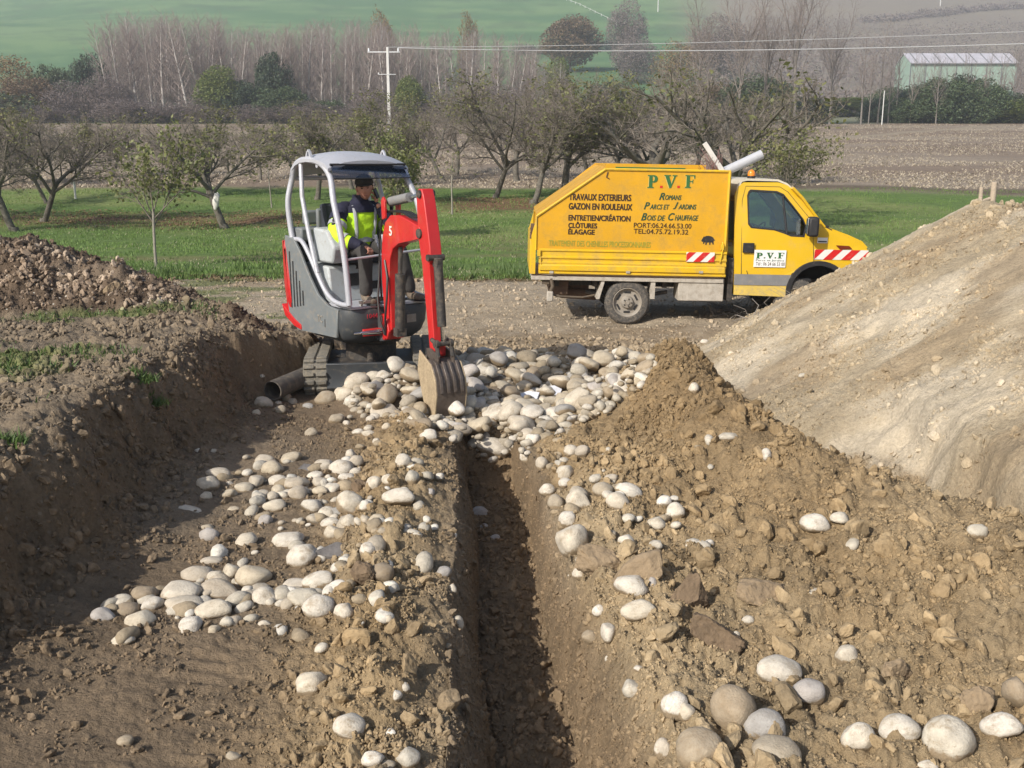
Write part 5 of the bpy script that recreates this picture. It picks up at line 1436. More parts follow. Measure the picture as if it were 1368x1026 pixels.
# seat base, consoles, seat
m = H_(); m.prism([(.16, .86), (.10, 1.22), (-.36, 1.24), (-.36, .86)], -.40, .40, 'y'); sb_ = m.build('seat_base', 'ex_lightgrey', ex, bevel=.02)
m = H_(); m.span((.100, -.20, 1.02), (.150, -.06, 1.14)); m.span((.118, .02, .97), (.155, .16, 1.05)); m.build('panel', 'black_plastic', sb_)
for sy in (-1, 1):
    m = H_(); m.prism([(.22, 1.26), (.26, 1.42), (.14, 1.58), (-.14, 1.60), (-.16, 1.26)], sy * .24, sy * .42, 'y'); o = m.build('side_console', 'ex_lightgrey', ex, bevel=.025)
    m = H_(); m.tube([(.12, sy * .33, 1.57), (.14, sy * .33, 1.66), (.15, sy * .33, 1.72)], [.04, .026, .014], 12); m.tube([(.15, sy * .33, 1.70), (.17, sy * .32, 1.80)], [.016, .022], 10); m.build('joystick', 'black_plastic', o)
m = H_(); m.box((-.05, 0, 1.30), (.44, .44, .11)); m.box((-.30, 0, 1.56), (.11, .42, .52), (0, -.12, 0)); st = m.build('seat', 'seat_fabric', ex, bevel=.03)
m = H_(); m.box((-.36, 0, 1.66), (.05, .5, .22)); m.build('seat_back_shell', 'ex_grey', st, bevel=.02)
m = H_(); m.span((-.56, -.44, 1.44), (-.34, .44, 1.58)); m.box((-.42, -.28, 1.68), (.10, .16, .14)); m.build('rear_deck', 'ex_grey', ex, bevel=.02)
# floor pan, pedals, travel levers
m = H_(); m.span((.12, -.44, .845), (.58, .44, .870)); m.build('floor_pan', 'ex_silver', ex, bevel=.004)
m = H_()
for y in (-.10, .06): m.span((.44, y, .90), (.54, y + .09, .93)); m.cyl((.47, y + .045, .86), (.47, y + .045, .92), .012)
m.build('pedals', 'dark_metal', ex)
for y in (.02, .10):
    m = H_(); m.tube([(.50, y, .87), (.45, y, 1.15), (.40, y, 1.38), (.36, y - .01, 1.46)], .009, 8); m.cyl((.362, y - .01, 1.45), (.345, y - .01, 1.53), .016, n=10); m.build('travel_lever', 'ex_silver', ex)
# canopy frame: curved side hoops with B pillars
def hoop(sy):
    y = sy * .475; yt = sy * .43
    P_ = [(-.46, 1.46, y), (-.50, 1.62, y), (-.52, 1.85, y), (-.50, 2.06, yt), (-.42, 2.19, yt), (-.28, 2.25, yt), (-.08, 2.25, yt), (.12, 2.21, yt), (.27, 2.09, yt), (.39, 1.87, y), (.50, 1.56, y), (.57, 1.25, y), (.61, .90, y)]
    pts = [(x, yy, z) for x, z, yy in P_]
    low = [(.61, y, .90), (.46, y, .895), (.30, y, .92), (.16, y, 1.00), (.02, y, 1.15), (-.12, y, 1.32), (-.28, y, 1.46), (-.46, y, 1.46)]
    def smooth(pp, n=4):
        out = []
        for i in range(len(pp) - 1):
            p0 = Vector(pp[max(i - 1, 0)]); p1 = Vector(pp[i]); p2 = Vector(pp[i + 1]); p3 = Vector(pp[min(i + 2, len(pp) - 1)])
            for k in range(n):
                t = k / n; out.append(.5 * ((2 * p1) + (p2 - p0) * t + (2 * p0 - 5 * p1 + 4 * p2 - p3) * t * t + (3 * p1 - p0 - 3 * p2 + p3) * t ** 3))
        return out + [Vector(pp[-1])]
    m = H_(); m.tube(smooth(pts), .030, 12); m.tube(smooth(low), .024, 12)
    m.tube([(.02, y, 1.16), (-.12, y, 1.55), (-.24, y * .98, 1.90), (-.30, yt, 2.22)], .024, 10)
    return m.build('side_hoop', 'ex_silver', ex)
for s_ in (-1, 1): hoop(s_)
m = H_()
for z, x in ((2.07, -.50), (2.20, .03), (1.46, -.48)): m.tube([(x, -.44, z), (x, .44, z)], .022, 10)
m.tube([(.565, -.47, 1.33), (.565, .47, 1.38)], .012, 8)
m.build('cross_bars', 'ex_silver', ex)
# roof shell: arched, slightly domed
m = H_(); nx, ny = 14, 10; vs = []
xs_ = [(-.50, 2.10), (-.46, 2.20), (-.38, 2.255), (-.28, 2.285), (-.15, 2.295), (0, 2.29), (.12, 2.275), (.21, 2.25), (.28, 2.205)]
for t in (0, .03):
    for x, z in xs_:
        for k in range(ny + 1):
            v = -1 + 2 * k / ny; vs.append((x, v * .46, z + .045 * (1 - v * v) - .03 * v ** 4 - t))
nn = len(xs_); w_ = ny + 1; fs = []
for i in range(nn - 1):
    for k in range(ny):
        a = i * w_ + k; fs += [(a, a + 1, a + w_ + 1, a + w_), (nn * w_ + a, nn * w_ + a + w_, nn * w_ + a + w_ + 1, nn * w_ + a + 1)]
ring = [k for k in range(w_)] + [i * w_ + ny for i in range(1, nn)] + [(nn - 1) * w_ + k for k in range(ny - 1, -1, -1)] + [i * w_ for i in range(nn - 2, 0, -1)]
for a, b in zip(ring, ring[1:] + ring[:1]): fs.append((a, b, nn * w_ + b, nn * w_ + a))
m.add(vs, fs); rf = m.build('roof', 'ex_silver', ex, smooth=50)
for sy in (-1, 1):
    m = H_(); m.prism([(-.20, 2.25), (-.06, 2.25), (-.10, 2.33), (-.13, 2.355), (-.16, 2.33)], sy * .43 - .012, sy * .43 + .012, 'y', [[(-.15, 2.29), (-.11, 2.29), (-.12, 2.33), (-.14, 2.33)]]); m.build('lifting_eye', 'ex_silver', rf, bevel=.003)
# tinted visor and side glazing
def strip(name, pts, hw0, hw1, mat, parent, t=.006):
    m = H_(); vs = []
    for i, (x, z) in enumerate(pts):
        w = hw0 + (hw1 - hw0) * i / (len(pts) - 1); vs += [(x, -w, z), (x, w, z), (x - t, -w, z - t), (x - t, w, z - t)]
    fs = []
    for i in range(len(pts) - 1):
        a = i * 4; fs += [(a, a + 1, a + 5, a + 4), (a + 2, a + 6, a + 7, a + 3), (a, a + 4, a + 6, a + 2), (a + 1, a + 3, a + 7, a + 5)]
    fs += [(0, 2, 3, 1), (4 * len(pts) - 4, 4 * len(pts) - 3, 4 * len(pts) - 1, 4 * len(pts) - 2)]
    m.add(vs, fs); return m.build(name, mat, parent, smooth=60)
strip('visor', [(.265, 2.215), (.30, 2.17), (.33, 2.12), (.352, 2.08)], .42, .445, 'visor_glass', ex)
# front screen is slid up: open below the visor
0 and strip('windscreen', [(.352, 2.08), (.405, 1.95), (.455, 1.78), (.51, 1.60), (.555, 1.39)], .45, .46, 'cab_glass', ex)
m = H_(); m.tube([(.272, -.43, 2.21), (.272, .43, 2.21)], .012, 8); m.tube([(.354, -.44, 2.08), (.354, .44, 2.08)], .006, 6); m.build('visor_edge', 'black_plastic', ex)
m = H_(); m.tube([(.53, -.30, .87), (.60, -.30, .93)], .012); m.span((.56, -.34, .90), (.585, -.22, .925)); m.span((.56, .0, .90), (.585, .12, .925)); m.build('steps', 'dusty_grey', ex)
# decals on the dark front
def front_text(body, y, z, w, h, mat, parent, x=.628):
    M4 = RH @ Matrix.Translation((x, y, z)) @ Matrix.Rotation(math.pi / 2, 4, 'Z') @ Matrix.Rotation(math.pi / 2, 4, 'X')
    o = lettering(body, w, h, mat, parent, (0, 0, 0), bold=.01); o.matrix_parent_inverse = Matrix(); o.matrix_local = M4; return o
front_text('1044', -.29, .755, .12, .045, 'red_letter', ex, .624)
m = H_(); m.span((.616, .17, .67), (.626, .28, .75)); m.build('sticker', 'rim', ex)
# letters on the grey flank
o = lettering('TC', .10, .07, 'rim', ex, (0, 0, 0), bold=.0); o.matrix_local = RH @ Matrix.Translation((.04, -.509, .68)) @ Matrix.Rotation(math.pi / 2, 4, 'X')
# swing bracket, boom, dipper
BO = Vector((.74, -.07, 0)); BYAW = math.radians(-59)
TB = RH @ Matrix.Translation(BO) @ Matrix.Rotation(BYAW - YAW, 4, 'Z') @ Matrix.Diagonal((1.12, 1, 1, 1))
B_ = lambda: XB(TB)
m = H_(); m.cyl((.62, -.10, .52), (.62, -.10, .78), .07, n=20); m.span((.46, -.18, .54), (.62, -.02, .60)); m.span((.46, -.18, .70), (.62, -.02, .76)); m.build('swing_post', 'ex_dark', ex, bevel=.01)
m = B_(); m.prism([(-.14, .56), (.04, .56), (.08, .64), (.04, .76), (-.06, .80), (-.14, .72)], -.09, -.055, 'y'); m.prism([(-.14, .56), (.04, .56), (.08, .64), (.04, .76), (-.06, .80), (-.14, .72)], .055, .09, 'y'); m.span((-.15, -.09, .54), (-.02, .09, .60)); m.box((-.10, -.17, .62), (.09, .24, .07)); m.build('swing_bracket', 'ex_red', ex, bevel=.008)
m = B_(); m.tube([(-.08, -.30, .62), (-.06, -.10, .62)], .03, 12); m.tube([(-.08, -.38, .62), (-.08, -.28, .62)], .015, 10); m.build('swing_cylinder', 'chrome', ex)
boom = [(.01, .60), (.09, .66), (.075, .90), (.06, 1.15), (.085, 1.34), (.15, 1.44), (.28, 1.50), (.50, 1.54), (.66, 1.57), (.70, 1.62), (.67, 1.68), (.50, 1.72), (.30, 1.76), (.12, 1.75), (.01, 1.68), (-.055, 1.54), (-.085, 1.36), (-.09, 1.10), (-.065, .85), (-.05, .66)]
m = B_(); m.prism(boom, -.062, .062, 'y'); bm_ = m.build('boom', 'ex_red', ex, bevel=.008)
m = B_(); m.prism([(-.01, 1.70), (.06, 1.72), (.06, 1.88), (.02, 1.92), (-.02, 1.88)], -.085, -.062, 'y'); m.prism([(-.01, 1.70), (.06, 1.72), (.06, 1.88), (.02, 1.92), (-.02, 1.88)], .062, .085, 'y'); m.build('cylinder_lug', 'ex_red', bm_, bevel=.006)
m = B_()
for y in (-.04, -.015, .015, .04): m.tube([(.0, y, 1.775), (.15, y, 1.79), (.34, y, 1.785), (.50, y, 1.75), (.64, y * 1.4, 1.76)], .010, 6)
m.tube([(-.09, -.07, .95), (-.105, -.075, 1.25), (-.10, -.07, 1.5), (-.04, -.066, 1.70), (.03, -.05, 1.78)], .009, 6)
m.tube([(.02, -.10, .60), (-.03, -.125, .75), (-.07, -.12, .95), (-.095, -.09, 1.12), (-.10, -.075, 1.30)], .011, 6)
m.tube([(.03, -.10, .60), (.06, -.11, .78), (.075, -.095, .98), (.06, -.078, 1.16), (.0, -.07, 1.32)], .011, 6)
m.build('hoses', 'hose', bm_)
o = lettering('5', .055, .09, 'white_letter', bm_, (0, 0, 0), bold=.02); o.matrix_local = TB @ Matrix.Translation((.10, -.066, 1.56)) @ Matrix.Rotation(math.pi / 2, 4, 'X')
m = B_(); m.tube([(.14, 0, .66), (.17, 0, 1.20)], .048, 16); m.build('boom_cylinder', 'dark_metal', ex)
m = B_(); m.tube([(.17, 0, 1.2), (.19, 0, 1.46)], .022, 10); m.span((.10, -.05, .60), (.18, .05, .68)); m.build('boom_rod', 'dark_metal', ex)
m = B_(); m.tube([(.02, 0, 1.87), (.40, 0, 1.925)], .045, 16); m.build('arm_cylinder', 'pipe_dark' if False else 'rub_strip', ex)
m = B_(); m.tube([(.40, 0, 1.925), (.66, 0, 1.965)], .018, 10); m.build('arm_rod', 'chrome', ex)
dip = [(.64, 1.60), (.63, 1.80), (.625, 1.95), (.66, 2.01), (.72, 2.01), (.755, 1.93), (.80, 1.74), (.845, 1.52), (.86, 1.40), (.83, 1.36), (.86, 1.0), (.89, .70), (.90, .56), (.86, .50), (.82, .54), (.79, .75), (.745, 1.05), (.70, 1.35)]
m = B_(); m.prism(dip, -.058, .058, 'y'); dp = m.build('dipper_arm', 'ex_red', ex, bevel=.008)
for x, z, r_, w_ in ((.69, 1.965, .035, .075), (.675, 1.62, .042, .075), (.84, 1.42, .03, .08)):
    m = B_(); m.cyl((x, -w_, z), (x, w_, z), r_, n=16); m.build('pivot_pin', 'dark_metal', dp)
m = B_(); m.tube([(.885, 0, 1.36), (.935, 0, .82)], .040, 16); m.span((.84, -.03, 1.34), (.92, .03, 1.42)); m.build('bucket_cylinder', 'dark_metal', ex, bevel=.004)
m = B_(); m.tube([(.935, 0, .84), (.95, 0, .66)], .020, 10); m.build('bucket_rod', 'chrome', ex)
m = B_()
for y in (-.07, .07): m.tube([(.875, y, .70), (.96, y, .67), (.99, y, .56)], .020, 8); m.cyl((.955, y - .015, .67), (.955, y + .015, .67), .038, n=14)
m.cyl((.955, -.09, .67), (.955, .09, .67), .022); m.cyl((.865, -.08, .55), (.865, .08, .55), .025); m.build('bucket_linkage', 'dark_metal', ex)
# bucket
side = [(.80, .60), (.88, .56), (1.00, .50), (1.07, .38), (1.09, .24), (1.055, .06), (.98, -.10), (.955, -.14), (.90, .04), (.82, .24), (.76, .42)]
m = B_()
m.prism(side, -.155, -.140, 'y'); m.prism(side, .140, .155, 'y'); bk = m.build('bucket', 'bucket_side', ex, bevel=.004)
m = B_(); out = side[2:8]; inn = [(x - .02, z) for x, z in out]
m.prism([(.93, .54)] + out + inn[::-1] + [(.92, .52)], -.140, .140, 'y'); m.build('bucket_shell', 'bucket_steel', bk, bevel=.003)
m = B_()
for y in (-.10, -.033, .033, .10): m.prism([(.97, .53), (1.01, .515), (1.085, .39), (1.105, .26), (1.09, .25), (1.07, .36), (1.00, .49)], y - .013, y + .013, 'y')
m.build('wear_ribs', 'bucket_steel', bk, bevel=.003)
for y in (-.135, -.03, .08):
    m = B_(); m.prism([(1.005, -.05), (1.02, -.08), (.95, -.25), (.925, -.27), (.93, -.19), (.955, -.10)], y, y + .055, 'y'); m.build('tooth', 'bucket_steel', bk, bevel=.004)
m = B_()
for y in (-.085, .07): m.prism([(.80, .42), (.80, .61), (.86, .62), (1.0, .58), (1.0, .48), (.92, .48)], y, y + .018, 'y')
m.build('bucket_ear', 'bucket_steel', bk, bevel=.003)

# ------------------------------------------------------------------ the driver, seated facing forward, cheek in his left hand
man = empty('person', tuple(Vector((EX, EY, EZ)) + (RH @ Vector((0, 0, 0))).to_3d()), YAW, 'seated man in dark cap and navy and fluorescent yellow jacket, cheek in hand', 'person')
# y: machine left (+) = right side of the picture
PB = [(-.05, 0, 1.38, .09, .11), (-.01, 0, 1.52, .09, .11), (.03, 0, 1.68, .08, .11), (.075, 0, 1.82, .055, .07), (.12, 0, 1.90, .052), (.155, 0, 1.965, .075),                # 0-5 pelvis..jaw
      (.05, -.19, 1.75, .035), (.13, -.31, 1.55, .028), (.34, -.205, 1.443, .026), (.40, -.17, 1.43, .024),                                             # 6-9 right arm
      (.05, .19, 1.75, .035), (.285, .25, 1.575, .028), (.262, .14, 1.76, .028), (.247, .10, 1.83, .026),                                             # 10-13 left arm to cheek
      (.05, -.10, 1.37, .09), (.40, -.16, 1.41, .055), (.425, -.17, 1.18, .040), (.43, -.175, .97, .018), (.50, -.18, .915, .018),      # 14-18 right leg
      (.05, .12, 1.37, .09), (.40, .24, 1.41, .055), (.46, .28, 1.18, .040), (.49, .31, .97, .018), (.56, .33, .915, .018)]            # 19-23 left leg
PE = [(0, 1), (1, 2), (2, 3), (3, 4), (4, 5), (2, 6), (6, 7), (7, 8), (8, 9), (2, 10), (10, 11), (11, 12), (12, 13), (0, 14), (14, 15), (15, 16), (16, 17), (17, 18), (0, 19), (19, 20), (20, 21), (21, 22), (22, 23)]
# head as its own lofted ellipsoid sculpt joined into the body mesh
body = skin_mesh('body', PB, PE, 'skin', man, 2)
def sculpt_head():
    V, F = ico(4); x, y, z = V[:, 0], V[:, 1], V[:, 2]
    P = np.stack([x * .098, y * .076, z * .118], 1)
    P[:, 1] *= 1 - .22 * ss(0, -1, z); P[:, 0] *= 1 - .10 * ss(0, -1, z) * (x < 0)
    fr = ss(.1, .9, x)
    g = lambda cy, cz, w, h: np.exp(-(((y - cy) / w) ** 2 + ((z - cz) / h) ** 2)) * fr
    P[:, 0] += .024 * g(0, -.12, .13, .16) + .012 * g(0, .05, .10, .22) + .010 * (g(0, -.52, .32, .07) ) + .012 * g(0, -.82, .3, .14) + .008 * g(0, .22, .6, .08)
    P[:, 0] -= .012 * (g(.34, .08, .17, .10) + g(-.34, .08, .17, .10)) + .006 * g(0, -.42, .35, .05) + .004 * g(0, -.60, .35, .04)
    return P, F
HP_, HF = sculpt_head()
head_c = Vector((.185, 0, 1.985)); RHd = Euler((math.radians(5), math.radians(8), math.radians(-30))).to_matrix()
RHn = np.array(RHd)
def add_to(o, V, F):
    bm = bmesh.new(); bm.from_mesh(o.data); vs = [bm.verts.new(v) for v in V]
    for f in F: 
        try: bm.faces.new([vs[i] for i in f])
        except ValueError: pass
    for f in bm.faces: f.smooth = True
    bm.to_mesh(o.data); bm.free()
add_to(body, HP_ @ RHn.T + np.array(head_c), HF)
for sy in (-1, 1):
    V, F = ico(2); add_to(body, (V * np.array([.022, .012, .033]) + np.array([-.005, sy * .079, -.005])) @ RHn.T + np.array(head_c), F)
def hand(o, wrist, dirv, up, curl, s=1., thumb=1):
    """palm, four fingers and a thumb as skinned chains merged into the body mesh"""
    d = Vector(dirv).normalized(); u = Vector(up); u = (u - d * u.dot(d)).normalized(); w = d.cross(u) * thumb
    W = Vector(wrist); pts = [(*W, .024), (*(W + d * .045 * s), .030, .018), (*(W + d * .085 * s), .030, .016)]; ed = [(0, 1), (1, 2)]
    for i, (off, L) in enumerate(((-.028, .062), (-.010, .072), (.010, .068), (.027, .054))):
        b = W + d * .085 * s + w * off; a = 0; q = b; pts.append((*b, .0095)); ed.append((2, len(pts) - 1))
        for k in range(3):
            a += curl * (1 + .1 * i); dd = d * math.cos(a) - u * math.sin(a); q = q + dd * L * s / 2.4; pts.append((*q, .0088 - k * .001)); ed.append((len(pts) - 2, len(pts) - 1))
    t0 = W + d * .03 * s - w * .028; pts.append((*t0, .011)); ed.append((1, len(pts) - 1))
    t1 = t0 - w * .025 + d * .03 * s - u * .01; pts.append((*t1, .0105)); ed.append((len(pts) - 2, len(pts) - 1))
    t2 = t1 + d * .028 * s - u * .015; pts.append((*t2, .009)); ed.append((len(pts) - 2, len(pts) - 1))
    h = skin_mesh('h', pts, ed, 'skin', None, 1)
    add_to(o, [v.co[:] for v in h.data.vertices], [list(p.vertices) for p in h.data.polygons]); bpy.data.objects.remove(h)
hand(body, (.40, -.17, 1.43), (.8, .25, -.25), (0, 0, 1), .75)
hand(body, (.247, .100, 1.835), (-.1, -.05, 1), (.1, 1, 0), .55, .95, -1)
for sy in (-1, 1):
    V, F = ico(2); o = link('eye', mesh_np('eye', (V * np.array([.008, .013, .006]) + np.array([.083, sy * .027, .010])) @ RHn.T + np.array(head_c), F, True, [M['hair']]), man)
    V, F = ico(2); o = link('eyebrow', mesh_np('eyebrow', (V * np.array([.008, .019, .004]) + np.array([.090, sy * .028, .027])) @ RHn.T + np.array(head_c), F, True, [M['hair']]), man)
V, F = ico(2); link('mouth', mesh_np('mouth', (V * np.array([.007, .021, .004]) + np.array([.089, 0, -.062])) @ RHn.T + np.array(head_c), F, True, [M['lips']]), man)
# hair and cap
V, F = ico(3); Pm = V * np.array([.108, .086, .116]); Pm[:, 2] = np.maximum(Pm[:, 2], -.055 + .10 * (V[:, 0] > -.1) * np.clip(V[:, 0] + .3, 0, 1)); Pm = Pm + np.array([-.010, 0, .012])
hr = link('hair', mesh_np('hair', Pm @ RHn.T + np.array(head_c), F, True, [M['hair']]), man)
V, F = ico(3); Pm = V * np.array([.118, .094, .092]); Pm[:, 2] = np.maximum(Pm[:, 2], -.004) + .045; Pm[:, 0] += -.006
cp_ = link('cap', mesh_np('cap', Pm @ RHn.T + np.array(head_c), F, True, [M['cap']]), man)
m = MB(); pr = [(math.cos(a) * .062, math.sin(a) * .072) for a in [math.radians(-90 + 180 * k / 10) for k in range(11)]]
m.prism([(x + .085, y) for x, y in pr] + [(.075, .07), (.075, -.07)], .036, .044, 'z'); o = m.build('cap_peak', 'cap', cp_, bevel=.002)
o.matrix_local = Matrix.Translation(head_c) @ RHd.to_4x4()
# jacket: hi-vis body and sleeves, navy yoke, collar and forearms, reflective bands (each follows the body underneath)
def loft_body(name, rings, mat, parent, seed=0, wr=.006):
    """cloth shell as stacked ellipses (z, centre x, half depth, half width) with soft folds"""
    n = 40; dense = []
    for a_, b_ in zip(rings[:-1], rings[1:]):
        for t in (0, .25, .5, .75): dense.append(tuple(p + (q - p) * t for p, q in zip(a_, b_)))
    dense.append(rings[-1]); vs = []
    for z, cx, rx, ry in dense:
        for k in range(n):
            a = 2 * math.pi * k / n; f_ = wr * float(fbm(np.array([a * 2.2 + z * 9]), np.array([z * 26. + seed]), seed, 3)[0]) * 2.2
            cc, sn = math.cos(a), math.sin(a); e = .86
            vs.append((cx + (rx + f_) * math.copysign(abs(cc) ** e, cc), (ry + f_) * math.copysign(abs(sn) ** e, sn), z))
    m = MB(); fs = [(i * n + k, i * n + (k + 1) % n, (i + 1) * n + (k + 1) % n, (i + 1) * n + k) for i in range(len(dense) - 1) for k in range(n)]
    fs += [tuple(range(n))[::-1], tuple(range((len(dense) - 1) * n, len(dense) * n))]
    m.add(vs, fs); return m.build(name, mat, parent, smooth=70)
jk = loft_body('jacket', [(1.33, -.03, .155, .185), (1.40, -.015, .165, .19), (1.50, .01, .165, .19), (1.60, .035, .160, .20), (1.70, .05, .150, .206), (1.775, .058, .130, .175)], 'hivis', man, 3)
yk = loft_body('jacket_yoke', [(1.745, .052, .150, .203), (1.77, .055, .142, .198), (1.80, .06, .125, .175), (1.835, .07, .10, .125), (1.86, .085, .080, .088), (1.885, .095, .074, .076), (1.915, .10, .074, .074)], 'navy', man, 5, .004)
def sleeve(name, pts, mat, parent, seed=0):
    """tapered cloth tube through (x,y,z,r) points with soft folds"""
    P4 = [Vector(q) for q in pts]; fine = []
    for k in range(len(P4) - 1):
        p0, p1, p2, p3 = P4[max(k - 1, 0)], P4[k], P4[k + 1], P4[min(k + 2, len(P4) - 1)]
        for t in [i / 7 for i in range(7)]: fine.append(.5 * ((2 * p1) + (p2 - p0) * t + (2 * p0 - 5 * p1 + 4 * p2 - p3) * t * t + (3 * p1 - p0 - 3 * p2 + p3) * t ** 3))
    fine.append(P4[-1])
    m = MB(); m.tube([q[:3] for q in fine], [q[3] * (1 + .06 * math.sin(k * 1.9 + seed) * (k % 3 == 0)) for k, q in enumerate(fine)], 20)
    return m.build(name, mat, parent, smooth=75)
sleeve('sleeve', [(.04, -.15, 1.74, .070), (.07, -.225, 1.69, .088), (.11, -.285, 1.60, .088), (.15, -.31, 1.53, .082), (.22, -.275, 1.482, .072), (.29, -.235, 1.458, .062)], 'hivis', jk, 1)
sleeve('sleeve', [(.04, .15, 1.74, .070), (.08, .225, 1.69, .088), (.14, .27, 1.62, .086), (.23, .275, 1.565, .078), (.285, .26, 1.575, .072), (.287, .235, 1.62, .064)], 'hivis', jk, 4)
sleeve('shoulder_panel', [(.05, -.11, 1.785, .070), (.055, -.18, 1.765, .084), (.07, -.235, 1.70, .0925), (.09, -.262, 1.655, .0915)], 'navy', yk, 0)
sleeve('shoulder_panel', [(.05, .11, 1.785, .070), (.055, .18, 1.765, .084), (.085, .235, 1.70, .0925), (.11, .255, 1.66, .0915)], 'navy', yk, 0)
sleeve('cuff', [(.285, -.238, 1.460, .066), (.32, -.215, 1.450, .058), (.36, -.192, 1.440, .050), (.385, -.178, 1.435, .040)], 'navy', jk, 2)
sleeve('cuff', [(.287, .252, 1.585, .076), (.28, .20, 1.67, .060), (.265, .145, 1.755, .050), (.255, .12, 1.795, .042)], 'navy', jk, 2)
def band(c, ax, rx, ry, w, nm='reflective_band', par=None):
    m = MB(); ax = Vector(ax).normalized(); u = Vector((0, 0, 1)); u = (u - ax * u.dot(ax)); u = u.normalized() if u.length > .1 else Vector((1, 0, 0)); v = ax.cross(u); n = 24
    vs = []
    for t, f_ in ((-w / 2, .97), (-w / 2, 1.0), (w / 2, 1.0), (w / 2, .97)):
        for k in range(n):
            a = 2 * math.pi * k / n; vs.append(Vector(c) + ax * t + (u * math.cos(a) * rx + v * math.sin(a) * ry) * f_)
    fs = [(i * n + k, i * n + (k + 1) % n, ((i + 1) % 4) * n + (k + 1) % n, ((i + 1) % 4) * n + k) for i in range(4) for k in range(n)]
    m.add(vs, fs); return m.build(nm, 'reflective', jk)
band((.105, -.28, 1.615), (.35, -.55, -.75), .096, .096, .05)
band((.225, -.273, 1.481), (.8, .45, -.3), .077, .077, .045)
band((.13, .266, 1.63), (.5, .3, -.7), .095, .095, .05)
m = MB()
for sy in (-1, 1):
    m.tube([(.06, sy * .10, 1.83), (.135, sy * .115, 1.80), (.175, sy * .115, 1.74), (.183, sy * .11, 1.65), (.170, sy * .10, 1.55), (.155, sy * .10, 1.48)], [.020] * 6, 8)
    o = None
m.v = [(x, y, z) for x, y, z in m.v]; m.build('reflective_band', 'reflective', jk)
band((.004, 0, 1.475), (0, 0, 1), .172, .197, .05)
tr = skin_mesh('trousers', [(-.08, 0, 1.33, .15, .18), (.02, -.10, 1.355, .115), (.22, -.14, 1.395, .098), (.40, -.16, 1.41, .088), (.425, -.165, 1.30, .080), (.425, -.17, 1.15, .070), (.435, -.175, .93, .072),
               (.02, .12, 1.355, .115), (.22, .18, 1.395, .098), (.40, .24, 1.41, .088), (.43, .255, 1.30, .080), (.46, .28, 1.15, .070), (.495, .31, .93, .072)],
               [(0, 1), (1, 2), (2, 3), (3, 4), (4, 5), (5, 6), (0, 7), (7, 8), (8, 9), (9, 10), (10, 11), (11, 12)], 'trousers', man, 2)
for dx, dy, a in ((0, 0, -.1), (.06, .485, .25)):
    bx, by = .43 + dx, -.175 + dy; ca, sa = math.cos(a), math.sin(a)
    f_ = lambda l, z, r, r2=None: (bx + ca * l, by + sa * l, z, r, r2 or r)
    b = skin_mesh('boot', [f_(-.01, 1.13, .052), f_(-.01, 1.02, .054), f_(-.01, .955, .056), f_(.0, .915, .05), f_(.08, .91, .042, .05), f_(.17, .90, .034, .05)], [(0, 1), (1, 2), (2, 3), (3, 4), (4, 5)], 'boot', man, 2)
    m = MB(); m.prism([(bx + ca * x - sa * y, by + sa * x + ca * y) for x, y in [(-.06, -.035), (.0, -.04), (.10, -.048), (.18, -.042), (.215, 0), (.18, .042), (.10, .048), (.0, .04), (-.06, .035)]], .872, .888, 'z'); m.build('sole', 'black_plastic', b, bevel=.003)
m = MB(); m.box((.275, .075, 1.93), (.02, .045, .10), (.3, -.2, .3)); ph = m.build('mobile_phone', 'phone', None, bevel=.006); ph.matrix_world = Matrix.Translation((EX, EY, EZ)) @ Matrix.Rotation(YAW, 4, 'Z')
tag(ph, 'dark mobile phone held against the driver\'s cheek', 'phone')

# drain pipe half hidden behind the near track
P = hit([362, 405], [536, 519])
a = Vector((P[0][0] + .02, P[0][1], P[0][2] + .10)); b_ = Vector((P[0][0] + .42, P[0][1] + 1.1, P[0][2] + .13)); dd = (b_ - a).normalized()
m = MB(); n = 28; u = dd.orthogonal().normalized(); w = dd.cross(u); vs = []
for q, r in ((a, .095), (b_, .095), (b_, .085), (a, .085)):
    vs += [q + (u * math.cos(t) + w * math.sin(t)) * r for t in [2 * math.pi * i / n for i in range(n)]]
m.add(vs, [(i * n + k, i * n + (k + 1) % n, ((i + 1) % 4) * n + (k + 1) % n, ((i + 1) % 4) * n + k) for i in range(4) for k in range(n)])
o = m.build('drain_pipe', 'pipe_dark'); tag(o, 'dark grey plastic drain pipe with its open end towards us, lying beside the digger track', 'pipe')
# ------------------------------------------------------------------ tipper truck (local x forward, y away from us, z up; near side plane y = 0)
TX, TY = .26, 15.45
truck = empty('tipper_truck', (TX, TY, gz(TX + 1.5, TY + .8) - .01), 0, 'yellow tipper truck with high closed sides and green lettering, parked side on behind the pit', 'truck')
truck.rotation_euler = (0, math.radians(1.1), 0)
TZ = truck.location.z
_c = proj(TX + 2.5, TY, TZ + 1.2)[2]; SC = FPX / _c
def L(px, py):
    """measured photo point on the near side -> local (x, z)"""
    P = at_Y(px, py, TY); x = P.x - TX; z = P.z - TZ
    return (x, z + x * math.tan(math.radians(1.1)))
def Lp(*q): return [L(*p) for p in q]
W2 = 2.02
TM = MB
# --- box
side = Lp((714, 334), (714, 289), (805, 226), (972, 229), (970, 337))
m = TM(); m.prism(side, .0, .035, 'y'); box = m.build('box_side', 'yellow_box', truck, bevel=.004)
hi = [(x, z + (.08 if z > 2 else 0)) for x, z in side]
m = TM(); m.prism(hi, W2 - .035, W2, 'y'); m.build('box_side', 'yellow_box', truck, bevel=.004)
fx = side[3][0]
m = TM(); m.span((fx - .03, .035, side[4][1]), (fx, W2 - .035, side[3][1] - .02)); m.build('headboard', 'yellow_box', truck, bevel=.004)
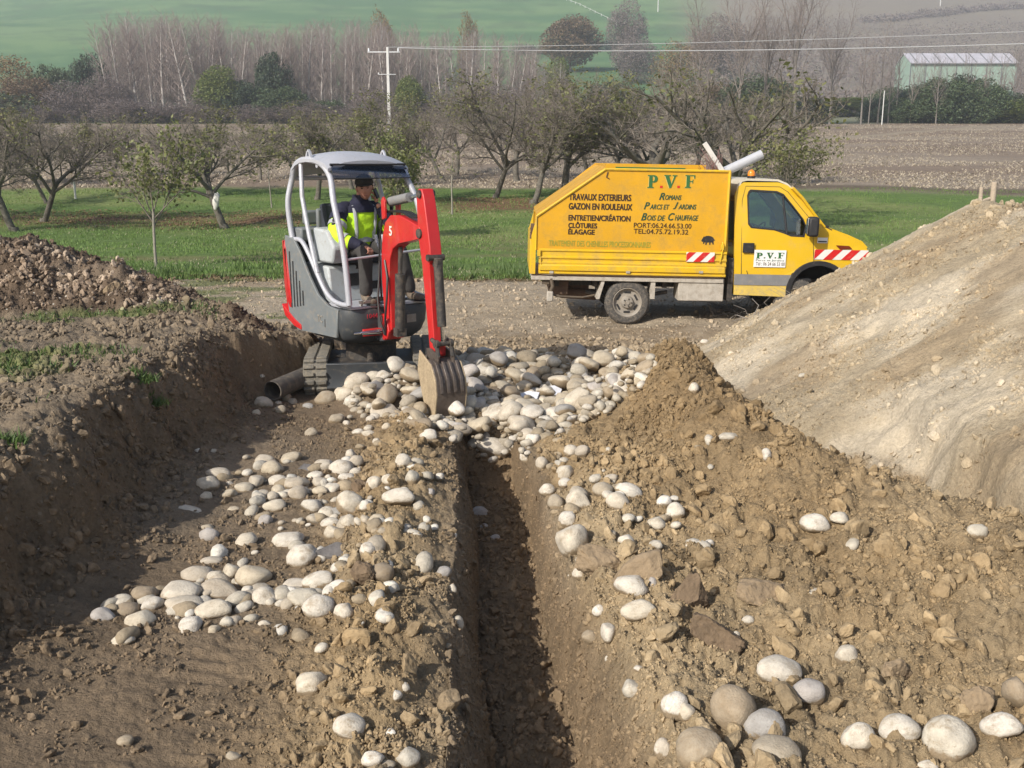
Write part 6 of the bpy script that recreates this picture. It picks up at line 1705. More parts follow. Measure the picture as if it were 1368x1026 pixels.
# slanted rear cover and rims
(a0, b0), (a1, b1) = side[1], side[2]
m = TM(); m.add([(a0, .0, b0 + .03), (a1, .0, b1 + .03), (a1, W2, b1 + .05), (a0, W2, b0 + .05), (a0, .0, b0), (a1, .0, b1), (a1, W2, b1 + .02), (a0, W2, b0 + .02)], [(0, 1, 2, 3), (4, 7, 6, 5), (0, 4, 5, 1), (1, 5, 6, 2), (2, 6, 7, 3), (3, 7, 4, 0)])
m.build('rear_cover', 'yellow_box', truck)
m = TM(); m.tube([(a0, -.008, b0), (a1, -.008, b1)], .018, 6); m.tube([(a1, -.008, b1), (fx, -.008, side[3][1])], .020, 6); m.tube([(fx - .01, -.01, side[3][1]), (fx - .01, -.01, side[4][1])], .024, 6); m.tube([(a0, -.008, b0), (a0, -.008, side[0][1])], .016, 6); m.build('edge_rim', 'yellow_drop', box)
m = TM(); g0 = L(836, 220); g1 = L(928, 221); m.span((g0[0], W2 - .055, 2.32), (g1[0] + .15, W2 - .036, 2.44)); m.build('green_rail', 'green_paint', truck)
m = TM(); m.span((a1, .035, b1 + .0), (a1 + .03, W2, b1 + .07)); m.build('top_crossbar', 'yellow_box', truck)
m = TM(); c = L(808, 233); m.tube([(c[0], -.01, c[1] + .04), (c[0] - .02, -.012, c[1] - .04), (c[0] + .02, -.012, c[1] - .06)], .008, 6); m.build('hook', 'rusty_brown', box)
for px_, py_ in ((842, 231), (888, 231), (926, 231), (961, 230), (936, 236), (936, 275), (860, 262), (893, 330), (843, 332), (818, 291)):
    pass
# --- drop side with ribs
d0, d1 = L(718, 333), L(967, 370)
m = TM(); m.span((d0[0], -.030, d1[1]), (d1[0], -.002, d0[1])); ds = m.build('drop_side', 'yellow_drop', truck, bevel=.004)
for t in (.0, .30, .52, .93):
    z = d0[1] + (d1[1] - d0[1]) * t
    m = TM(); m.prism([(-.031, z + .016), (-.050, z + .006), (-.050, z - .016), (-.031, z - .030)], d0[0], d1[0], 'x'); m.build('rib', 'yellow_drop', ds)
m = TM(); z = d0[1] + (d1[1] - d0[1]) * .68; m.prism([(-.031, z + .05), (-.062, z + .015), (-.062, z - .06), (-.031, z - .07)], d0[0] + .02, d1[0] - .02, 'x'); m.build('rib', 'yellow_drop', ds, bevel=.003)
def stripes(px0, py0, px1, py1, n, y, parent, lean=.5, first='stripe_red'):
    (x0, z0), (x1, z1) = L(px0, py1), L(px1, py0)
    m = TM(); m.span((x0, y, z0), (x1, y - .006, z1)); p = m.build('warning_plate', 'stripe_white', parent)
    w = (x1 - x0) / n; h = z1 - z0; k = lean * h * 2
    for i in range(-1, n + 1, 2):
        q = [(x0 + i * w, z0), (x0 + (i + 1) * w, z0), (x0 + (i + 1) * w + k, z1), (x0 + i * w + k, z1)]
        # clip to the plate
        def clip(poly, s, lim):
            out = []
            for a, b in zip(poly, poly[1:] + poly[:1]):
                ia = (a[0] - lim) * s >= 0; ib = (b[0] - lim) * s >= 0
                if ia: out.append(a)
                if ia != ib: t = (lim - a[0]) / (b[0] - a[0]); out.append((lim, a[1] + (b[1] - a[1]) * t))
            return out
        q = clip(q, 1, x0 + .001); q = clip(q, -1, x1 - .001) if len(q) > 2 else q
        if len(q) > 2: m = TM(); m.prism(q, y - .009, y - .0062, 'y'); m.build('stripe', 'stripe_red', p, smooth=0)
    return p
stripes(914, 337, 952, 349, 4, -.052, ds)
m = TM(); x, z = L(962, 330); m.tube([(x, -.05, z + .08), (x + .01, -.06, z), (x - .01, -.055, z - .18), (x - .02, -.05, z - .24)], .012, 8); m.box((x, -.045, z), (.05, .05, .08)); m.build('latch', 'yellow_drop', truck, bevel=.003)
m = TM(); x, z = L(718, 336); m.box((x, -.04, z - .02), (.05, .05, .09)); m.tube([(x + .02, -.05, z - .04), (x + .04, -.05, z - .2)], .01, 8); m.build('latch', 'yellow_drop', truck, bevel=.003)
for px_ in (735, 837, 934):
    m = TM(); x, z = L(px_, 363); m.box((x, -.055, z), (.06, .03, .035)); m.tube([(x - .03, -.06, z - .01), (x + .03, -.06, z - .01)], .008); m.build('hinge', 'dusty_grey', ds)
# --- rear frame, bed beam
r0 = L(706, 318)[0]
m = TM(); m.prism([(r0 + .02, L(711, 366)[1]), (a0, L(711, 366)[1]), (a0, b0 - .02), (r0 + .02, b0 - .30)], 0, .05, 'y'); m.prism([(r0 + .02, L(711, 366)[1]), (a0, L(711, 366)[1]), (a0, b0 - .02), (r0 + .02, b0 - .30)], W2 - .05, W2, 'y')
m.span((r0, .05, L(711, 366)[1]), (r0 + .03, W2 - .05, b0 - .3)); m.build('tailgate', 'yellow_drop', truck, bevel=.004)
m = TM(); x, z = L(709, 305); m.box((x, .06, z), (.06, .08, .14)); m.tube([(x - .02, .05, z - .06), (x - .02, .05, z - .16)], .02); m.build('tail_latch', 'rusty_brown', truck, bevel=.006)
bz0, bz1 = L(840, 376)[1], L(840, 371)[1]
m = TM(); m.span((r0 + .03, .0, bz0), (fx, W2, bz1)); m.build('bed_floor', 'dusty_grey', truck, bevel=.004)
# --- chassis and underside
m = TM()
for y in (.55, 1.45): m.span((.25, y - .04, .58), (5.0, y + .04, .74))
for x in (.4, 1.0, 2.1, 3.0, 3.9): m.span((x, .2, .60), (x + .07, W2 - .2, .70))
m.build('chassis', 'dark_metal', truck)
m = TM(); m.span((.32, .25, .45), (.62, W2 - .2, .68)); m.box((.72, 1.0, .52), (.5, .9, .14)); m.cyl((.5, .5, .46), (1.1, .6, .42), .09); m.build('subframe', 'rusty_brown', truck, bevel=.02)
m = TM(); m.cyl((1.55, .1, .36), (1.55, W2 - .1, .36), .06); m.box((1.55, 1., .36), (.28, .3, .28)); m.tube([(.9, .35, .50), (1.5, .32, .40), (2.2, .35, .52)], .035, 6); m.build('rear_axle', 'dark_metal', truck)
x, z = L(735, 372); 
m = TM(); m.tube([(x, .02, z), (x + .03, .02, z - .12), (x - .02, .03, z - .25)], .03, 8); m.span((x - .14, .05, z - .10), (x - .02, .12, z - .01)); m.tube([(x - .05, .03, z - .22), (x + .1, .05, z - .28), (x + .5, .1, z - .30), (x + .7, .12, z - .26)], .018, 6); m.build('rear_light_bracket', 'muddy_metal', truck, bevel=.005)
m = TM(); m.box((x - .01, .0, z - .28), (.10, .10, .16)); m.build('rear_lamp', 'dusty_grey', truck, bevel=.02)
for (p0, p1, w_) in (((806, 372), (798, 400), .05), ((872, 372), (871, 400), .07)):
    (x0, z0), (x1, z1) = L(*p0), L(*p1)
    m = TM(); m.prism([(x0 - w_ / 2, z0), (x0 + w_ / 2, z0), (x1 + w_ / 2, z1), (x1 - w_ / 2, z1)], .02, .42, 'y'); m.build('mudguard_bracket', 'dusty_grey', truck, bevel=.004)
q0, q1 = L(905, 402), L(967, 372)
m = TM(); m.span((q0[0], .02, q0[1]), (q1[0], .50, q1[1] - .01)); tb = m.build('tool_box', 'dusty_grey', truck, bevel=.012)
# --- wheels
def wheel(x, y0, z, r, name='wheel', w=.19):
    m = TM()
    m.lathe([(0.02, r * .62), (0.0, r * .70), (.005, r * .90), (.03, r * .975), (.06, r), (w - .06, r), (w - .03, r * .975), (w - .005, r * .9), (w, r * .7), (w - .02, r * .62)], (x, y0, z), 'y', 56)
    ty = m.build('wheel', 'tyre', truck, smooth=30)
    m = TM()
    for k in range(44):
        a = 2 * math.pi * k / 44
        for yy in (.055, .095, .135): m.box((x + math.cos(a + yy * 2) * r * 1.0, y0 + yy, z + math.sin(a + yy * 2) * r * 1.0), (.024, .030, .012), (0, -(a + yy * 2) + math.pi / 2, 0))
    m.build('tread', 'tyre', ty)
    m = TM(); m.lathe([(.01, r * .66), (.0, r * .64), (.012, r * .60), (.035, r * .575), (.06, r * .55), (.055, r * .30), (.03, r * .26), (.0, r * .24), (-.005, r * .20), (-.005, r * .11), (.0, r * .10), (-.02, r * .09), (-.02, 0.001)], (x, y0, z), 'y', 40)
    rm = m.build('rim', 'rim', ty, smooth=30)
    for k in range(6):
        a = 2 * math.pi * (k + .5) / 6; m = TM(); m.box((x + math.cos(a) * r * .44, y0 + .056, z + math.sin(a) * r * .44), (.10, .012, .030), (0, -a + math.pi / 2, 0)); m.build('rim_slot', 'black_plastic', rm, bevel=.004)
    for k in range(5):
        a = 2 * math.pi * k / 5; m = TM(); m.cyl((x + math.cos(a) * r * .17, y0 - .016, z + math.sin(a) * r * .17), (x + math.cos(a) * r * .17, y0 + .0, z + math.sin(a) * r * .17), .012, n=8); m.build('wheel_nut', 'dark_metal', rm)
wx, wz = L(838, 404); WR = 30.3 / SC
wheel(wx, .03, WR - .0 + wx * .0192, WR)
wheel(wx, W2 - .22, WR + wx * .0192, WR)
fxw = L(1092, 0)[0]
wheel(fxw, .06, WR + fxw * .0192, WR); wheel(fxw, W2 - .25, WR + fxw * .0192, WR)
# --- cab: side skins with window and wheel arch cut out
cabo = Lp((981, 394), (981, 262), (985, 250), (993, 244), (1040, 244), (1053, 248), (1068, 262), (1085, 284), (1100, 303), (1112, 309), (1135, 318), (1152, 326), (1159, 334), (1163, 350), (1166, 378), (1163, 398), (1136, 400))
ac = L(1092, 390); ar = 39 / SC
arch = [(ac[0] + ar * math.cos(a), ac[1] + ar * .95 * math.sin(a)) for a in [math.radians(-12 + 204 * k / 18) for k in range(19)]]
cab_poly = cabo + arch + Lp((1050, 397))
win = Lp((1000, 256), (1003, 254), (1038, 256), (1047, 260), (1060, 276), (1073, 293), (1077, 303), (1074, 317), (1056, 316), (1046, 312), (1034, 308), (1003, 305), (999, 300), (998, 262))
CW0, CW1 = .06, W2 - .06
def lean(side_):
    def f(v):
        x, y, z = v; k = max(0, z - 1.25) * .11
        return (x, y + k if side_ < 0 else y - k, z)
    return f
cabs = {}
for s_, (y0, y1) in ((-1, (CW0, CW0 + .05)), (1, (CW1 - .05, CW1))):
    m = TM(); m.prism(cab_poly, y0, y1, 'y', [win], fn=lean(s_)); cabs[s_] = m.build('cab_side', 'yellow_cab', truck, bevel=.006)
    m = TM(); m.prism(win, (y0 + y1) / 2 - .003, (y0 + y1) / 2 + .003, 'y', fn=lean(s_)); m.build('side_window', 'truck_glass', cabs[s_], smooth=0)
    # black seal
    m = TM(); cx = sum(p[0] for p in win) / len(win); cz = sum(p[1] for p in win) / len(win)
    inner = [(cx + (x - cx) * .955, cz + (z - cz) * .93) for x, z in win]; yy = y0 - .004 if s_ < 0 else y1 + .001
    m.prism([(cx + (x - cx) * 1.01, cz + (z - cz) * 1.015) for x, z in win], yy, yy + .003, 'y', [inner], fn=lean(s_)); m.build('window_seal', 'black_plastic', cabs[s_], smooth=0)
def across(name, pts, mat, y0=None, y1=None, t=.03, parent=None, bevel=0, smooth=40):
    """sheet following profile points (x,z) across the cab, leaning like the sides"""
    m = TM(); vs = []
    for x, z in pts:
        k = max(0, z - 1.25) * .11; ya = (CW0 if y0 is None else y0) + k; yb = (CW1 if y1 is None else y1) - k
        vs += [(x, ya, z), (x, yb, z)]
    n = len(pts); dn = []
    for i, (x, z) in enumerate(pts):
        p = Vector(pts[max(i - 1, 0)]); q = Vector(pts[min(i + 1, n - 1)]); d = (q - p).normalized(); nr = Vector((d.y, -d.x)); dn.append(nr * t)
    for i, (x, z) in enumerate(pts): 
        k = max(0, z - 1.25) * .11; ya = (CW0 if y0 is None else y0) + k; yb = (CW1 if y1 is None else y1) - k
        vs += [(x + dn[i].x, ya, z + dn[i].y), (x + dn[i].x, yb, z + dn[i].y)]
    fs = []; o = 2 * n
    for i in range(n - 1):
        a = 2 * i; fs += [(a, a + 1, a + 3, a + 2), (o + a, o + a + 2, o + a + 3, o + a + 1), (a, a + 2, o + a + 2, o + a), (a + 1, o + a + 1, o + a + 3, a + 3)]
    fs += [(0, o, o + 1, 1), (2 * n - 2, 2 * n - 1, o + 2 * n - 1, o + 2 * n - 2)]
    m.add(vs, fs); return m.build(name, mat, parent or truck, bevel=bevel, smooth=smooth)
rp = Lp((983, 262), (984, 250), (990, 241), (998, 239), (1040, 240), (1052, 245), (1058, 250))
across('roof', rp, 'roof_white', t=.03)
ws = Lp((1058, 250), (1071, 263), (1088, 285), (1103, 303))
wsg = across('windscreen', ws, 'truck_glass', CW0 + .07, CW1 - .07, t=.01, smooth=60)
for ya, yb in ((CW0 - .004, CW0 + .07), (CW1 - .07, CW1 + .004)): across('screen_pillar', ws, 'yellow_cab', ya, yb, .035)
across('cowl', Lp((1100, 301), (1106, 305), (1112, 307)), 'black_plastic', t=.02)
across('bonnet', Lp((1111, 306), (1135, 315), (1152, 323), (1159, 331)), 'yellow_cab', t=.03)
across('grille', Lp((1159, 333), (1163, 350), (1165, 365)), 'black_plastic', t=.04)
across('bumper', Lp((1163, 366), (1168, 372), (1168, 398), (1160, 400)), 'black_plastic', CW0 - .02, CW1 + .02, t=.05, bevel=.01)
m = TM(); hx, hz = L(1148, 334); m.prism([(hx - .10, hz - .02), (hx + .06, hz - .05), (hx + .10, hz - .13), (hx - .02, hz - .13)], CW0 - .006, CW0 + .2, 'y'); m.build('headlight', 'truck_glass', truck, bevel=.01)
m = TM(); m.prism(Lp((1116, 328), (1134, 329), (1138, 333), (1122, 334)), CW0 - .012, CW0 - .001, 'y'); m.build('indicator', 'lamp_dark', truck, bevel=.003)
# back wall of cab with window and lettering
bw0 = cabo[0][1]; bwz = cabo[3][1]; bx = cabo[0][0]
m = TM(); k = .11 * (bwz - 1.25)
m.prism([(CW0 + .05, bw0), (CW1 - .05, bw0), (CW1 - .05, 1.25), (CW1 - .05 - k, bwz - .03), (CW0 + .05 + k, bwz - .03), (CW0 + .05, 1.25)], bx, bx + .03, 'x', [[(.35, 1.35), (1.65, 1.35), (1.6, 1.95), (.4, 1.95)]]); bwl = m.build('cab_back', 'yellow_cab', truck)
m = TM(); m.span((bx + .012, .35, 1.35), (bx + .018, 1.65, 1.95)); m.build('rear_window', 'truck_glass', bwl, smooth=0)
for body_, z_, w_ in (('TRAVAUX', 2.02, .9), ('PARCS ET JARDINS', 1.22, 1.1), ('BOIS', 1.08, .6)):
    o = lettering(body_, w_, .09, 'white_letter', bwl, (bx - .002, 1.55, z_), (math.pi / 2, 0, -math.pi / 2), bold=.01)
m = TM(); m.span((bx - .11, .10, .42), (bx - .02, W2 - .1, 1.1)); m.build('cab_gap_panel', 'dark_metal', truck, bevel=.01)
# floor, dashboard, seats, wheel
m = TM(); m.span((bx + .03, CW0 + .06, .75), (L(1110, 0)[0], CW1 - .06, .80)); m.build('cab_floor', 'black_plastic', truck)
dx = L(1080, 0)[0]
m = TM(); m.prism([(dx - .12, 1.0), (dx - .10, 1.38), (dx + .1, 1.46), (dx + .35, 1.42), (dx + .35, 1.0)], CW0 + .07, CW1 - .07, 'y'); m.build('dashboard', 'black_plastic', truck, bevel=.02)
for y in (.5, 1.5):
    m = TM(); sx = bx + .45; m.box((sx + .1, y, 1.0), (.5, .5, .16)); m.box((sx - .18, y, 1.32), (.14, .48, .6), (0, -.15, 0)); m.build('seat', 'seat_fabric', truck, bevel=.04)
m = TM(); c = Vector((dx - .22, 1.5, 1.42)); m.tube([c + Vector((math.cos(t) * .11, math.sin(t) * .2, math.cos(t) * .16 * 1)) for t in [2 * math.pi * i / 28 for i in range(28)]], .014, 8, closed=True); m.tube([c, (dx - .02, 1.5, 1.3)], .025); m.tube([c + Vector((0, -.19, 0)), c + Vector((0, .19, 0))], .014); m.build('steering_wheel', 'black_plastic', truck)
# door seam, quarter pillar, handle, strips, sign, mirror
def seam(pts, r=.004, parent=None):
    m = TM(); f = lean(-1); m.tube([f((x, CW0 - .001, z)) for x, z in Lp(*pts)], r, 6); return m.build('door_seam', 'black_plastic', parent or cabs[-1])
seam([(1088, 300), (1086, 312), (1087, 352), (1082, 357), (1068, 360), (1058, 366), (1053, 376), (1052, 382)])
seam([(990, 372), (991, 268), (996, 249), (1042, 250), (1053, 257), (1070, 278), (1088, 300)])
seam([(990, 395), (999, 394), (1000, 370), (997, 362)])
m = TM(); f = lean(-1); pz = Lp((1046, 258), (1051, 314)); m.tube([f((pz[0][0], CW0 + .02, pz[0][1])), f((pz[1][0], CW0 + .02, pz[1][1]))], .016, 6); m.build('window_post', 'black_plastic', cabs[-1])
q0, q1 = L(991, 338), L(1007, 325)
m = TM(); m.span((q0[0], CW0 - .018, q0[1]), (q1[0], CW0 + .0, q1[1])); m.build('door_handle', 'black_plastic', cabs[-1], bevel=.012)
q0, q1 = L(980, 381), L(1056, 368)
m = TM(); m.prism([(q0[0], q0[1]), (q1[0] - .04, q0[1]), (q1[0] + .01, q1[1]), (q0[0], q1[1])], CW0 - .016, CW0 - .001, 'y'); m.build('rub_strip', 'rub_strip', cabs[-1], bevel=.004)
q0, q1 = L(980, 396), L(1052, 383)
m = TM(); m.prism([(q0[0], q0[1] + .02), (q1[0], q0[1]), (q1[0] + .0, q1[1]), (q0[0], q1[1])], CW0 - .008, CW0 - .001, 'y'); m.build('sill_panel', 'yellow_pale', cabs[-1], bevel=.004)
m = TM(); ao = [(ac[0] + ar * 1.10 * math.cos(a), ac[1] + ar * 1.06 * math.sin(a)) for a in [math.radians(-8 + 196 * k / 20) for k in range(21)]]; ai = [(ac[0] + ar * .93 * math.cos(a), ac[1] + ar * .89 * math.sin(a)) for a in [math.radians(-8 + 196 * k / 20) for k in range(21)]]
m.prism(ao + ai[::-1], CW0 - .03, CW0 + .06, 'y'); m.build('wheel_arch_trim', 'black_plastic', cabs[-1], bevel=.004)
m = TM(); av = [(ac[0] + ar * 1.0 * math.cos(a), ac[1] + ar * .97 * math.sin(a)) for a in [math.radians(-8 + 196 * k / 16) for k in range(17)]]; avi = [(ac[0] + ar * .97 * math.cos(a), ac[1] + ar * .93 * math.sin(a)) for a in [math.radians(-8 + 196 * k / 16) for k in range(17)]]
m.prism(av + avi[::-1], CW0 + .06, .75, 'y'); m.span((ac[0] - ar, .74, .4), (ac[0] + ar, .78, 1.0)); m.build('wheel_well', 'black_plastic', truck)
stripes(1087, 335, 1160, 347, 6, CW0 - .001, cabs[-1])
# door sign
s0, s1 = L(1006, 357), L(1050, 335)
m = TM(); m.span((s0[0], CW0 - .008, s0[1]), (s1[0], CW0 - .001, s1[1])); sg = m.build('door_sign', 'white_plate', cabs[-1])
def LET(ch):
    F = ([(0, 0), (.5, 0), (.5, .07), (.38, .1), (.38, .46), (.58, .46), (.6, .36), (.65, .36), (.65, .66), (.6, .66), (.58, .54), (.38, .54), (.38, .92), (.68, .92), (.74, .72), (.8, .72), (.8, 1), (0, 1), (0, .93), (.12, .9), (.12, .1), (0, .07)], [])
    V = ([(.38, 0), (.5, 0), (.8, .9), (.9, .93), (.9, 1), (.56, 1), (.56, .93), (.68, .9), (.52, .32), (.34, .9), (.46, .93), (.46, 1), (0, 1), (0, .93), (.08, .9)], [])
    Pp = ([(0, 0), (.5, 0), (.5, .07), (.38, .1), (.38, .42), (.55, .43), (.7, .5), (.78, .62), (.78, .8), (.7, .93), (.55, 1), (0, 1), (0, .93), (.12, .9), (.12, .1), (0, .07)], [[(.38, .52), (.38, .9), (.47, .88), (.53, .8), (.53, .62), (.47, .54)]])
    D = ([(.0, 0), (.16, 0), (.16, .12), (0, .12)], [])
    return {'F': F, 'V': V, 'P': Pp, '.': D}[ch]
def serif(items, y, mat, parent, shadow=None):
    for ch, px0, px1, pt, pb in items:
        (x0, z0), (x1, z1) = L(px0, pb), L(px1, pt); o_, hs = LET(ch); mx_ = max(p[0] for p in o_); my_ = max(p[1] for p in o_)
        g = lambda p: (x0 + p[0] / mx_ * (x1 - x0), z0 + p[1] / my_ * (z1 - z0))
        if shadow: m = TM(); m.prism([(g(p)[0] - .010, g(p)[1] - .006) for p in o_], y - .003, y - .001, 'y', [[(g(p)[0] - .010, g(p)[1] - .006) for p in h] for h in hs]); m.build('lettering', shadow, parent, smooth=0)
        m = TM(); m.prism([g(p) for p in o_], y - .006, y - .0032, 'y', [[g(p) for p in h] for h in hs]); m.build('lettering', mat, parent, smooth=0)
serif([('P', 861, 875, 234, 251), ('V', 883, 901, 234, 251), ('F', 911, 925, 234, 251)], -.001, 'green_paint', box, 'yellow_pale')
serif([('.', 878, 881.5, 248, 251), ('.', 901, 904.5, 248, 251)], -.001, 'stripe_red', box)
serif([('P', 1009, 1018, 338, 345.5), ('V', 1023, 1033, 338, 345.5), ('F', 1038, 1047, 338, 345.5), ('.', 1019.5, 1021.5, 344, 345.5), ('.', 1034, 1036, 344, 345.5)], CW0 - .008, 'green_paint', sg)
def words(body_, px0, py0, px1, py1, mat, parent, y=-.004, **k):
    (x0, z0), (x1, z1) = L(px0, py1), L(px1, py0); return lettering(body_, x1 - x0, z1 - z0, mat, parent, (x0, y, z0), **k)
for t, x0, x1, y0, y1 in (('TRAVAUX EXTERIEURS', 756.5, 839.5, 260.5, 267.3), ('GAZON EN ROULEAUX', 756.5, 841, 273, 279.6), ('ENTRETIEN/CRÉATION', 756.5, 839, 287, 294.5), ('CLÔTURES', 756.5, 794.5, 297, 304.5), ('ÉLAGAGE', 756.5, 791.5, 305.5, 313)):
    words(t, x0, y0, x1, y1, 'dark_letter', box, thick=.008)
for a_, b_2, x0, xm, x1, y0, y1 in (('R', 'OMANS', 877, 884.5, 907, 258, 267), ('P', 'ARCS ET', 857, 864.5, 891, 270.5, 279.5), ('J', 'ARDINS', 896, 902.5, 927, 270.5, 279.5), ('B', 'OIS DE', 853.5, 861, 885.5, 285, 294.5), ('C', 'HAUFFAGE', 889.5, 898, 930, 285, 294.5)):
    words(a_, x0, y0, xm, y1, 'dark_green_letter', box, shear=.35, thick=.007); words(b_2, xm + .6, y0 + 3, x1, y1, 'dark_green_letter', box, shear=.25, thick=.004)
words('PORT:06.24.66.53.00', 844, 299, 921, 304, 'dark_letter', box, thick=.002)
words('TEL:04.75.72.19.32', 844, 307, 917, 312, 'dark_letter', box, thick=.002)
words('TRAITEMENT DES CHENILLES PROCESSIONNAIRES', 731, 323.5, 867, 328.5, 'green_faint', box, thick=.002)
words('Parcs et Jardins', 1009, 347.5, 1047, 349.8, 'dark_green_letter', sg, y=CW0 - .009)
words('Tél : 06 24 66 53 00', 1009, 351.2, 1048, 355, 'dark_letter', sg, y=CW0 - .009)
# boar silhouette
bo = [(934.6, 321.6), (935.6, 319.2), (937, 317.2), (938, 315.6), (938.9, 316.2), (941, 315.2), (944.5, 314.9), (948, 315.8), (950.6, 317.4), (951.6, 319.6), (953, 320.6), (952.8, 321.4), (951.4, 321.2), (950.9, 323.4), (951.3, 326.6), (949.6, 326.6), (949.0, 324.2), (947.3, 323.6), (946.6, 327), (945.1, 327), (945.3, 323.9), (942.2, 324.1), (941.6, 327), (940.0, 327), (940.2, 324.0), (938.9, 323.6), (938.2, 325.9), (936.9, 325.9), (937.2, 323.0), (935.6, 323.0)]
m = TM(); m.prism([(x, z) for x, z in Lp(*bo)], -.004, -.001, 'y'); m.build('boar_emblem', 'black_plastic', box, smooth=0)
m = TM(); q0, q1 = L(1091, 325), L(1105, 318); m.span((q0[0], CW0 - .005, q0[1]), (q1[0], CW0 - .001, q1[1])); stk = m.build('small_sticker', 'white_plate', cabs[-1])
m = TM(); q0, q1 = L(1092, 324), L(1104, 322.5); m.span((q0[0], CW0 - .007, q0[1]), (q1[0], CW0 - .005, q1[1])); m.build('lettering', 'navy', stk)
# mirror
mc = L(1079, 304)
m = TM(); m.box((mc[0] + .02, CW0 - .16, mc[1] + .02), (.16, .20, .30), (0, 0, -.12)); mi = m.build('wing_mirror', 'black_plastic', truck, bevel=.035)
m = TM(); m.box((mc[0] - .068, CW0 - .165, mc[1] + .03), (.012, .16, .24), (0, 0, -.12)); m.build('mirror_glass', 'chrome', mi, bevel=.004)
m = TM(); m.tube([(mc[0] + .02, CW0 - .08, mc[1] - .06), (mc[0] + .04, CW0 + .02, mc[1] - .08)], .02); m.build('mirror_arm', 'black_plastic', mi)
m = TM(); mc2 = mc[0]; m.box((mc2 + .02, CW1 + .16, mc[1] + .02), (.16, .2, .30)); m.build('wing_mirror', 'black_plastic', truck, bevel=.035)
m = TM(); wq = Lp((1092, 293), (1108, 307)); m.tube([(wq[0][0] + .02, .35, wq[0][1] + .03), (wq[1][0], .30, wq[1][1] + .04)], .012); m.tube([(wq[0][0] + .02, 1.1, wq[0][1] + .03), (wq[1][0], 1.0, wq[1][1] + .04)], .012); m.box((wq[1][0], .3, wq[1][1] + .02), (.10, .06, .05)); m.build('wiper', 'black_plastic', truck)
bc = L(1011, 238)
m = TM(); m.lathe([(0, .062), (.025, .062)], (bc[0], .55, bc[1] + .0), 'z', 20); m.cyl((bc[0], .55, bc[1] - .03), (bc[0], .55, bc[1] + .02), .06); bcb = m.build('beacon_base', 'black_plastic', truck)
m = TM(); m.lathe([(.02, .058), (.07, .058), (.10, .048), (.12, .02), (.122, .001)], (bc[0], .55, bc[1]), 'z', 24); m.build('beacon_lens', 'amber', bcb, smooth=60)
# --- load standing in the box
def world_pt(px, py, dy): return at_Y(px, py, TY + dy)
a_, b_3 = world_pt(1018, 206, .95), world_pt(960, 233, .95); b_3 = a_ + (b_3 - a_) * 1.35
m = MB(); n = 28; dd = (b_3 - a_).normalized(); u = dd.orthogonal().normalized(); w = dd.cross(u); vs = []
for q, r in ((a_, .075), (b_3, .075), (b_3, .068), (a_, .068)): vs += [q + (u * math.cos(t) + w * math.sin(t)) * r for t in [2 * math.pi * i / n for i in range(n)]]
m.add(vs, [(i * n + k, i * n + (k + 1) % n, ((i + 1) % 4) * n + (k + 1) % n, ((i + 1) % 4) * n + k) for i in range(4) for k in range(n)])
tag(m.build('pvc_pipe', 'pvc_grey'), 'grey plastic pipe sticking out of the truck box over the cab roof', 'pipe')
a_, b_3 = world_pt(941, 191, .8), world_pt(961, 222, .8); b_3 = a_ + (b_3 - a_) * 2.2; dd = (b_3 - a_).normalized()
m = MB(); u = Vector((dd.z, 0, -dd.x)); vs = []
for q in (a_, b_3):
    for s1, s2 in ((-1, -1), (1, -1), (1, 1), (-1, 1)): vs.append(q + u * .038 * s1 + Vector((0, .02 * s2, 0)))
m.add(vs, [(0, 1, 2, 3), (4, 7, 6, 5), (0, 4, 5, 1), (1, 5, 6, 2), (2, 6, 7, 3), (3, 7, 4, 0)])
tag(m.build('plank', 'plank_white', bevel=.004), 'narrow whitish plank leaning out of the truck box beside the grey pipe', 'plank')
rn = random.Random(5); base = world_pt(955, 240, .9)
m = MB()
for i in range(34):
    tip = world_pt(rn.uniform(930, 965), rn.uniform(196, 224), rn.uniform(.5, 1.3)); mid = base.lerp(tip, .5) + Vector((rn.gauss(0, .05), rn.gauss(0, .05), rn.gauss(0, .03)))
    m.tube([base + Vector((rn.gauss(0, .08), rn.gauss(0, .1), -.3)), mid, tip], [.008, .006, .003], 4)
tag(m.build('twig_bundle', 'twig_red'), 'bundle of reddish cut twigs sticking up out of the truck box', 'twigs')
m = MB()
for i in range(90):
    P = hit([rn.uniform(950, 1010)], [rn.uniform(408, 428)])[0]; P = Vector(P); d = Vector((rn.gauss(0, 1), rn.gauss(0, .6), abs(rn.gauss(.25, .3)))).normalized() * rn.uniform(.15, .5)
    m.tube([P + Vector((0, 0, .01)), P + d * .5 + Vector((rn.gauss(0, .03), 0, .03)), P + d], [.006, .005, .003], 4)
tag(m.build('dry_twigs', 'twig_pale'), 'heap of dry broken twigs on the ground under the truck cab', 'twigs')
m = MB()
for i in range(10):
    P = Vector(at_Y(rn.uniform(1040, 1075), 415, 14.6)); P.z = gz(P.x, P.y); q = [P]
    ang = rn.uniform(-.6, .6)
    for k in range(5): q.append(q[-1] + Vector((math.sin(ang + k * .35 * rn.choice([-1, 1])) * .14, rn.gauss(0, .02), .15 - k * .02)))
    m.tube(q, [.006, .005, .004, .004, .003, .002], 4)
tag(m.build('dead_stalks', 'twig_pale'), 'dead curling stalks standing in front of the truck front wheel', 'weed')
